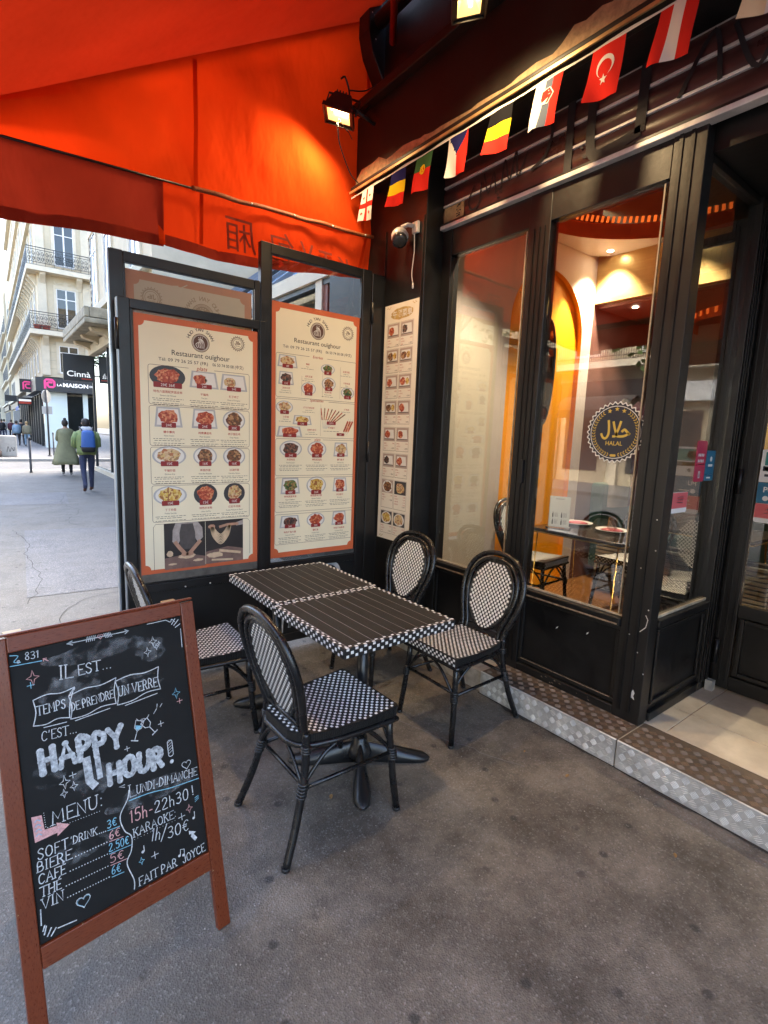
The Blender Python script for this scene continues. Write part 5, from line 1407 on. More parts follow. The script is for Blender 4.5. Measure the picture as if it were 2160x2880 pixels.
# ------------------------------------------------------------------ terrace tables
mat('slat_grey', (0.020, 0.0205, 0.021), 0.55, col2=(0.012, 0.0122, 0.0125), vscale=9, bump=0.15, bscale=160, stretch=(6, 1, 1), spec=.3)
mat('groove_sheen', (0.22, 0.21, 0.195), 0.6)  # pale core colour stands in for sky reflected between the slats
mat('cast_black', (0.016, 0.016, 0.017), 0.30, var=0.3, vscale=10, bump=0.06, bscale=50)
def make_table(base_off, rot, reach=1.0):
    t = thing('bistro_table', 'square bistro table', 'table')
    hw = .300; zt = .742
    MB().box(-hw+.022, hw-.022, -hw+.022, hw-.022, zt-.030, zt-.0008).build('top_core', 'groove_sheen', t)
    n = 9; w = (2*hw-.046)/n
    for k in range(n):
        x0 = -hw+.023+k*w
        MB().box(x0+.0026, x0+w-.0026, -hw+.023, hw-.023, zt-.0006, zt+.001+random.uniform(-.0004, .0004)).build('slat', 'slat_grey', t, bevel=.0012)
    mb = MB()
    for s in (-1, 1):
        mb.box(s*hw-.0 if s < 0 else hw-.022, -hw+.022 if s < 0 else hw, -hw, hw, zt-.042, zt+.0005)
        mb.box(-hw+.0221, hw-.0221, -hw if s < 0 else hw-.022, -hw+.022 if s < 0 else hw, zt-.042, zt+.0005)
    rim = mb.build('rim', 'weave_black', t, bevel=.003)
    mb = MB()
    for side in range(4):
        c, s = math.cos(side*math.pi/2), math.sin(side*math.pi/2)
        rt = lambda x, y, z: (x*c-y*s, x*s+y*c, z)
        m_ = 28; p = (2*hw-.012)/m_
        for k in range(m_):
            y = -hw+.006+(k+.5)*p
            o = Vector(rt(1, 0, 0)); al = Vector(rt(0, 1, 0)); up = Vector((0, 0, 1))
            if k % 2 == 0:
                patch(mb, rt(hw-.005, y, zt+.0006), o*.0052, al*.0066, up, .0012)                   # wraps over the arris
                patch(mb, rt(hw+.0002, y, zt-.006), al*.0066, up*.0046, o, .0012)
                patch(mb, rt(hw+.0002, y, zt-.033), al*.0062, up*.0056, o, .0012)
            else:
                patch(mb, rt(hw+.0002, y, zt-.0195), al*.0066, up*.0064, o, .0012)
            if k % 2 == 1: patch(mb, rt(hw-.017, y, zt+.0006), o*.0040, al*.0066, up, .0012)
    mb.build('rim_weave', 'weave_white', rim, kind='stuff')
    ox, oy = base_off
    MB().lathe([(.026, .10), (.026, zt-.06)], (ox, oy, 0), 18).build('column', 'cast_black', t)
    mb = MB(); mb.obox((ox, oy, zt-.050), (.12, .12, 0), (-.02, .02, 0), (0, 0, .008)); mb.obox((ox, oy, zt-.050), (-.12, .12, 0), (.02, .02, 0), (0, 0, .0078)); mb.build('top_bracket', 'cast_black', t)
    mb = MB(); mb.lathe([(.055, .03), (.060, .055), (.048, .085), (.036, .10), (.034, .125), (.027, .13)], (ox, oy, 0), 20); mb.build('hub', 'cast_black', t)
    for k in range(4):
        a = rot+k*math.pi/2; d = Vector((math.cos(a), math.sin(a), 0)); n_ = Vector((-d.y, d.x, 0))
        mb = MB(); mb.smooth = True
        prof = [(.03, .020, .100), (.08, .024, .090), (.14, .032, .075), (.20, .038, .058), (.26, .040, .042), (.31, .034, .028), (.335, .018, .014), (.342, .003, .006)]
        rings = []
        for r_, wd, hh in prof:
            c = Vector((ox, oy, 0))+d*r_*reach
            rings.append([mb.V(tuple(c+n_*wd*math.cos(q)+Vector((0, 0, (hh*max(0, math.sin(q))**.8 if math.sin(q) > 0 else 0)+.003)))) for q in [math.pi*j/8 for j in range(9)]])
        for A, B in zip(rings, rings[1:]):
            for j in range(8): mb.F((A[j], B[j], B[j+1], A[j+1]))
            mb.F((A[8], B[8], B[0], A[0]))
        mb.build('foot', 'cast_black', t)
    return t
random.seed(5)
tb = make_table((.01, .0), R(-123)); place(tb, (1.325, 1.845, 0), R(.6), 'square slatted table with checked rim, the one with the chair seen from behind', 'square slatted tables pushed together')
tb2 = make_table((-.13, .03), R(-45), .74); place(tb2, (1.338, 2.455, 0), R(-.5), 'square slatted table with checked rim, the one against the menu screens', 'square slatted tables pushed together')

# ------------------------------------------------------------------ chalkboard
wood_mat('board_wood', (0.190, 0.036, 0.008), (0.110, 0.018, 0.004), (30, 30, 1.5), .30)
wood_mat('board_wood_h', (0.190, 0.036, 0.008), (0.110, 0.018, 0.004), (1.5, 30, 30), .30)
mat('slate', (0.009, 0.009, 0.009), 0.6, col2=(0.016, 0.0155, 0.015), vscale=3.2, bump=0.03, bscale=30, spec=.18)
mat('chalk_white', (0.76, 0.78, 0.78), 0.9, col2=(0.34, 0.35, 0.36), vscale=190)
mat('chalk_pink', (0.78, 0.42, 0.40), 0.9, col2=(0.45, 0.24, 0.23), vscale=160)
mat('chalk_blue', (0.28, 0.60, 0.74), 0.9, col2=(0.15, 0.34, 0.44), vscale=160)
mat('chalk_fill', (0.66, 0.69, 0.70), 0.9, col2=(0.16, 0.17, 0.18), vscale=95)
def smudge_mat(name, col, amt, scale=26):
    m, nt, p, out = _new(name); nt.nodes.remove(p)
    tc = nt.nodes.new('ShaderNodeTexCoord'); n = nt.nodes.new('ShaderNodeTexNoise'); n.inputs['Scale'].default_value = scale; n.inputs['Detail'].default_value = 7
    nt.links.new(tc.outputs['Object'], n.inputs['Vector'])
    cr = nt.nodes.new('ShaderNodeValToRGB'); cr.color_ramp.elements[0].position = .42; cr.color_ramp.elements[1].position = .85
    cr.color_ramp.elements[0].color = (0, 0, 0, 1); cr.color_ramp.elements[1].color = (amt, amt, amt, 1)
    d = nt.nodes.new('ShaderNodeBsdfDiffuse'); d.inputs[0].default_value = (*col, 1); t = nt.nodes.new('ShaderNodeBsdfTransparent'); mx = nt.nodes.new('ShaderNodeMixShader')
    nt.links.new(n.outputs['Fac'], cr.inputs[0]); nt.links.new(cr.outputs[0], mx.inputs[0]); nt.links.new(t.outputs[0], mx.inputs[1]); nt.links.new(d.outputs[0], mx.inputs[2]); nt.links.new(mx.outputs[0], out.inputs[0])
    MATS[name] = m
smudge_mat('smudge', (.6, .62, .63), .34, 34)
BO = Vector((-.0017, 1.3227, 0)); BU = Vector((.99185, .12745, 0)); BV = Vector((-.029295, .227594, .973315)); BN = Vector((.124049, -.965378, .229471))
cb = thing('chalkboard_sign', 'wooden A-frame chalkboard with happy hour menu in chalk', 'sign', tuple(BO+BU*.265))
bf = frame(BO, BU, BV, BN)
def bb(name, u0, u1, v0, v1, d0, d1, mt='board_wood', par=cb):
    mb = MB(bf); mb.prism([(u0, v0), (u1, v0), (u1, v1), (u0, v1)], d0, d1); return mb.build(name, mt, par, bevel=.0025)
BW = .5296
bb('stile', 0, .040, .002, 1.030, -.022, 0); bb('stile', BW-.040, BW, .002, 1.030, -.022, 0)
bb('top_rail', .0405, BW-.0405, .992, 1.034, -.021, .001, 'board_wood_h'); bb('bottom_rail', .0405, BW-.0405, .192, .248, -.021, .0005, 'board_wood_h')
slate = bb('slate_panel', .0405, BW-.0405, .2485, .9915, -.016, -.008, 'slate')
bb('top_cap', .0, BW, 1.0345, 1.041, -.020, -.002)
# rear frame folded out behind
RV = Vector((.029295*.7, -.2276*.0, .973)); 
BV2 = Vector((BV.x*0+.10*.0, 0, 0))
back = Vector((-BN.x, -BN.y, 0)).normalized()
r_up = (Vector((0, 0, 1))*1.0 - back*.20).normalized()
topc = BO+BV*1.022-BN*.026
for u in (.045, BW-.080):
    mb = MB(); p = topc+BU*(u+.0175)+back*.014; L_ = p.z/r_up.z
    mb.bar(tuple(p-r_up*(L_-.003)), tuple(p), .035, .020, tuple(back)); mb.build('rear_leg', 'board_wood', cb, bevel=.002)
mb = MB(); p = topc-r_up*.62+back*.014; mb.bar(tuple(p+BU*.081), tuple(p+BU*(BW-.081)), .02, .05, (0, 0, 1)); mb.build('rear_rail', 'board_wood_h', cb)
mb = MB(); p = topc-r_up*.03+back*.014; mb.bar(tuple(p+BU*.081), tuple(p+BU*(BW-.081)), .02, .04, (0, 0, 1)); mb.build('rear_rail', 'board_wood_h', cb)
mb = MB(); q = p-r_up*.32+back*-.004; mb.bar(tuple(q+BU*.036+r_up*.30), tuple(q+BU*.036-r_up*.24), .006, .006); 
for u in (.06, BW-.06):
    mb = MB(); c = topc+BU*u; mb.obox(tuple(c+BV*.012+back*.012), tuple(BU*.02), tuple(back*.016), (0, 0, .003)); mb.build('hinge', 'brass_edge', cb)
# chips on the painted wood
mb = MB(bf); random.seed(9)
for q in range(26):
    if q < 12: u = random.choice((.001, .038, BW-.002, BW-.039)); v = random.uniform(.02, 1.0)
    else: u = random.uniform(.05, .47); v = random.choice((.1925, .2475, .993, 1.033))
    mb.flat([(u, v), (u+random.uniform(.002, .006), v+.001), (u+.002, v+random.uniform(.002, .006))], .0016)
mb.build('paint_chips', 'bare_board', cb)

# chalk drawing: a small stroke alphabet, y up, height 1
GL = {
 'A': (.8, [[(0, 0), (.4, 1), (.8, 0)], [(.14, .36), (.66, .36)]]), 'B': (.65, [[(.05, 0), (.05, 1), (.42, .97), (.52, .76), (.4, .55), (.05, .53)], [(.4, .55), (.62, .4), (.6, .14), (.42, .02), (.05, 0)]]),
 'C': (.75, [[(.72, .82), (.55, .98), (.3, .97), (.08, .75), (.05, .35), (.22, .06), (.5, .02), (.72, .16)]]), 'D': (.75, [[(.05, 0), (.05, 1), (.4, .95), (.7, .68), (.68, .3), (.42, .04), (.05, 0)]]),
 'E': (.62, [[(.6, 1), (.05, 1), (.05, 0), (.62, 0)], [(.05, .52), (.48, .52)]]), 'F': (.6, [[(.6, 1), (.05, 1), (.05, 0)], [(.05, .52), (.46, .52)]]), 'G': (.75, [[(.72, .82), (.5, .98), (.2, .9), (.05, .55), (.14, .14), (.42, .02), (.7, .14), (.7, .42), (.45, .42)]]),
 'H': (.75, [[(.05, 0), (.05, 1)], [(.7, 0), (.7, 1)], [(.05, .5), (.7, .52)]]), 'I': (.25, [[(.12, 0), (.12, 1)]]), 'J': (.55, [[(.48, 1), (.48, .2), (.3, .02), (.08, .1), (.02, .26)]]), 'K': (.72, [[(.05, 0), (.05, 1)], [(.66, 1), (.06, .45)], [(.25, .6), (.7, 0)]]),
 'L': (.6, [[(.05, 1), (.05, 0), (.6, 0)]]), 'M': (.95, [[(.05, 0), (.1, 1), (.47, .35), (.85, 1), (.92, 0)]]), 'N': (.75, [[(.05, 0), (.05, 1), (.7, 0), (.7, 1)]]), 'O': (.8, [[(.4, 1), (.12, .85), (.04, .5), (.14, .14), (.4, 0), (.68, .14), (.76, .5), (.66, .86), (.4, 1)]]),
 'P': (.65, [[(.05, 0), (.05, 1), (.45, .97), (.6, .76), (.46, .52), (.05, .48)]]), 'R': (.7, [[(.05, 0), (.05, 1), (.45, .97), (.58, .76), (.45, .54), (.05, .5)], [(.3, .52), (.68, 0)]]), 'S': (.62, [[(.58, .85), (.38, 1), (.12, .9), (.08, .68), (.5, .42), (.58, .2), (.4, .01), (.14, .04), (.02, .2)]]),
 'T': (.75, [[(.0, 1), (.75, 1)], [(.37, 1), (.37, 0)]]), 'U': (.75, [[(.05, 1), (.06, .3), (.22, .03), (.5, .03), (.68, .3), (.7, 1)]]), 'V': (.78, [[(.0, 1), (.38, 0), (.78, 1)]]), 'Y': (.75, [[(0, 1), (.36, .5), (.36, 0)], [(.74, 1), (.36, .5)]]),
 '0': (.62, [[(.3, 1), (.08, .82), (.03, .45), (.14, .1), (.34, 0), (.54, .15), (.6, .55), (.5, .9), (.3, 1)]]), '1': (.35, [[(.02, .78), (.2, 1), (.2, 0)]]), '2': (.62, [[(.05, .78), (.18, .98), (.45, .96), (.54, .72), (.3, .38), (.03, .02), (.6, .02)]]), '3': (.58, [[(.05, .92), (.35, 1), (.52, .8), (.4, .57), (.2, .52)], [(.2, .52), (.5, .44), (.55, .18), (.32, .0), (.03, .1)]]),
 '5': (.6, [[(.55, 1), (.12, 1), (.08, .58), (.36, .64), (.56, .42), (.5, .1), (.24, .0), (.03, .1)]]), '6': (.58, [[(.48, .96), (.2, .75), (.05, .38), (.14, .06), (.36, .0), (.54, .2), (.44, .44), (.2, .44), (.07, .26)]]), '8': (.58, [[(.3, .54), (.08, .74), (.2, .97), (.42, .96), (.5, .74), (.3, .54), (.06, .26), (.18, .02), (.44, .02), (.54, .26), (.3, .54)]]),
 '€': (.65, [[(.62, .88), (.42, .98), (.2, .84), (.12, .5), (.22, .14), (.44, .02), (.64, .14)], [(.0, .6), (.46, .62)], [(.0, .42), (.42, .44)]]), 'h': (.55, [[(.05, 1), (.05, 0)], [(.05, .42), (.28, .62), (.48, .46), (.48, 0)]]), 'e': (.5, [[(.05, .3), (.42, .36), (.34, .58), (.12, .54), (.04, .2), (.2, .0), (.44, .1)]]),
 ':': (.2, [[(.1, .62), (.1, .68)], [(.1, .08), (.1, .14)]]), '.': (.2, [[(.1, .0), (.1, .05)]]), '-': (.4, [[(.05, .42), (.36, .42)]]), '/': (.5, [[(.0, -.2), (.48, 1.15)]]), "'": (.18, [[(.1, 1.05), (.06, .82)]]), '!': (.25, [[(.12, 1.1), (.12, .3)], [(.12, .02), (.12, .08)]]), ',': (.2, [[(.1, .06), (.06, -.12)]]), 'Z': (.65, [[(.05, 1), (.6, 1), (.05, 0), (.62, 0)]]), 'É': (.62, [[(.6, 1), (.05, 1), (.05, 0), (.62, 0)], [(.05, .52), (.48, .52)], [(.3, 1.12), (.48, 1.32)]]),
}
W_ = MB(bf); Pk = MB(bf); Bl = MB(bf); Fi = MB(bf)
D0 = -.0072
rnd = random.Random(4)
def strokes(mb, pts, w, d=D0):
    q = [(x+rnd.uniform(-1, 1)*w*.10, y+rnd.uniform(-1, 1)*w*.10) for x, y in pts]
    mb.ribbon(q, w if w > .01 else w*.84, d)
    if w > .01:
        for x, y in q: mb.disc(x, y, w*.56, d+rnd.uniform(0, .00012), 12)
def chalk(mb, s, p0, p1, h, w=.0026, serif=True, wob=.03):
    """write s from baseline point p0 to p1 with letter height h"""
    adv = sum((GL[c][0]+.22) if c in GL else .38 for c in s)
    dx, dy = p1[0]-p0[0], p1[1]-p0[1]; L = math.hypot(dx, dy); ca_, sa_ = dx/L, dy/L; k = L/adv; x = 0
    for ch in s:
        if ch not in GL: x += .38; continue
        gw, st = GL[ch]; jy = rnd.uniform(-wob, wob)*h
        tr = lambda a, b: (p0[0]+ca_*(x+a)*k-sa_*(b*h+jy), p0[1]+sa_*(x+a)*k+ca_*(b*h+jy))
        for q in st:
            pts = crom(q, 3) if len(q) > 4 and ch not in 'EMN' else q
            strokes(mb, [tr(a, b) for a, b in pts], w*rnd.uniform(.9, 1.15))
            if serif and ch in 'ABDEFHIKLMNPRTUVY1':
                for a, b in (q[0], q[-1]):
                    if (b < .03 or b > .97): strokes(mb, [tr(a-.13, b), tr(a+.13, b)], w*.9)
        x += gw+.22
def dots(mb, p0, p1, n, r=.0016):
    for k in range(n):
        t = k/(n-1); mb.disc(p0[0]+(p1[0]-p0[0])*t, p0[1]+(p1[1]-p0[1])*t, r, D0, 7)
def sparkle(mb, u, v, r, w=.0018):
    o = []
    for k in range(8):
        q = r if k % 2 == 0 else r*.34; a = math.pi*k/4; o.append((u+q*.72*math.cos(a), v+q*math.sin(a)))
    mb.ribbon(o, w, D0, True)
def cross4(mb, u, v, r, w=.0018):
    mb.ribbon([(u-r, v), (u+r, v)], w, D0); mb.ribbon([(u, v-r), (u, v+r)], w, D0)
def heart(mb, u, v, r, w=.0018):
    mb.ribbon([(u+r*.062*16*math.sin(t)**3, v+r*.062*(13*math.cos(t)-5*math.cos(2*t)-2*math.cos(3*t)-math.cos(4*t))) for t in [2*math.pi*k/20 for k in range(20)]], w, D0, True)
# top: arrow, tag, corner
W_.ribbon([(.173, .982), (.25, .981), (.332, .980)], .0022, D0); W_.ribbon([(.186, .987), (.173, .982), (.186, .976)], .0024, D0); W_.ribbon([(.322, .985), (.332, .980), (.322, .974)], .0024, D0)
for k in range(5): W_.ribbon([(.220+.005*k, .975), (.224+.005*k, .989)], .0018, D0); W_.ribbon([(.270+.004*k, .975), (.266+.004*k, .988)], .0018, D0)
heart(Pk, .256, .982, .007)
Bl.ribbon(crom([(.045, .984), (.062, .979), (.052, .966), (.066, .962)], 4), .002, D0); chalk(W_, 'e', (.058, .961), (.068, .961), .012, .0016, False); chalk(W_, '831', (.076, .965), (.110, .963), .019, .0022, False)
Bl.ribbon([(.043, .957), (.112, .953)], .002, D0); Pk.ribbon([(.115, .958), (.126, .949)], .002, D0); Pk.ribbon([(.116, .951), (.115, .958), (.123, .957)], .0018, D0)
W_.ribbon([(.386, .987), (.442, .987)], .0022, D0); W_.ribbon(crom([(.442, .987), (.455, .978), (.460, .986), (.468, .976)], 4), .002, D0); W_.ribbon([(.484, .950), (.482, .893)], .0022, D0)
for a, b in (((.458, .970), (.470, .985)), ((.464, .965), (.480, .980)), ((.468, .958), (.484, .966))): W_.ribbon([a, b], .0024, D0)
sparkle(Pk, .088, .915, .020); cross4(Bl, .082, .897, .008); sparkle(W_, .397, .932, .016); sparkle(W_, .378, .905, .015); sparkle(W_, .405, .914, .010); sparkle(W_, .413, .922, .007)
# il est ... temps de prendre un verre
chalk(W_, 'IL', (.147, .893), (.182, .890), .036, .0034); chalk(W_, 'EST...', (.192, .890), (.280, .887), .028, .0028)
def scroll(a, b, c, d): W_.ribbon(crom([a, ((a[0]*2+b[0])/3, (a[1]*2+b[1])/3+.004), ((a[0]+2*b[0])/3, (a[1]+2*b[1])/3-.004), b], 4), .0024, D0); W_.ribbon(crom([b, ((b[0]+c[0])/2-.005, (b[1]+c[1])/2), c], 4), .0024, D0); W_.ribbon(crom([d, ((d[0]*2+c[0])/3, (d[1]*2+c[1])/3-.003), ((d[0]+2*c[0])/3, (d[1]+2*c[1])/3+.005), c], 4), .0024, D0); W_.ribbon(crom([a, ((a[0]+d[0])/2+.006, (a[1]+d[1])/2), d], 4), .0024, D0)
scroll((.083, .857), (.179, .862), (.160, .785), (.078, .792)); scroll((.163, .842), (.284, .856), (.277, .784), (.162, .780)); scroll((.281, .846), (.404, .853), (.403, .786), (.280, .778))
W_.ribbon([(.163, .842), (.179, .862)], .0024, D0); W_.ribbon([(.281, .846), (.284, .856)], .0024, D0); W_.ribbon([(.10, .780), (.152, .776)], .002, D0); W_.ribbon([(.172, .772), (.260, .776)], .002, D0); W_.ribbon([(.300, .770), (.392, .776)], .002, D0)
for k in range(5): W_.ribbon([(.166+.003*k, .842+.003*k), (.168+.003*k, .852+.002*k)], .0014, D0)
chalk(W_, 'TEMPS', (.089, .815), (.156, .813), .024, .0026); chalk(W_, 'DE PRENDRE', (.166, .800), (.275, .803), .022, .0026); chalk(W_, 'UN VERRE', (.286, .800), (.398, .797), .027, .0028)
# c'est happy hour!
chalk(W_, "C'EST...", (.092, .746), (.176, .740), .024, .0022)
def bubble(s, p0, p1, h, w): chalk(Fi, s, p0, p1, h, w, False, .10)
ROUND = True
bubble('HAPPY', (.084, .662), (.292, .664), .056, .0145); bubble('HOUR', (.236, .572), (.392, .563), .050, .0145)
Fi.ribbon([(.188, .66), (.190, .60), (.200, .584)], .020, D0); Fi.ribbon([(.214, .66), (.216, .60)], .014, D0)
W_.ribbon(rrect(.404, .578, .418, .626, .006), .0022, D0, True); W_.disc(.411, .562, .006, D0, 10)
for k in range(5): W_.ribbon([(.406, .588+.008*k), (.416, .594+.008*k)], .0014, D0)
# two glasses clinking
def cup(mb, u, v, s, a, fill=None):
    c_, s_ = math.cos(a), math.sin(a); tr = lambda x, y: (u+s*(x*c_-y*s_), v+s*(x*s_+y*c_))
    mb.ribbon([tr(*p) for p in ((-.35, 1), (-.30, .4), (0, .15), (.30, .4), (.35, 1))], .002, D0); mb.ribbon([tr(*p) for p in ((-.35, 1), (.35, 1))], .002, D0); mb.ribbon([tr(0, .15), tr(0, -.6)], .002, D0); mb.ribbon([tr(-.28, -.62), tr(.28, -.62)], .003, D0)
    if fill: fill.flat([tr(*p) for p in ((-.28, .6), (-.2, .35), (0, .22), (.2, .35), (.28, .6))], D0)
cup(W_, .322, .682, .034, R(-22), Bl); cup(W_, .362, .682, .032, R(32)); heart(W_, .343, .712, .006, .0014)
for a, b in (((.330, .715), (.326, .722)), ((.356, .715), (.361, .722)), ((.375, .72), (.385, .732)), ((.386, .735), (.388, .745)), ((.395, .733), (.402, .742))): W_.ribbon([a, b], .0018, D0)
cross4(W_, .392, .684, .008); cross4(W_, .292, .648, .007)
sparkle(W_, .132, .622, .018); sparkle(W_, .152, .603, .013); sparkle(W_, .128, .594, .012); cross4(W_, .152, .633, .008)
sparkle(Bl, .447, .758, .017); cross4(Pk, .455, .732, .008); heart(W_, .453, .535, .014)
# left column
chalk(W_, 'MENU:', (.094, .527), (.220, .520), .034, .0030); dots(W_, (.095, .516), (.205, .510), 18, .0011)
Pk.flat([(.052, .568), (.074, .563), (.077, .524), (.104, .521), (.104, .529), (.133, .511), (.103, .494), (.104, .503), (.054, .502)], D0)
dots(W_, (.079, .566), (.080, .530), 7, .0011); dots(W_, (.084, .526), (.112, .524), 6, .0011)
for k in range(4): Bl.ribbon(crom([(.058, .552-.012*k), (.064, .556-.012*k), (.070, .550-.012*k)], 3), .002, D0+.0003)
chalk(W_, 'SOFT', (.056, .457), (.128, .452), .026, .0028, False); chalk(W_, "'DRINK", (.130, .457), (.196, .452), .019, .0022); dots(W_, (.199, .452), (.214, .450), 4)
chalk(W_, 'BIERE', (.052, .427), (.132, .422), .024, .0028); dots(W_, (.138, .422), (.214, .420), 12)
chalk(W_, 'CAFÉ', (.052, .396), (.116, .392), .024, .0028); dots(W_, (.122, .392), (.212, .388), 14)
chalk(W_, 'THÉ', (.053, .364), (.103, .360), .024, .0028); dots(W_, (.110, .360), (.210, .356), 16)
chalk(W_, 'VIN', (.053, .332), (.105, .329), .026, .0028); dots(W_, (.110, .330), (.210, .326), 16)
for s, mb, p0, p1, h in (('3€', Bl, (.219, .455), (.246, .453), .021), ('6€', Pk, (.221, .424), (.252, .421), .022), ('2.50€', Bl, (.217, .392), (.271, .388), .021), ('5€', Pk, (.217, .360), (.256, .357), .022), ('6€', Bl, (.217, .328), (.244, .326), .022)):
    chalk(mb, s, p0, p1, h, .0024, False); mb.ribbon([(p0[0], p0[1]-.006), (p1[0]+.004, p1[1]-.007)], .0018, D0)
heart(W_, .144, .300, .017); heart(Bl, .145, .299, .0155, .0012)
W_.ribbon([(.050, .335), (.048, .296)], .0026, D0); W_.ribbon([(.082, .268), (.124, .262)], .0026, D0)
for a, b in (((.052, .270), (.058, .288)), ((.058, .262), (.068, .278)), ((.066, .258), (.078, .272)), ((.05, .28), (.055, .292))): W_.ribbon([a, b], .0030, D0)
W_.ribbon(crom([(.284, .532), (.278, .509), (.254, .471), (.261, .428), (.277, .404), (.273, .367), (.258, .337), (.271, .284), (.269, .258)], 6), .0026, D0)
# right column
W_.ribbon([(.274, .545), (.260, .552), (.275, .552)], .0020, D0); chalk(W_, 'L', (.284, .512), (.305, .511), .034, .0026); chalk(W_, 'UNDI-DIMANCHE', (.303, .513), (.484, .490), .023, .0024)
Bl.ribbon(crom([(.281, .503), (.34, .499), (.40, .487), (.486, .478)], 5), .0024, D0)
chalk(Pk, '15h-', (.278, .441), (.345, .437), .034, .0032, False); chalk(W_, '22h30', (.346, .437), (.452, .430), .032, .0028, False); chalk(W_, '!', (.460, .436), (.469, .436), .026, .0036, False)
for k in range(3): Bl.ribbon([(.466, .425-.006*k), (.478, .428-.004*k)], .0016, D0)
chalk(W_, 'KARAOKE:', (.283, .398), (.408, .396), .023, .0024); dots(W_, (.284, .391), (.40, .388), 14, .0009)
chalk(W_, '1h/', (.326, .364), (.372, .352), .034, .0028, False); chalk(W_, '30€', (.374, .347), (.442, .340), .032, .0028, False)
sparkle(Pk, .446, .402, .014); cross4(W_, .421, .389, .010); W_.ribbon([(.460, .386), (.459, .368)], .002, D0); W_.disc(.456, .368, .004, D0, 8)
W_.flat([(.437, .326), (.444, .326), (.441, .318), (.452, .300), (.460, .306), (.450, .322), (.458, .325), (.437, .338)], D0)
sparkle(Bl, .296, .323, .011); cross4(W_, .333, .320, .010); W_.ribbon([(.306, .362), (.306, .346)], .002, D0); W_.disc(.302, .346, .004, D0, 8)
W_.ribbon([(.404, .282), (.406, .297), (.417, .293), (.416, .278)], .002, D0); W_.disc(.401, .281, .004, D0, 8); W_.disc(.413, .277, .004, D0, 8)
chalk(W_, 'FAIT PAR', (.283, .259), (.394, .257), .023, .0026); chalk(W_, 'JOYCE', (.410, .252), (.482, .256), .023, .0026)
W_.build('chalk_writing', 'chalk_white', slate, kind='stuff'); Pk.build('chalk_writing', 'chalk_pink', slate, kind='stuff'); Bl.build('chalk_writing', 'chalk_blue', slate, kind='stuff'); Fi.build('chalk_writing', 'chalk_fill', slate, kind='stuff')
mb = MB(bf)
for (u, v, rx, ry, s) in ((.095, .665, .045, .045, 1), (.20, .60, .06, .04, 2), (.39, .915, .045, .035, 3), (.34, .825, .07, .03, 4), (.17, .86, .07, .05, 5), (.35, .50, .12, .03, 6), (.16, .435, .08, .03, 7), (.25, .945, .15, .025, 8)): mb.flat(blob(u, v, rx, ry, s, 20, .2), -.0077+.00004*s)
mb.build('chalk_smudge', 'smudge', slate)
# ------------------------------------------------------------------ stickers on the glass
mat('st_navy', (0.018, 0.020, 0.035), 0.35); mat('st_gold', (0.62, 0.44, 0.07), 0.4); mat('st_white', (0.74, 0.74, 0.72), 0.45)
mat('st_pink', (0.46, 0.022, 0.075), 0.4, var=.08, vscale=8); mat('st_blue', (0.012, 0.13, 0.24), 0.4, var=.08, vscale=8); mat('st_coral', (0.62, 0.12, 0.13), 0.4); mat('st_teal', (0.03, 0.24, 0.22), 0.4); mat('st_amber', (0.66, 0.40, 0.03), 0.4)
hs = thing('halal_sticker', 'round navy and gold halal sticker with scalloped white edge on the window', 'sticker', (F, 1.402, 1.61))
fn = frame((F-.0012, 1.402, 1.612), (0, -1, 0), (0, 0, 1), (-1, 0, 0)); r = .152
def scal(rad, amp, n=34): return [((rad+amp*math.cos(n*2*math.pi*k/(n*6)))*math.cos(2*math.pi*k/(n*6)), (rad+amp*math.cos(n*2*math.pi*k/(n*6)))*math.sin(2*math.pi*k/(n*6))) for k in range(n*6)]
mb = MB(fn); mb.flat(scal(r, .006), 0); mb.build('edge', 'st_white', hs)
mb = MB(fn); mb.flat(scal(r-.007, .005), .0004); mb.build('face', 'st_navy', hs)
mb = MB(fn); mb.ring(0, 0, .131, .1345, .0008, 48); mb.build('ring', 'st_white', hs)
mb = MB(fn)
for s in (-1, 1):
    for k in range(19):
        t = R(-78+7.2*k); u, v = s*.117*math.cos(t), .117*math.sin(t)
        a = t if s > 0 else math.pi-t
        for q in (-1, 1):
            d = a+math.pi/2*s+q*.75
            mb.flat([(u, v), (u+.008*math.cos(d-.35), v+.008*math.sin(d-.35)), (u+.0155*math.cos(d), v+.0155*math.sin(d)), (u+.008*math.cos(d+.35), v+.008*math.sin(d+.35))], .0008)
mb.flat(rrect(-.016, -.124, .016, -.112, .005), .0010)
for k in (-1, 0, 1): mb.flat(star(k*.038, .108+(.010 if k == 0 else 0), .013, .013, R(90)), .0010)
text(mb, 'HALAL', 0, -.066, .022, .0010, 'c', off=.012)
arabic(mb, .0, -.020, .075, .0010, .012)
mb.build('emblem', 'st_gold', hs)
def sticker(label, fn, w, h, base, bits, rad=.012):
    o = fn(0, 0, 0); t = thing('sticker', label, 'sticker', o, 'small stickers on the entrance glass')
    mb = MB(fn); mb.flat(rrect(0, 0, w, h, rad), 0); mb.build('backing', base, t)
    by = {}
    for mt, kind, *a in bits:
        mb = by.setdefault(mt, MB(fn))
        if kind == 'r': mb.flat(rrect(*a, .003), .0005)
        elif kind == 'd': mb.disc(a[0], a[1], a[2], .0005, 20)
        elif kind == 't': text(mb, a[0], a[1], a[2], a[3], .0006, 'l', off=.02)
    for k, mb in by.items(): mb.build('print', k, t)
    return t
gridbits = lambda u, v, n, m, s, p: [('st_white', 'r', u+i*p, v+j*p*1.6, u+i*p+s, v+j*p*1.6+s*1.3) for i in range(n) for j in range(m)]
fr_ = lambda x, z: frame((x, YC+.019, z), (1, 0, 0), (0, 0, 1), (0, -1, 0))
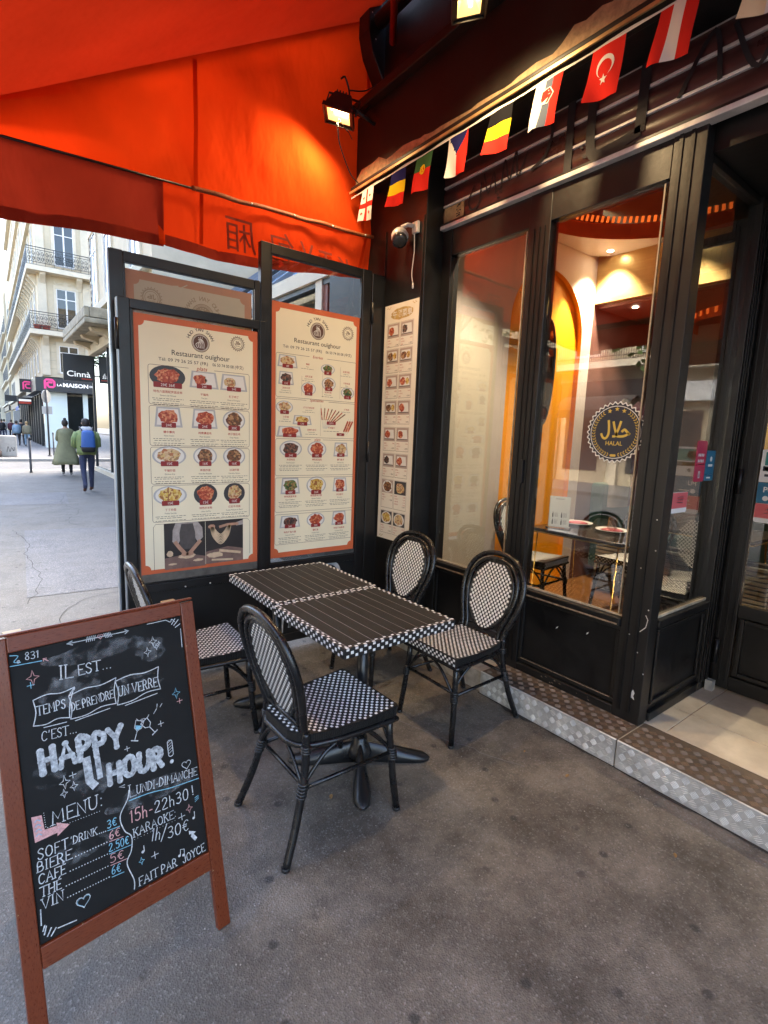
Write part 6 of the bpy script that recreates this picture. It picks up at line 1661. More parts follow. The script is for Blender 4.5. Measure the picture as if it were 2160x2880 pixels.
sticker('tall crimson sticker with white lettering on the return window', fr_(2.872, 1.375), .125, .212, 'st_pink', gridbits(.028, .10, 4, 2, .012, .019) + [('st_white', 'r', .025, .088, .10, .0905), ('st_white', 'r', .048, .018, .072, .055), ('st_pink', 'r', .052, .024, .068, .050)], .014)
sticker('narrow blue sticker beside the crimson one', fr_(3.000, 1.378), .115, .160, 'st_blue', [('st_white', 'd', .065, .115, .014), ('st_white', 'r', .035, .075, .09, .088), ('st_white', 'r', .03, .03, .095, .033), ('st_white', 'r', .03, .012, .08, .020)], .006)
sticker('small coral sticker with white foot low on the return window', fr_(2.626, 1.222), .205, .105, 'st_white', [('st_coral', 'r', .002, .024, .203, .103)] + [('st_white', 'r', .09, .05+.014*k, .16, .054+.014*k) for k in range(3)], .012)
fd = lambda z, y=.985: frame((XD-.0015, y, z), (0, -1, 0), (0, 0, 1), (-1, 0, 0))
sticker('white sticker with teal and amber blocks at the top of the door stack', fd(1.378), .24, .176, 'st_white', [('st_teal', 'r', .018, .092, .22, .164), ('st_white', 'd', .070, .128, .026), ('st_navy', 'r', .012, .060, .20, .086), ('st_amber', 'r', .020, .064, .12, .082), ('st_navy', 'r', .022, .030, .045, .044), ('st_navy', 'd', .075, .036, .012), ('st_white', 'd', .075, .036, .010)], .004)
sticker('blue sticker with the letters PU in the middle of the door stack', fd(1.264), .24, .112, 'st_blue', [('st_white', 't', 'PU', .028, .060, .030), ('st_white', 'd', .042, .026, .014), ('st_white', 'r', .065, .024, .12, .032)], .004)
sticker('coral sticker at the bottom of the door stack', fd(1.155), .24, .106, 'st_white', [('st_coral', 'r', .001, .026, .239, .105), ('st_white', 'r', .055, .070, .14, .082), ('st_white', 'r', .045, .052, .16, .056), ('st_navy', 'r', .07, .010, .1, .014)], .012)

# ------------------------------------------------------------------ inside the restaurant
mat('table_dark', (0.022, 0.018, 0.016), 0.18, spec=.6); glass_mat('table_glass', (.55, .62, .55), 2.2); mat('brass_leg', (0.50, 0.33, 0.09), .3, metal=.9); mat('porcelain', (0.70, 0.68, 0.66), .2); mat('napkin_red', (0.30, 0.035, 0.05), .6)
glass_mat('tumbler_glass', (.90, .88, .88), 2.5); mat('card_paper', (0.70, 0.70, 0.66), .5)
def inside_table(label, x0, x1, y0, y1, zt=.89):
    t = thing('dining_table', label, 'table', ((x0+x1)/2, (y0+y1)/2, ZS), 'dining tables inside the restaurant')
    MB().box(x0, x1, y0, y1, zt-.025, zt).build('top', 'table_dark', t, bevel=.004)
    MB().box(x0-.004, x1+.004, y0-.004, y1+.004, zt-.034, zt-.026).build('edge', 'brass_leg', t)
    for x in (x0+.05, x1-.05):
        for y in (y0+.05, y1-.05):
            mb = MB(); mb.tube([(x, y, zt-.03), (x+.03*(1 if x > (x0+x1)/2 else -1), y, ZS+.004), (x, y+.06*(1 if y < (y0+y1)/2 else -1), zt-.03)], .006, 6); mb.build('hairpin_leg', 'brass_leg', t)
    return t
inside_table('dark dining table with brass legs just behind the second window', 3.35, 3.98, 1.70, 2.46)
inside_table('dark dining table behind the return window', 4.35, 5.05, 1.25, 1.95)
mat('metal_slat', (0.35, 0.36, 0.30), .4, metal=.4, var=.2)
ra = thing('slatted_heater', 'pale slatted heater under the dining table in the restaurant', 'heater', (4.4, 2.2, ZS))
for k in range(9): MB().box(4.62, 4.66, 1.2, 2.6, .34+.036*k, .364+.036*k).build('slat', 'metal_slat', ra)
MB().box(4.665, 4.74, 1.2, 2.6, .16, .68).build('body', 'grille_dark', ra)
def plate_set(x, y, label, glass=True):
    z = .892
    p = thing('plate', 'white plate on the dining table '+label, 'plate', (x, y, z), 'plates laid in the restaurant')
    mb = MB(); mb.lathe([(.045, 0), (.06, .004), (.115, .016), (.120, .018), (.118, .020), (.065, .009), (.001, .007)], (x, y, z), 28, cap=False); mb.build('dish', 'porcelain', p)
    n = MB(); n.smooth = True
    n.lathe([(.085, .013), (.060, .022), (.02, .024)], (x, y, z), 18); tag(n.build('napkin', 'napkin_red'), 'folded red napkin under the upturned tumbler '+label, 'napkin', 'red napkins on the plates')
    if glass:
        g = MB(); g.lathe([(.036, .026), (.030, .10), (.029, .112), (.001, .114)], (x, y, z), 18, cap=False); g.lathe([(.033, .027), (.027, .098), (.001, .1)], (x, y, z), 18, cap=False)
        tag(g.build('tumbler', 'tumbler_glass'), 'clear upturned tumbler on the red napkin '+label, 'glass', 'tumblers on the plates')
plate_set(3.74, 1.99, 'by the second window'); plate_set(3.80, 2.32, 'beside the orange niche', False); plate_set(4.60, 1.55, 'behind the return window')
ca_ = thing('drinks_card', 'white upright drinks card standing on the dining table in the window', 'card', (3.46, 2.25, .89))
fn0 = frame((3.47, 2.37, .897), (.40, -.9165, 0), (0, 0, 1), (-.9165, -.40, 0)); fn = lambda a, b, c=0.0: fn0(a*1.2, b*1.2, c)
mb = MB(fn); mb.prism([(0, 0), (.13, 0), (.13, .20), (0, .20)], 0, .003); mb.build('card', 'card_paper', ca_)
mb = MB(fn); mb.prism([(-.01, -.004), (.14, -.004), (.14, .004), (-.01, .004)], -.03, .04); mb.build('holder', 'tumbler_glass', ca_)
mb = MB(fn)
text(mb, 'BOISSONS', .065, .180, .008, .0034, 'c')
for k in range(5): wordline(mb, .02, .11, .160-.008*k, .0022, k+3)
mb2 = MB(lambda a, b, c=0: fn(a, b, .0036))
for i in range(2):
    for j in range(2):
        u, v = .022+.055*i, .062-.045*j; mb2.flat([(u, v), (u+.008, v), (u+.008, v+.022), (u+.006, v+.028), (u+.006, v+.036), (u+.002, v+.036), (u+.002, v+.028), (u, v+.022)], 0)
        for q in range(4): mb2.rect(u+.014, v+.006+.007*q, u+.036, v+.008+.007*q, 0)
mb2.build('print', 'print_black', ca_)
mb.fn = fn; mb.build('print', 'print_black', ca_)
# copies of the terrace chair stand inside too
GI = 'woven chairs inside the restaurant'
place(copy_tree(ch0), (3.62, 2.60, ZS-.004), R(-84), 'woven chair inside the restaurant in front of the orange niche', GI)
place(copy_tree(ch0), (3.74, 1.46, ZS-.004), R(90), 'woven chair inside the restaurant behind the return window', GI)
place(copy_tree(ch0), (4.32, 2.10, ZS-.004), R(180), 'woven chair inside the restaurant on the far side of the window table', GI)
place(copy_tree(ch0), (4.15, .75, ZS-.004), R(150), 'woven chair inside the restaurant behind the door glass', GI)
# mirror in the niche
mat('mirror_rim', (0.02, 0.02, 0.02), .3); mat('mirror_face', (.55, .55, .52), .06, metal=1.0)
mi = thing('oval_mirror', 'tall oval mirror with thin black rim in the orange niche', 'mirror', (4.08, 2.98, 1.70))
oc_ = (4.135, 2.185); P_ = [(oc_[0]+.118*math.cos(2*math.pi*k/40)*(1+.12*math.sin(2*math.pi*k/40)), 2.985, oc_[1]+.47*math.sin(2*math.pi*k/40)) for k in range(40)]
mb = MB(); mb.tube(P_, .012, 8, closed=True); mb.build('rim', 'mirror_rim', mi)
mb = MB(); mb.F([mb.V(p) for p in P_]); mb.build('face', 'mirror_face', mi)
# coats and a pendant in the rear room
mat('coat_wine', (.10, .03, .05), .8, var=.2); mat('coat_grey', (.22, .19, .17), .8, var=.2); mat('coat_blue', (.04, .04, .12), .8, var=.2)
for k, (x, mt, lb) in enumerate(((5.30, 'coat_grey', 'grey'), (5.62, 'coat_wine', 'wine red'), (5.92, 'coat_blue', 'dark blue'))):
    mb = MB(); mb.smooth = True
    rings = []
    for z, w_, d_ in ((2.02, .03, .03), (1.96, .12, .06), (1.86, .16, .08), (1.5, .17, .09), (1.1, .19, .10), (.9, .20, .10)):
        rings.append([mb.V((x+w_*math.cos(q)*(1+.08*math.sin(5*q+z*9)), 2.82+d_*math.sin(q), z)) for q in [2*math.pi*j/18 for j in range(18)]])
    for A_, B_ in zip(rings, rings[1:]):
        for j in range(18): mb.F((A_[j], A_[(j+1) % 18], B_[(j+1) % 18], B_[j]))
    mb.F(rings[0]); tag(mb.build('hanging_coat', mt), lb+' coat hanging on the rear wall of the restaurant', 'coat', 'coats in the restaurant')
# ------------------------------------------------------------------ bits on the pavement
mat('leaf_dry', (.32, .19, .07), .8, var=.3, vscale=40); mat('crumb', (.36, .33, .28), .9, var=.4, vscale=3)
def leaf(x, y, s, a, label):
    mb = MB(); mb.smooth = True
    c_, s_ = math.cos(a), math.sin(a)
    def g(i, j):
        u = (i-.5)*2; w_ = (1-u*u)**.8*.45*(2*j-1); z = .006+.006*abs(2*j-1)*(1-u*u)+.004*u*u
        return (x+s*(u*c_-w_*s_), y+s*(u*s_+w_*c_), z)
    mb.grid(g, 8, 4); tag(mb.build('dry_leaf', 'leaf_dry'), label, 'leaf', 'dry leaves on the asphalt')
def pxg(u, v):                                            # picture point to the ground, worked out once for the litter
    d = _r2*((u-1080)/1444.67) - _u2*((v-1440)/1444.67) + _f
    t = -1.55/d.z; return d.x*t, d.y*t
for i, (u, v, s, a, lb) in enumerate(((931, 2246, .017, .9, 'dry leaf on the asphalt beside the front chair'), (1595, 2187, .016, .2, 'dry leaf on the asphalt near the middle of the step'), (1898, 2412, .014, .5, 'dry leaf on the asphalt below the seamless end of the tread plate'), (1475, 2118, .010, .4, 'small dry leaf by the rear leg of the chair at the step'))):
    x, y = pxg(u, v); leaf(x, y, s, a, lb)
mb = MB(); random.seed(21)
for k in range(80):
    x, y = pxg(random.uniform(560, 2150), random.uniform(2080, 2860)); s = random.uniform(.0012, .0034)
    if x > 2.3: continue
    a = random.uniform(0, 3); mb.lathe([(s*.2, 0), (s, s*.3), (s*.7, s*.9), (s*.1, s)], (x, y, .0015), 5)
o = mb.build('crumbs', 'crumb'); o['kind'] = 'stuff'; o['label'] = 'pale grit and crumbs scattered on the asphalt'; o['category'] = 'grit'
# ------------------------------------------------------------------ street: buildings beyond the terrace
mat('stone_cream', (0.56, 0.475, 0.33), 0.8, var=.14, vscale=1.3, bump=.06, bscale=9)
mat('stone_pale', (0.60, 0.53, 0.40), 0.8, var=.12, vscale=1.6)
mat('stone_mossy', (0.42, 0.37, 0.27), 0.85, col2=(.17, .155, .11), vscale=4, bump=.2, bscale=12)
mat('joint_dark', (0.36, 0.32, 0.25), 0.9)
mat('iron', (0.015, 0.015, 0.017), .4); mat('win_frame', (0.70, 0.69, 0.66), .5); mat('zinc', (.22, .24, .27), .5, metal=.4)
glass_mat('street_glass', (.30, .36, .36), 1.9); mat('room_dark', (.06, .065, .07), .7, var=.3, vscale=2)
mat('sign_grey', (.032, .035, .038), .45); mat('sign_black', (.018, .019, .020), .4, var=.15, vscale=2); mat('logo_pink', (.75, .05, .22), .5, emit=(1, .08, .3), estr=.03); mat('sign_white', (.80, .80, .78), .5, emit=(1, 1, .98), estr=.06); mat('sign_red', (.62, .06, .03), .5); mat('mint_wall', (.70, .80, .78), .6); mat('pot_red', (.33, .07, .05), .7); mat('pink_glow', (.8, .12, .2), .5)  # sign_white glows faintly so its lettering stays bright in shade
mat('trim_cream', (.66, .58, .44), .6, var=.08, vscale=3); mat('shopframe_dark', (.028, .030, .032), .4); mat('stall_blue', (.02, .09, .42), .6); mat('rail_grey', (.30, .31, .32), .4, metal=.5)
def fz(a): return lambda u, v, d=0.0: a(u, v, d)
def railing(fn, u0, u1, v0, h, parent, curls=True):
    """wrought iron balcony front in (u, v)"""
    mb = MB(fn)
    for v in (v0, v0+h*.16, v0+h*.86, v0+h): mb.ribbon([(u0, v), (u1, v)], (.045 if v > v0+h*.9 else .030), 0.0)
    n = max(1, round((u1-u0)/.46)); w = (u1-u0)/n
    for k in range(n):
        c = u0+(k+.5)*w
        mb.ribbon([(u0+k*w, v0), (u0+k*w, v0+h)], .020, 0)
        if curls:
            for s in (-1, 1):
                for vv, q in ((.34, 1), (.66, -1)):
                    pts = [(c+s*w*.24+w*.17*math.cos(t)*(1-t/14), v0+h*(vv)+h*.14*q*math.sin(t)*(1-t/14)) for t in [k2*.7 for k2 in range(12)]]
                    mb.ribbon(pts, .028, 0)
            mb.ribbon([(c, v0+h*.16), (c, v0+h*.86)], .014, 0)
        else:
            for q in range(1, 5): mb.ribbon([(u0+k*w+q*w/5, v0), (u0+k*w+q*w/5, v0+h)], .014, 0)
    mb.ribbon([(u1, v0), (u1, v0+h)], .020, 0)
    o = mb.build('railing', 'iron', parent)
    so = o.modifiers.new('thick', 'SOLIDIFY'); so.thickness = .02; so.offset = 0
    return o
def sash(fn, u0, u1, v0, v1, parent, surround='stone_pale', bars=True, depth=.18):
    """French window: stone surround, reveal, frame and panes; d > 0 is out of the wall"""
    mb = MB(fn); mb.prism([(u0-.14, v0), (u0, v0), (u0, v1), (u0-.14, v1)], 0, .05); mb.prism([(u1, v0), (u1+.14, v0), (u1+.14, v1), (u1, v1)], 0, .05); mb.prism([(u0-.14, v1), (u1+.14, v1), (u1+.14, v1+.20), (u0-.14, v1+.20)], 0, .07)
    w = mb.build('window', surround, parent)
    mb = MB(fn); mb.rect(u0, v0, u1, v1, .004); mb.build('dark_room', 'room_dark', w)
    mb = MB(fn); f_ = .05; c = (u0+u1)/2; vt = v0+(v1-v0)*.74
    for a, b, e, g in ((u0, v0, u0+f_, v1), (u1-f_, v0, u1, v1), (c-.04, v0, c+.04, v1), (u0, v1-f_, u1, v1), (u0, vt, u1, vt+.05), (u0, v0, u1, v0+.10)):
        mb.prism([(a, b), (e, b), (e, g), (a, g)], .01, .035+.002*len(mb.f)/30)
    mb.build('frame', 'win_frame', w)
    for a, e in ((u0+f_, c-.04), (c+.04, u1-f_)):
        for b, g in ((v0+.10, vt), (vt+.05, v1-f_)):
            mb = MB(fn); mb.rect(a, b, e, g, .018); mb.build('pane', 'street_glass', w)
    return w
def block(name, label, cat, loc, group=None): return thing(name, label, cat, loc, group)

# the glazed veranda right behind the screens: cream frames, large panes, sloping roof coloured as the sky it reflects
mat('sky_reflect_blue', (.15, .27, .46), .22, var=.1, vscale=.8); mat('oxide_frame', (.20, .07, .05), .5)
nb = block('glazed_veranda', 'cream framed glazed veranda with roof panes coloured as reflected sky just beyond the terrace screens', 'veranda', (2.8, 6, 0))
MB().box(3.4, 8, 4.0, 12.2, .0, 3.1).build('room', 'room_dark', nb)
NF = lambda u, v, d=0.0: (2.84-d, u, v)
for y0 in (4.05, 4.80, 6.20, 7.6, 9.0, 10.4, 11.8):
    mb = MB(NF); mb.prism([(y0, 0), (y0+.13, 0), (y0+.13, 3.10), (y0, 3.10)], -.1, .04); mb.build('mullion', 'trim_cream', nb)
    mb = MB(NF); mb.prism([(y0-.082, 0), (y0-.002, 0), (y0-.002, 3.06), (y0-.082, 3.06)], -.1, .02); mb.build('inner_frame', 'oxide_frame', nb)
for y0, y1 in ((4.2, 4.70), (4.94, 6.1), (6.34, 7.5), (7.74, 8.9), (9.14, 10.3), (10.54, 11.7)):
    for v0, v1 in ((.35, 2.2), (2.3, 3.04)):
        mb = MB(NF); mb.rect(y0, v0, y1, v1, -.02); mb.build('pane', 'street_glass', nb)
for z0, z1, m_, d_ in ((3.105, 3.255, 'trim_cream', .06), (3.045, 3.10, 'shopframe_dark', .03), (2.2, 2.3, 'shopframe_dark', .03), (.0, .34, 'shopframe_dark', .05)):
    mb = MB(NF); mb.prism([(4.0, z0), (12.2, z0), (12.2, z1), (4.0, z1)], -.12, d_); mb.build('rail', m_, nb)
for k in range(8):
    y0 = 4.0+1.025*k
    mb = MB(); mb.poly([(2.86, y0+.03, 3.27), (2.86, y0+.995, 3.27), (6.5, y0+.995, 6.2), (6.5, y0+.03, 6.2)]); mb.build('roof_pane', 'sky_reflect_blue', nb)
    mb = MB(); mb.bar((2.85, y0, 3.27), (6.5, y0, 6.21), .05, .09); mb.build('rafter', 'zinc' if k != 4 else 'shopframe_dark', nb)
# furniture shop with the dark hanging sign
XS = 3.0
fs = block('stone_corner_house', 'stone house with glass shopfront and mossy balcony at the side street', 'building', (3.2, 16, 0))
MB().box(XS+.03, 9, 12.25, 20.2, .0, 4.1).build('shop_interior', 'room_dark', fs)
MB().box(XS, 9, 12.25, 20.2, 4.12, 12).build('wall', 'stone_cream', fs)
SF = lambda u, v, d=0.0: (XS-d, u, v)
for y in (12.3, 14.9, 17.4, 20.1):
    mb = MB(SF); mb.prism([(y, .12), (y+.07, .12), (y+.07, 3.8), (y, 3.8)], 0, .06); mb.build('mullion', 'shopframe_dark', fs)
for y0, y1 in ((12.37, 14.9), (14.97, 17.4), (17.47, 20.1)):
    mb = MB(SF); mb.rect(y0, .15, y1, 3.8, .02); mb.build('pane', 'street_glass', fs)
mb = MB(SF); mb.prism([(12.25, 0), (20.2, 0), (20.2, .13), (12.25, .13)], 0, .12); mb.build('plinth', 'stone_pale', fs)
mb = MB(SF); mb.prism([(12.25, 3.81), (20.2, 3.81), (20.2, 4.10), (12.25, 4.10)], 0, .15); mb.build('lintel', 'stone_pale', fs)
bl = MB().box(2.2, XS-.002, 15.9, 20.6, 4.19, 4.33).build('balcony', 'stone_mossy', fs, bevel=.03)
MB().box(2.2, 2.32, 15.9, 20.6, 4.34, 4.60).build('parapet', 'stone_mossy', bl, bevel=.02); MB().box(2.325, XS-.002, 15.9, 16.02, 4.34, 4.60).build('parapet', 'stone_mossy', bl, bevel=.02)
for y in (16.6, 18.2, 19.8):
    mb = MB(lambda u, v, d=0: (u, y+d, v)); mb.prism([(XS, 4.18), (2.4, 4.18), (2.45, 4.10), (2.75, 4.02), (XS, 3.82)], -.16, .16); mb.build('corbel', 'stone_cream', bl)
for k in range(14): MB().box(2.5, XS-.16, 16.9+.085*k, 16.94+.085*k, 4.172, 4.187).build('groove_rib', 'stone_pale', bl)
for z in (5.2, 8.4):
    for y in (13.2, 16.4, 18.7): sash(SF, y, y+1.0, z, z+2.2, fs)
for z in (4.9, 8.0, 11.2):
    mb = MB(SF); mb.prism([(12.25, z), (20.2, z), (20.2, z+.22), (12.25, z+.22)], 0, .16); mb.build('string_course', 'stone_pale', fs)
for k in range(40):
    mb = MB(SF); mb.prism([(19.7, 5.1+.2*k), (19.8, 5.1+.2*k), (19.8, 5.22+.2*k), (19.7, 5.22+.2*k)], 0, .05); mb.build('carved_bead', 'stone_pale', fs)
hg = block('hanging_sign', 'black projecting shop sign with white lettering and a red underline', 'sign', (2.45, 19.6, 3.3))
MB().box(2.05, 2.89, 19.58, 19.66, 2.91, 3.75).build('panel', 'sign_black', hg)
MB().box(2.89, XS, 19.60, 19.64, 3.1, 3.14).build('bracket', 'iron', hg); MB().box(2.89, XS, 19.60, 19.64, 3.5, 3.54).build('bracket', 'iron', hg)
for fn, nm in ((frame((2.05, 19.578, 2.91), (1, 0, 0), (0, 0, 1), (0, -1, 0)), 'f'), (frame((2.89, 19.662, 2.91), (-1, 0, 0), (0, 0, 1), (0, 1, 0)), 'b')):
    mb = MB(fn); text(mb, 'Cinnà', .43, .15, .18, .001, 'c', .66, off=.012); mb.build('lettering', 'sign_white', hg)
    mb = MB(fn); mb.rect(.50, .075, .80, .105, .001); mb.build('underline', 'sign_red', hg)

# corner house across the side street
YB, XB = 39.0, 2.97
ch = block('corner_house', 'cream stone corner house with iron balconies and a dark shop band', 'building', (5, 44, 0))
MB().box(XB, 14, YB, 75, 4.4, 24).build('wall', 'stone_cream', ch)
CF = lambda u, v, d=0.0: (u, YB-d, v)
CS = lambda u, v, d=0.0: (XB-d, u, v)
MB().box(XB+.4, 13.9, YB+.4, 74.9, 0, 4.39).build('shop_interior', 'room_dark', ch)
MB().box(XB+.02, XB+1.25, YB+.02, YB+.9, 0, 3.47).build('mint_pier', 'mint_wall', ch)
for x in (5.1, 7.0): MB().box(x, x+.28, YB+.03, YB+.3, 0, 3.47).build('pier', 'mint_wall', ch)
for x0, x1 in ((4.25, 5.1), (5.4, 7.0), (7.3, 10)):
    mb = MB(CF); mb.rect(x0, .3, x1, 3.4, -.1); mb.build('pane', 'street_glass', ch)
    mb = MB(CF); mb.prism([(x0, 0), (x1, 0), (x1, .3), (x0, .3)], -.15, -.05); mb.build('stall_riser', 'shopframe_dark', ch)
for y in (40, 42.2, 44.4, 46.6, 49, 52, 55, 58, 61, 64):
    mb = MB(CS); mb.rect(y, .3, y+1.9, 3.4, -.06); mb.build('pane', 'street_glass', ch)
    mb = MB(CS); mb.prism([(y+1.92, 0), (y+2.18, 0), (y+2.18, 3.47), (y+1.92, 3.47)], -.1, .03); mb.build('pier', 'shopframe_dark', ch)
mb = MB(CF); mb.prism([(XB-.42, 3.48), (12, 3.48), (12, 4.32), (XB-.42, 4.32)], .02, .45); bd = mb.build('shop_band', 'sign_grey', ch)
MB().box(XB-.42, XB-.01, YB-.018, 48, 3.50, 4.33).build('shop_band', 'sign_grey', ch)
sgf = frame((XB-.42, YB-.452, 3.48), (1, 0, 0), (0, 0, 1), (0, -1, 0))
def spiral(mb, u, v, s, d, w): mb.ribbon([(u-s*.9, v-s), (u-s*.9, v+s*.7), (u-s*.6, v+s), (u+s*.6, v+s), (u+s, v+s*.6), (u+s, v-s*.4), (u+s*.7, v-s*.7), (u-.1*s, v-s*.7), (u-s*.4, v-s*.3), (u-s*.4, v+.2*s), (u-.1*s, v+.4*s), (u+s*.5, v+.4*s)], w, d)
mb = MB(sgf); spiral(mb, .72, .45, .26, .002, .12); mb.build('logo', 'logo_pink', bd)
mb = MB(sgf); text(mb, 'LA', 1.12, .36, .14, .002, 'l', .28, off=.02); text(mb, 'MAISON', 1.44, .34, .24, .002, 'l', 1.38, off=.025); text(mb, 'DU', 2.90, .40, .12, .002, 'l', .24, off=.02); text(mb, 'CON', 3.2, .34, .24, .002, 'l', .72, off=.025); mb.build('lettering', 'sign_white', bd)
# projecting small signs along the street
def proj(label, y, x0, z0, w, h, base, draw):
    t = block('projecting_sign', label, 'sign', (x0, y, z0), 'small projecting shop signs')
    MB().box(x0, x0+w, y, y+.1, z0, z0+h).build('panel', base, t); MB().box(x0+w, XB, y+.04, y+.07, z0+h*.5, z0+h*.5+.04).build('bracket', 'iron', t)
    draw(frame((x0, y-.003, z0), (1, 0, 0), (0, 0, 1), (0, -1, 0)), t)
def d1(fn, t): mb = MB(fn); spiral(mb, .42, .44, .24, .001, .09); mb.build('logo', 'logo_pink', t)
def d2(fn, t): mb = MB(fn); mb.rect(.08, .10, .82, .26, .001); mb.build('band', 'sign_red', t); mb = MB(fn); mb.rect(.08, .28, .82, .42, .001); mb.build('band', 'sign_white', t)
proj('small dark projecting sign with a pink spiral', 43, 1.95, 3.55, .86, .86, 'sign_black', d1)
proj('dark projecting sign with a red and white band', 46, 1.9, 2.75, .9, .55, 'sign_black', d2)
proj('plain grey projecting sign without a logo', 66, 1.7, 3.6, 1.0, .6, 'sign_grey', lambda fn, t: None)
aw2 = block('blue_awning', 'small blue shop awning far down the street', 'awning', (2.6, 50, 3)); mb = MB(); mb.poly([(XB, 49, 3.3), (XB, 54, 3.3), (XB-.9, 54, 2.75), (XB-.9, 49, 2.75)]); mb.poly([(XB-.9, 49, 2.75), (XB-.9, 54, 2.75), (XB-.9, 54, 2.45), (XB-.9, 49, 2.45)]); mb.build('cloth', 'stall_blue', aw2)
# stone courses, windows, corbelled balconies
for z in (4.9, 5.4, 5.9, 6.4):
    mb = MB(CF); mb.prism([(XB, z), (3.75, z), (3.75, z+.02), (XB, z+.02)], 0, .004); mb.build('stone_joint', 'joint_dark', ch)
for u in (XB+.02, 5.35):
    for v0, v1 in ((4.5, 6.7), (7.2, 10.3), (10.9, 14)):
        mb = MB(CF); mb.prism([(u, v0), (u+.42, v0), (u+.42, v1), (u, v1)], 0, .09); mb.build('pilaster', 'stone_pale', ch)
for u in (3.92, 6.4, 9.0):
    for v0, v1 in ((4.65, 6.35), (7.35, 9.75), (11.05, 13.5), (14.4, 16.4)): sash(CF, u, u+1.05, v0, v1, ch)
for k in range(9):
    y = 40.6+2.9*k
    for v0, v1 in ((4.75, 6.35), (7.35, 9.75), (11.05, 13.5), (14.4, 16.4), (17.4, 19.2)): sash(CS, y, y+1.1, v0, v1, ch)
def balcony(z, u1):
    mb = MB(); mb.box(XB-.55, u1, YB-.75, YB-.001, z-.28, z); mb.box(XB-.55, XB-.001, YB+.001, 74, z-.28, z-.001)
    b = mb.build('balcony', 'stone_pale', ch)
    for u in (XB+.1, 5.0, u1-.5):
        mb = MB(lambda a, v, d=0: (u+d, YB-a, v)); mb.prism([(0, z-.29), (.62, z-.29), (.58, z-.42), (.30, z-.62), (.12, z-.80), (0, z-1.0)], 0, .30); mb.build('corbel', 'stone_pale', b)
    for k in range(14):
        y = YB+.5+1.15*k
        mb = MB(lambda a, v, d=0: (XB-a, y+d, v)); mb.prism([(0, z-.29), (.46, z-.29), (.42, z-.42), (.22, z-.62), (.10, z-.80), (0, z-1.0)], 0, .34); mb.build('corbel', 'stone_pale', b)
    railing(lambda u, v, d=0: (u, YB-.70-d, v), XB-.5, u1-.05, z+.02, 1.0, b); railing(lambda u, v, d=0: (XB-.50-d, u, v), YB-.65, 74, z+.02, 1.0, b, False)
balcony(7.1, 6.6); balcony(10.75, 6.6)
for u in (4.0,):                                             # carved panel under the upper balcony
    mb = MB(CF)
    for s in (-1, 1): mb.ribbon(crom([(4.45, 10.0), (4.45+s*.25, 10.12), (4.45+s*.5, 10.0), (4.45+s*.62, 10.15)], 5), .07, .03)
    mb.disc(4.45, 10.08, .14, .035, 12); mb.build('carving', 'stone_pale', ch)
for z, dd in ((13.9, .22), (17.0, .2), (20.2, .3)):
    MB().box(XB-dd, 10, YB-dd, 74, z, z+.35).build('cornice', 'stone_pale', ch)
pt = block('flower_planter', 'red flower pot planter on the lower balcony of the corner house', 'planter', (2.75, 38.5, 7.1)); mb = MB(); mb.lathe([(.16, 0), (.22, .28), (.24, .30)], (2.85, 38.75, 7.12), 14); mb.lathe([(.16, 0), (.22, .28), (.24, .30)], (3.3, 38.75, 7.12), 14); mb.build('pot', 'pot_red', pt)

# unseen house blocks added to keep sun off the pavement and side street
for (x0, x1, y0, y1, h_, lb) in ((6.6, 14, 4.0, 12.2, 12.5, 'unseen stone block added behind the glazed veranda to shade the pavement'), (17, 24, 12, 36, 25, 'unseen stone block added across the side street to shade it')):
    b = block('town_house', lb, 'building', (x0, (y0+y1)/2, 0), 'unseen blocks added for shade')
    MB().box(x0, x1, y0, y1, 0, h_).build('wall', 'stone_cream', b)
    for z in range(4, int(h_)-2, 3):
        for y in range(int(y0)+1, int(y1)-1, 3): MB().box(x0-.05, x0-.002, y, y+1.1, z, z+1.9).build('window', 'room_dark', b)
# houses farther along, own side
for i, (y0, y1, h_, dx, lb) in enumerate(((75.2, 96, 20, .35, 'pale stone house next beyond the corner house'), (96.2, 122, 22, .1, 'second pale stone house beyond the corner house'), (122.2, 165, 19, -.6, 'third pale stone house beyond the corner house'))):
    b = block('town_house', lb, 'building', (5, y0, 0), 'houses far down the street'); x = XB+dx
    MB().box(x, 14, y0, y1, 0, h_).build('wall', 'stone_cream' if i % 2 else 'stone_pale', b)
    for z in (4.2, 7.6, 11, 14.4):
        MB().box(x-.4, x-.001, y0, y1, z-.2, z).build('cornice', 'stone_pale', b)
        for k in range(int((y1-y0)/3)): MB().box(x-.05, x-.002, y0+1+3*k, y0+2.1+3*k, z+.3, z+2.5).build('window', 'room_dark', b)
    MB().box(x-.2, x-.002, y0, y1, 3.2, 3.9).build('shop_band', 'sign_grey', b)
    for k in range(int((y1-y0)/2.6)): MB().box(x-.06, x-.002, y0+.3+2.6*k, y0+2.3+2.6*k, .3, 3.0).build('shop_window', 'room_dark', b)

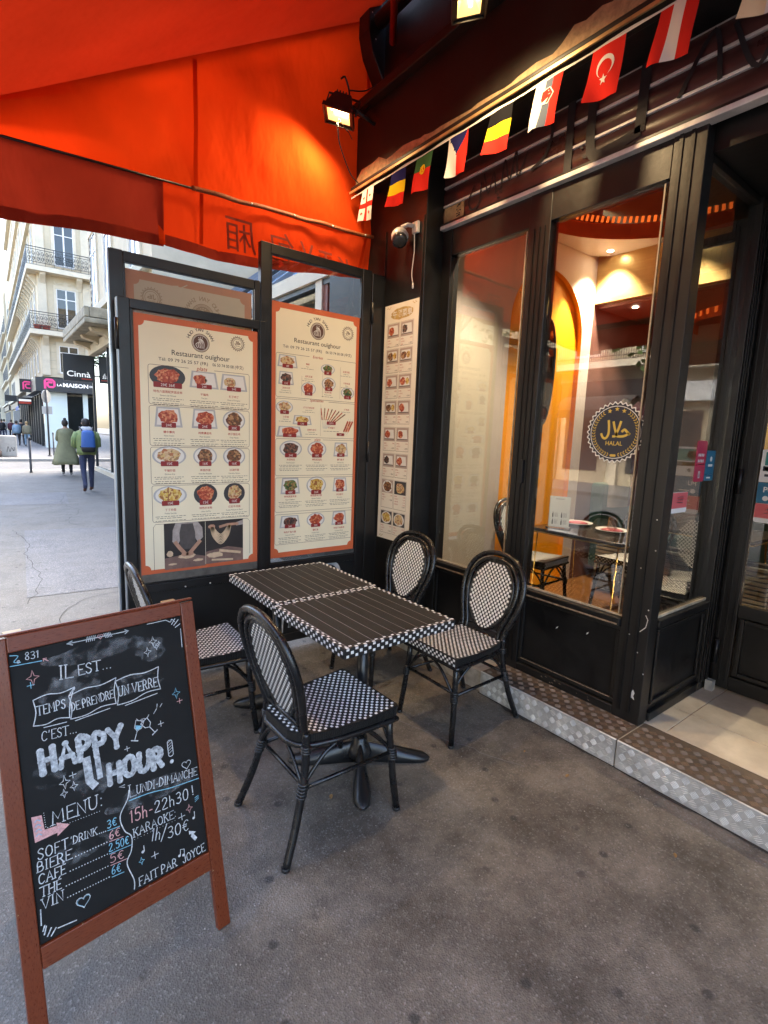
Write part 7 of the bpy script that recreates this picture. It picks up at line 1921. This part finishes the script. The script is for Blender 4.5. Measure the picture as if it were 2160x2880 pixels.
# ------------------------------------------------------------------ houses and trees across the street (seen in the windows)
for i, (y0, y1, h_, mt, lb) in enumerate(((-16, -2, 11.6, 'stone_cream', 'cream house across the street behind the camera'), (-1.8, 7.6, 12.4, 'stone_pale', 'pale house across the street level with the terrace'), (7.8, 18.4, 11.8, 'stone_cream', 'cream house with a dark awning across the street'), (26.5, 44, 12.6, 'stone_pale', 'pale house across the street beyond the side street'), (44.2, 70, 12, 'stone_cream', 'cream house farther along across the street'))):
    b = block('town_house', lb, 'building', (-14, (y0+y1)/2, 0), 'houses across the street'); OF = lambda u, v, d=0.0: (-14+d, u, v)
    MB().box(-24, -14, y0, y1, 0, h_).build('wall', mt, b)
    n = int((y1-y0)/2.7)
    for k in range(n):
        u = y0+.8+2.7*k
        for v0 in (4.9, 8.2): sash(OF, u, u+1.15, v0, v0+2.2, b)
        mb = MB(OF); mb.rect(u-.2, .5, u+1.3, 2.9, .03); mb.build('shop_window', 'room_dark', b)
        mb = MB(OF); mb.prism([(u+1.62, 0), (u+1.98, 0), (u+1.98, 3.2), (u+1.62, 3.2)], 0, .12); mb.build('pier', 'stone_pale', b)
    mb = MB(OF); mb.prism([(y0, 3.25), (y1, 3.25), (y1, 3.95), (y0, 3.95)], 0, .25); mb.build('shop_band', ('sign_white', 'sign_grey', 'sign_black', 'sign_grey', 'sign_white')[i], b)
    for z in (4.4, 7.8, 11.0):
        mb = MB(OF); mb.prism([(y0, z), (y1, z), (y1, z+.25), (y0, z+.25)], 0, .55); mb.build('cornice', 'stone_pale', b)
    for z in (4.66, 8.06): railing(lambda u, v, d=0: (-13.5+d, u, v), y0+.1, y1-.1, z, .95, b, False)
    if i == 2:
        mb = MB(); mb.poly([(-13.98, 9.6, 3.5), (-13.98, 12.6, 3.5), (-12.7, 12.6, 2.8), (-12.7, 9.6, 2.8)]); mb.poly([(-12.7, 9.6, 2.8), (-12.7, 12.6, 2.8), (-12.7, 12.6, 2.5), (-12.7, 9.6, 2.5)]); mb.build('shop_awning', 'sign_black', b)
mat('bark', (.10, .085, .065), .9, var=.4, vscale=8, bump=.4, bscale=20); mat('leaf_a', (.055, .115, .022), .6, col2=(.10, .16, .035), vscale=3)
def tree(x, y, h_, cr, seed, label):
    rn = random.Random(seed); t = thing('plane_tree', label, 'tree', (x, y, 0), 'street trees')
    mb = MB(); mb.tube([(x, y, -.1), (x+.05, y, h_*.25), (x-.05, y+.08, h_*.5), (x+.1, y, h_*.72)], [.24, .19, .15, .08], 10)
    tips = []
    for k in range(9):
        a = rn.uniform(0, 6.28); z0 = h_*rn.uniform(.35, .62); L = cr*rn.uniform(.6, .95); p1 = (x+L*math.cos(a), y+L*math.sin(a), z0+h_*rn.uniform(.15, .32))
        mb.tube([(x, y, z0), (x+L*.45*math.cos(a), y+L*.45*math.sin(a), z0+h_*.12), p1], [.09, .06, .025], 7); tips.append(p1)
    mb.build('trunk', 'bark', t)
    mb = MB()
    cl = [(p[0]+rn.gauss(0, .5), p[1]+rn.gauss(0, .5), p[2]+rn.gauss(0, .5), rn.uniform(.7, 1.25)) for p in tips for _ in range(4)]
    for cx, cy, cz, r_ in cl:
        for k in range(85):
            v = Vector((rn.gauss(0, 1), rn.gauss(0, 1), rn.gauss(0, 1))).normalized()*r_*rn.uniform(.45, 1.0)
            c = Vector((cx, cy, cz))+v; a = Vector((rn.uniform(-1, 1), rn.uniform(-1, 1), rn.uniform(-1, 1))).normalized()*.11; b = a.orthogonal().normalized()*.08
            mb.F([mb.V(tuple(c-a)), mb.V(tuple(c+b)), mb.V(tuple(c+a)), mb.V(tuple(c-b))])
    mb.build('crown', 'leaf_a', t)
tree(-11.3, 5.6, 10, 2.6, 1, 'leafy street tree across the road level with the terrace table'); tree(-11.3, 17, 11, 2.8, 2, 'leafy street tree across the road at the side street'); tree(-11.3, -1.5, 10, 2.5, 3, 'leafy street tree across the road behind the camera')
tree(-4.2, 52, 11, 2.6, 5, 'leafy street tree farther down the kerb')

# ------------------------------------------------------------------ street furniture
mat('bollard_black', (.03, .03, .033), .45); mat('concrete', (.42, .41, .38), .85, var=.2, vscale=5, bump=.15); mat('sign_back', (.45, .45, .44), .4, metal=.5); mat('column_brown', (.10, .075, .065), .5)
for x, y, lb in ((1.03, 19.3, 'slim dark bollard at the near kerb of the side street'), (2.55, 29.7, 'slim dark bollard beyond the side street beside the sign post')):
    t = thing('bollard', lb, 'bollard', (x, y, 0), 'slim bollards'); MB().lathe([(.045, 0), (.04, .03), (.034, .05), (.034, 1.0)], (x, y, 0), 12).build('post', 'bollard_black', t); MB().lathe([(.034, 0), (.042, .02), (.040, .06), (.018, .10), (.002, .105)], (x, y, 1.0), 12).build('cap', 'bollard_black', t)
t = thing('traffic_sign', 'round traffic sign seen from behind on a dark post', 'sign', (2.3, 28.8, 0))
MB().lathe([(.04, 0), (.04, 3.05)], (2.3, 28.8, 0), 10).build('post', 'bollard_black', t); MB().lathe([(.09, 0), (.09, .04), (.045, .06)], (2.3, 28.8, 0), 12).build('base', 'bollard_black', t)
MB().lathe([(.30, 0), (.30, .02)], (2.3, 28.86, 2.75), 24, (-.75, .66, 0)).build('disc', 'sign_back', t); mb = MB(); mb.box(2.1, 2.5, 28.85, 28.87, 1.95, 2.3); mb.build('plate', 'sign_back', t)
t = thing('concrete_block', 'grey concrete block with a scrawled tag beside the far pavement', 'block', (.72, 28.6, 0)); MB().box(.42, 1.04, 28.3, 28.9, 0, .92).build('body', 'concrete', t, bevel=.04)
mb = MB(frame((.42, 28.298, 0), (1, 0, 0), (0, 0, 1), (0, -1, 0))); mb.ribbon(crom([(.25, .2), (.3, .45), (.36, .22), (.42, .4), (.5, .25), (.52, .42)], 5), .02, .001); mb.build('scrawl', 'iron', t)
t = thing('lamp_post', 'ornate dark brown cast iron lamp post beside the concrete block', 'lamp post', (.22, 28.1, 0))
MB().lathe([(.26, 0), (.26, .25), (.20, .30), (.20, .55), (.15, .62), (.12, 1.1), (.15, 1.16), (.10, 1.25), (.075, 1.7), (.10, 1.75), (.07, 1.85), (.055, 4.2)], (.22, 28.1, 0), 16).build('post', 'column_brown', t)
MB().lathe([(.05, 0), (.20, .12), (.24, .55), (.10, .7), (.02, .82)], (.22, 28.1, 4.2), 10).build('lantern', 'column_brown', t)
# ------------------------------------------------------------------ people
mat('skin', (.42, .25, .17), .55); mat('hair_dark', (.025, .017, .012), .6, var=.4, vscale=40, bump=.4, bscale=120); mat('hair_blond', (.40, .27, .13), .6, var=.3, vscale=40)
mat('coat_olive', (.20, .195, .105), .75, var=.22, vscale=5, bump=.2, bscale=9); mat('jacket_green', (.20, .26, .10), .75, var=.2, vscale=6, bump=.2, bscale=14); mat('hood_grey', (.50, .50, .50), .8, var=.15)
mat('pack_blue', (.03, .10, .32), .6, var=.15, vscale=8); mat('pack_black', (.02, .02, .022), .6); mat('denim', (.035, .042, .085), .8, var=.3, vscale=14); mat('trouser_black', (.02, .02, .024), .8); mat('shoe_brown', (.14, .06, .035), .55); mat('shoe_white', (.60, .60, .58), .5); mat('shoe_dark', (.03, .028, .028), .5)
mat('denim_light', (.22, .32, .42), .8, var=.2); mat('bag_pattern', (.45, .45, .5), .7, col2=(.08, .1, .2), vscale=18); mat('parka_khaki', (.20, .18, .12), .8, var=.2)
def person(label, loc, rz, H, step, top, trou, shoe, arms='down', lod=0):
    """one continuous skinned body; +y is the way the person faces"""
    k = H/1.75
    r = thing('person', label, 'person', loc, 'people on the pavement')
    s = step
    J = {'pel': (0, 0, .96), 'bel': (0, -.01, 1.10), 'che': (0, -.015, 1.30), 'sho': (0, -.01, 1.43), 'nek': (0, .0, 1.50), 'hd0': (0, .015, 1.58), 'hd1': (0, .02, 1.66), 'hd2': (0, .01, 1.71)}
    Rr = {'pel': (.165, .12), 'bel': (.145, .105), 'che': (.165, .115), 'sho': (.13, .085), 'nek': (.055, .055), 'hd0': (.066, .078), 'hd1': (.078, .094), 'hd2': (.060, .072)}
    E = [('pel', 'bel'), ('bel', 'che'), ('che', 'sho'), ('sho', 'nek'), ('nek', 'hd0'), ('hd0', 'hd1'), ('hd1', 'hd2')]
    for sd_, ph in (('l', 1), ('r', -1)):
        x = -.10 if sd_ == 'l' else .10; f_ = s*ph
        J['hip'+sd_] = (x*.9, 0, .90); Rr['hip'+sd_] = (.095, .10)
        J['kne'+sd_] = (x, .11*f_+.03*abs(f_), .50+(.02 if f_ < 0 else 0)); Rr['kne'+sd_] = (.062, .066)
        J['ank'+sd_] = (x, .20*f_-.02 if f_ > 0 else .30*f_, .09 if f_ >= 0 else .17); Rr['ank'+sd_] = (.042, .046)
        a = J['ank'+sd_]; J['toe'+sd_] = (x, a[1]+.15, .035 if f_ >= 0 else .035); Rr['toe'+sd_] = (.040, .030)
        J['hel'+sd_] = (x, a[1]-.03, .05 if f_ >= 0 else .16); Rr['hel'+sd_] = (.040, .042)
        E += [('pel', 'hip'+sd_), ('hip'+sd_, 'kne'+sd_), ('kne'+sd_, 'ank'+sd_), ('ank'+sd_, 'toe'+sd_), ('ank'+sd_, 'hel'+sd_)]
        xs = -.19 if sd_ == 'l' else .19; g = -f_
        J['sh'+sd_] = (xs, -.01, 1.405); Rr['sh'+sd_] = (.062, .062)
        if arms == 'front': J['el'+sd_] = (xs*1.25, .03, 1.13); J['wr'+sd_] = (xs*.85, .22, 1.06); J['ha'+sd_] = (xs*.7, .29, 1.07)
        else: J['el'+sd_] = (xs*1.22, -.02+.06*g, 1.12); J['wr'+sd_] = (xs*1.25, .04+.14*g, .88); J['ha'+sd_] = (xs*1.22, .06+.17*g, .79)
        Rr['el'+sd_] = (.048, .048); Rr['wr'+sd_] = (.032, .032); Rr['ha'+sd_] = (.034, .026)
        E += [('sho', 'sh'+sd_), ('sh'+sd_, 'el'+sd_), ('el'+sd_, 'wr'+sd_), ('wr'+sd_, 'ha'+sd_)]
        if not lod:
            h_ = J['ha'+sd_]
            for q in range(4):
                n = f'f{q}'+sd_; J[n] = (h_[0]+(q-1.5)*.017, h_[1]+.012*(q-1.5), h_[2]-.07+.006*abs(q-1.3)); Rr[n] = (.009, .009); E.append(('ha'+sd_, n))
            n = 'th'+sd_; J[n] = (h_[0]-(.03 if xs > 0 else -.03), h_[1]+.03, h_[2]-.03); Rr[n] = (.010, .010); E.append(('wr'+sd_, n))
    bm = bmesh.new(); lay = bm.verts.layers.skin.verify(); vs = {}
    for n, p in J.items():
        v = bm.verts.new(tuple(c*k for c in p)); v[lay].radius = tuple(c*k for c in Rr[n]); v[lay].use_root = (n == 'pel'); vs[n] = v
    for a, b in E: bm.edges.new((vs[a], vs[b]))
    me = bpy.data.meshes.new('skeleton'); bm.to_mesh(me); bm.free()
    tmp = bpy.data.objects.new('skeleton', me); COL.objects.link(tmp)
    sk_ = tmp.modifiers.new('skin', 'SKIN'); sk_.use_smooth_shade = True
    ss = tmp.modifiers.new('sub', 'SUBSURF'); ss.levels = 1 if lod else 2; ss.render_levels = ss.levels
    dg = bpy.context.evaluated_depsgraph_get(); ev = tmp.evaluated_get(dg)
    bme = bpy.data.meshes.new_from_object(ev, depsgraph=dg)
    bpy.data.objects.remove(tmp); bpy.data.meshes.remove(me)
    bme.name = 'body'
    bme.materials.clear()
    for x in ('skin', top, trou, shoe): bme.materials.append(MATS[x])
    for p in bme.polygons:
        c = p.center/k; p.use_smooth = True
        hand = abs(c.x) > .12 and ((arms != 'front' and .60 < c.z < .86 and abs(c.x) > .19) or (arms == 'front' and c.y > .21))
        p.material_index = 0 if (c.z > 1.475 or hand) else 3 if (c.z < .11 or (c.z < .2 and abs(c.y) > .33)) else 2 if (c.z < .95 and abs(c.x) < .19) else 1
    bo = bpy.data.objects.new('body', bme); COL.objects.link(bo); bo.parent = r
    ROOT[r.name] = (0, 0, 0)
    r.rotation_euler = (0, 0, rz)
    return r, k
def loft(parent, name, mt, rings, k, n=22, wob=0.0, open_=0):
    """cloth lofted through ellipses (z, rx, ry, cy)"""
    mb = MB(); mb.smooth = True; R_ = []
    for i, (z, rx, ry, cy) in enumerate(rings):
        R_.append([mb.V(tuple(c*k for c in (rx*math.cos(t)*(1+wob*math.sin(5*t+i)*(i/len(rings))), cy+ry*math.sin(t)*(1+wob*math.sin(4*t+i*.7)*(i/len(rings))), z+(wob*.12*math.sin(3*t) if i == len(rings)-1 else 0)))) for t in [2*math.pi*j/n for j in range(n)]])
    for A, B in zip(R_, R_[1:]):
        for j in range(n): mb.F((A[j], B[j], B[(j+1) % n], A[(j+1) % n]))
    o = mb.build(name, mt, parent); so = o.modifiers.new('thick', 'SOLIDIFY'); so.thickness = .012
    return o
def hair(parent, mt, k, long_=0):
    mb = MB(); mb.smooth = True
    prof = [(1.755, .02), (1.742, .062), (1.71, .092), (1.665, .102), (1.62, .098), (1.575, .082), (1.55, .062)] + ([(1.48, .07), (1.40, .085), (1.34, .06)] if long_ else [])
    R_ = [[mb.V(tuple(c*k for c in (r_*.86*math.cos(t)*(1+.05*math.sin(7*t)), -.008+r_*1.06*math.sin(t) - (.035*max(0, math.sin(t)) if z < 1.68 else 0)-(.03 if z < 1.5 else 0), z))) for t in [2*math.pi*j/18 for j in range(18)]] for z, r_ in prof]
    for A, B in zip(R_, R_[1:]):
        for j in range(18):
            if math.sin(2*math.pi*(j+.5)/18) > .35 and B is not R_[1] and B is not R_[2]: continue       # leaves the face free
            mb.F((A[j], B[j], B[(j+1) % 18], A[(j+1) % 18]))
    mb.F(R_[0]); mb.build('hair', mt, parent)
def face(parent, k):
    mb = MB(); mb.lathe([(.018, 0), (.010, .018), (.002, .026)], tuple(c*k for c in (0, .10, 1.615)), 8, (0, 1, -.3)); mb.build('nose', 'skin', parent)
    for s in (-1, 1):
        mb = MB(); mb.lathe([(.012*k, 0), (.008*k, .006*k), (.001, .008*k)], tuple(c*k for c in (s*.032, .093, 1.645)), 8, (0, 1, 0)); mb.build('eye', 'hair_dark', parent)
        mb = MB(); mb.lathe([(.024*k, 0), (.026*k, .008*k), (.010*k, .014*k)], tuple(c*k for c in (s*.076, .0, 1.635)), 10, (s, -.3, 0)); mb.build('ear', 'skin', parent)
    mb = MB(); mb.box(-.024*k, .024*k, .088*k, .098*k, 1.578*k, 1.586*k); mb.build('mouth', 'pot_red', parent)
# person in the long olive coat
p, k = person('person in a long olive green coat walking away', (1.86, 18.05, 0), R(-4), 1.66, .75, 'coat_olive', 'trouser_black', 'shoe_white', 'front')
loft(p, 'coat', 'coat_olive', [(1.47, .085, .075, -.01), (1.43, .19, .12, -.01), (1.30, .215, .150, -.015), (1.10, .205, .150, -.01), (.95, .235, .175, -.01), (.70, .30, .23, -.02), (.50, .35, .27, -.03), (.36, .40, .31, -.04)], k, 26, .10)
hair(p, 'hair_dark', k); face(p, k)
mb = MB(); mb.smooth = True; mb.lathe([(.001, 1.735*k+.0), (.03, 1.74*k), (.045, 1.77*k), (.03, 1.80*k), (.001, 1.81*k)], (0, -.03*k, 0), 12); mb.build('hair_bun', 'hair_dark', p)
mb = MB(); mb.box(.27, .52, .02, .10, .62, .95); mb.build('shopping_bag', 'bag_pattern', p, bevel=.02)
# person with the blue backpack
p, k = person('person with a blue backpack and green jacket walking away', (1.80, 13.55, 0), R(2), 1.68, -.85, 'jacket_green', 'denim', 'shoe_brown', 'front')
loft(p, 'jacket', 'jacket_green', [(1.49, .075, .07, -.01), (1.44, .20, .125, -.01), (1.30, .225, .155, -.01), (1.10, .215, .150, -.005), (.98, .205, .15, 0), (.90, .20, .145, 0)], k, 24, .06)
loft(p, 'hood', 'hood_grey', [(1.56, .085, .08, -.04), (1.53, .125, .10, -.055), (1.49, .145, .11, -.06), (1.45, .13, .10, -.07), (1.42, .06, .05, -.10)], k, 18, .05)
for s in (-1, 1):
    mb = MB(); mb.tube([tuple(c*k for c in q) for q in ((s*.185, -.01, 1.41), (s*.245, .02, 1.27), (s*.255, .03, 1.12), (s*.19, .16, 1.07))], [.075*k, .070*k, .066*k, .05*k], 12); mb.build('sleeve', 'jacket_green', p)
hair(p, 'hair_dark', k); face(p, k)
bp = thing('backpack', 'blue backpack with black base worn over the green jacket', 'backpack', (1.80, 13.40, 1.0))
ROOT[bp.name] = (0, 0, 0); bp.location = (0, 0, 0)
mb = MB(); mb.smooth = True
def pk(z, w_, d_): return [mb.V((1.80+w_*math.copysign(abs(math.cos(t))**.6, math.cos(t)), 13.345-.02-d_*.5+d_*math.copysign(abs(math.sin(t))**.6, math.sin(t)), z)) for t in [2*math.pi*j/20 for j in range(20)]]
rg = [pk(z, w_, d_) for z, w_, d_ in ((1.42, .05, .03), (1.41, .10, .07), (1.36, .125, .085), (1.20, .135, .095), (1.045, .14, .098))]
for A, B in zip(rg, rg[1:]):
    for j in range(20): mb.F((A[j], B[j], B[(j+1) % 20], A[(j+1) % 20]))
mb.F(rg[0]); mb.build('body', 'pack_blue', bp)
mb = MB(); mb.smooth = True; rg = [pk(z, w_, d_) for z, w_, d_ in ((1.044, .141, .099), (.96, .138, .097), (.93, .11, .07), (.928, .02, .01))]
for A, B in zip(rg, rg[1:]):
    for j in range(20): mb.F((A[j], B[j], B[(j+1) % 20], A[(j+1) % 20]))
mb.build('base', 'pack_black', bp)
for s in (-1, 1):
    mb = MB(); mb.tube([(1.80+s*.10, 13.33, 1.40), (1.80+s*.13, 13.50, 1.485), (1.80+s*.13, 13.66, 1.36), (1.80+s*.14, 13.62, 1.12), (1.80+s*.13, 13.36, 1.02)], .014, 6); mb.build('strap', 'pack_black', bp)
mb = MB(); mb.box(1.68, 1.92, 13.225, 13.235, 1.29, 1.30); mb.build('seam', 'pack_black', bp)
# the people farther down the pavement
far = [((1.55, 41.0), 1.62, 'denim_light', 'trouser_black', 'person in a pale denim jacket in the far group', 'hair_dark'), ((1.86, 42.5), 1.72, 'trouser_black', 'trouser_black', 'person in black clothes in the far group', 'hair_dark'), ((2.05, 40.2), 1.60, 'parka_khaki', 'denim_light', 'person with fair hair and khaki parka in the far group', 'hair_blond'),
       ((1.0, 52), 1.72, 'trouser_black', 'denim', 'dark dressed person walking ahead of the far group by the kerb', 'hair_dark'), ((1.75, 56), 1.70, 'coat_wine', 'trouser_black', 'person in a wine red top behind the far group', 'hair_dark'), ((1.35, 60), 1.75, 'hood_grey', 'denim', 'person in a grey top behind the far group', 'hair_dark')]
for i, ((x, y), H, a, b, lb, hm) in enumerate(far):
    p, k = person(lb, (x, y, 0), R(random.uniform(-25, 25)), H, random.choice((-.6, .5, .7)), a, b, 'shoe_dark', 'front' if i % 2 else 'down', 1)
    loft(p, 'jacket', a, [(1.48, .07, .065, -.01), (1.43, .20, .125, -.01), (1.28, .22, .15, -.01), (1.05, .21, .15, 0), (.86, .215, .15, 0)], k, 14, .05)
    hair(p, hm, k, hm == 'hair_blond')
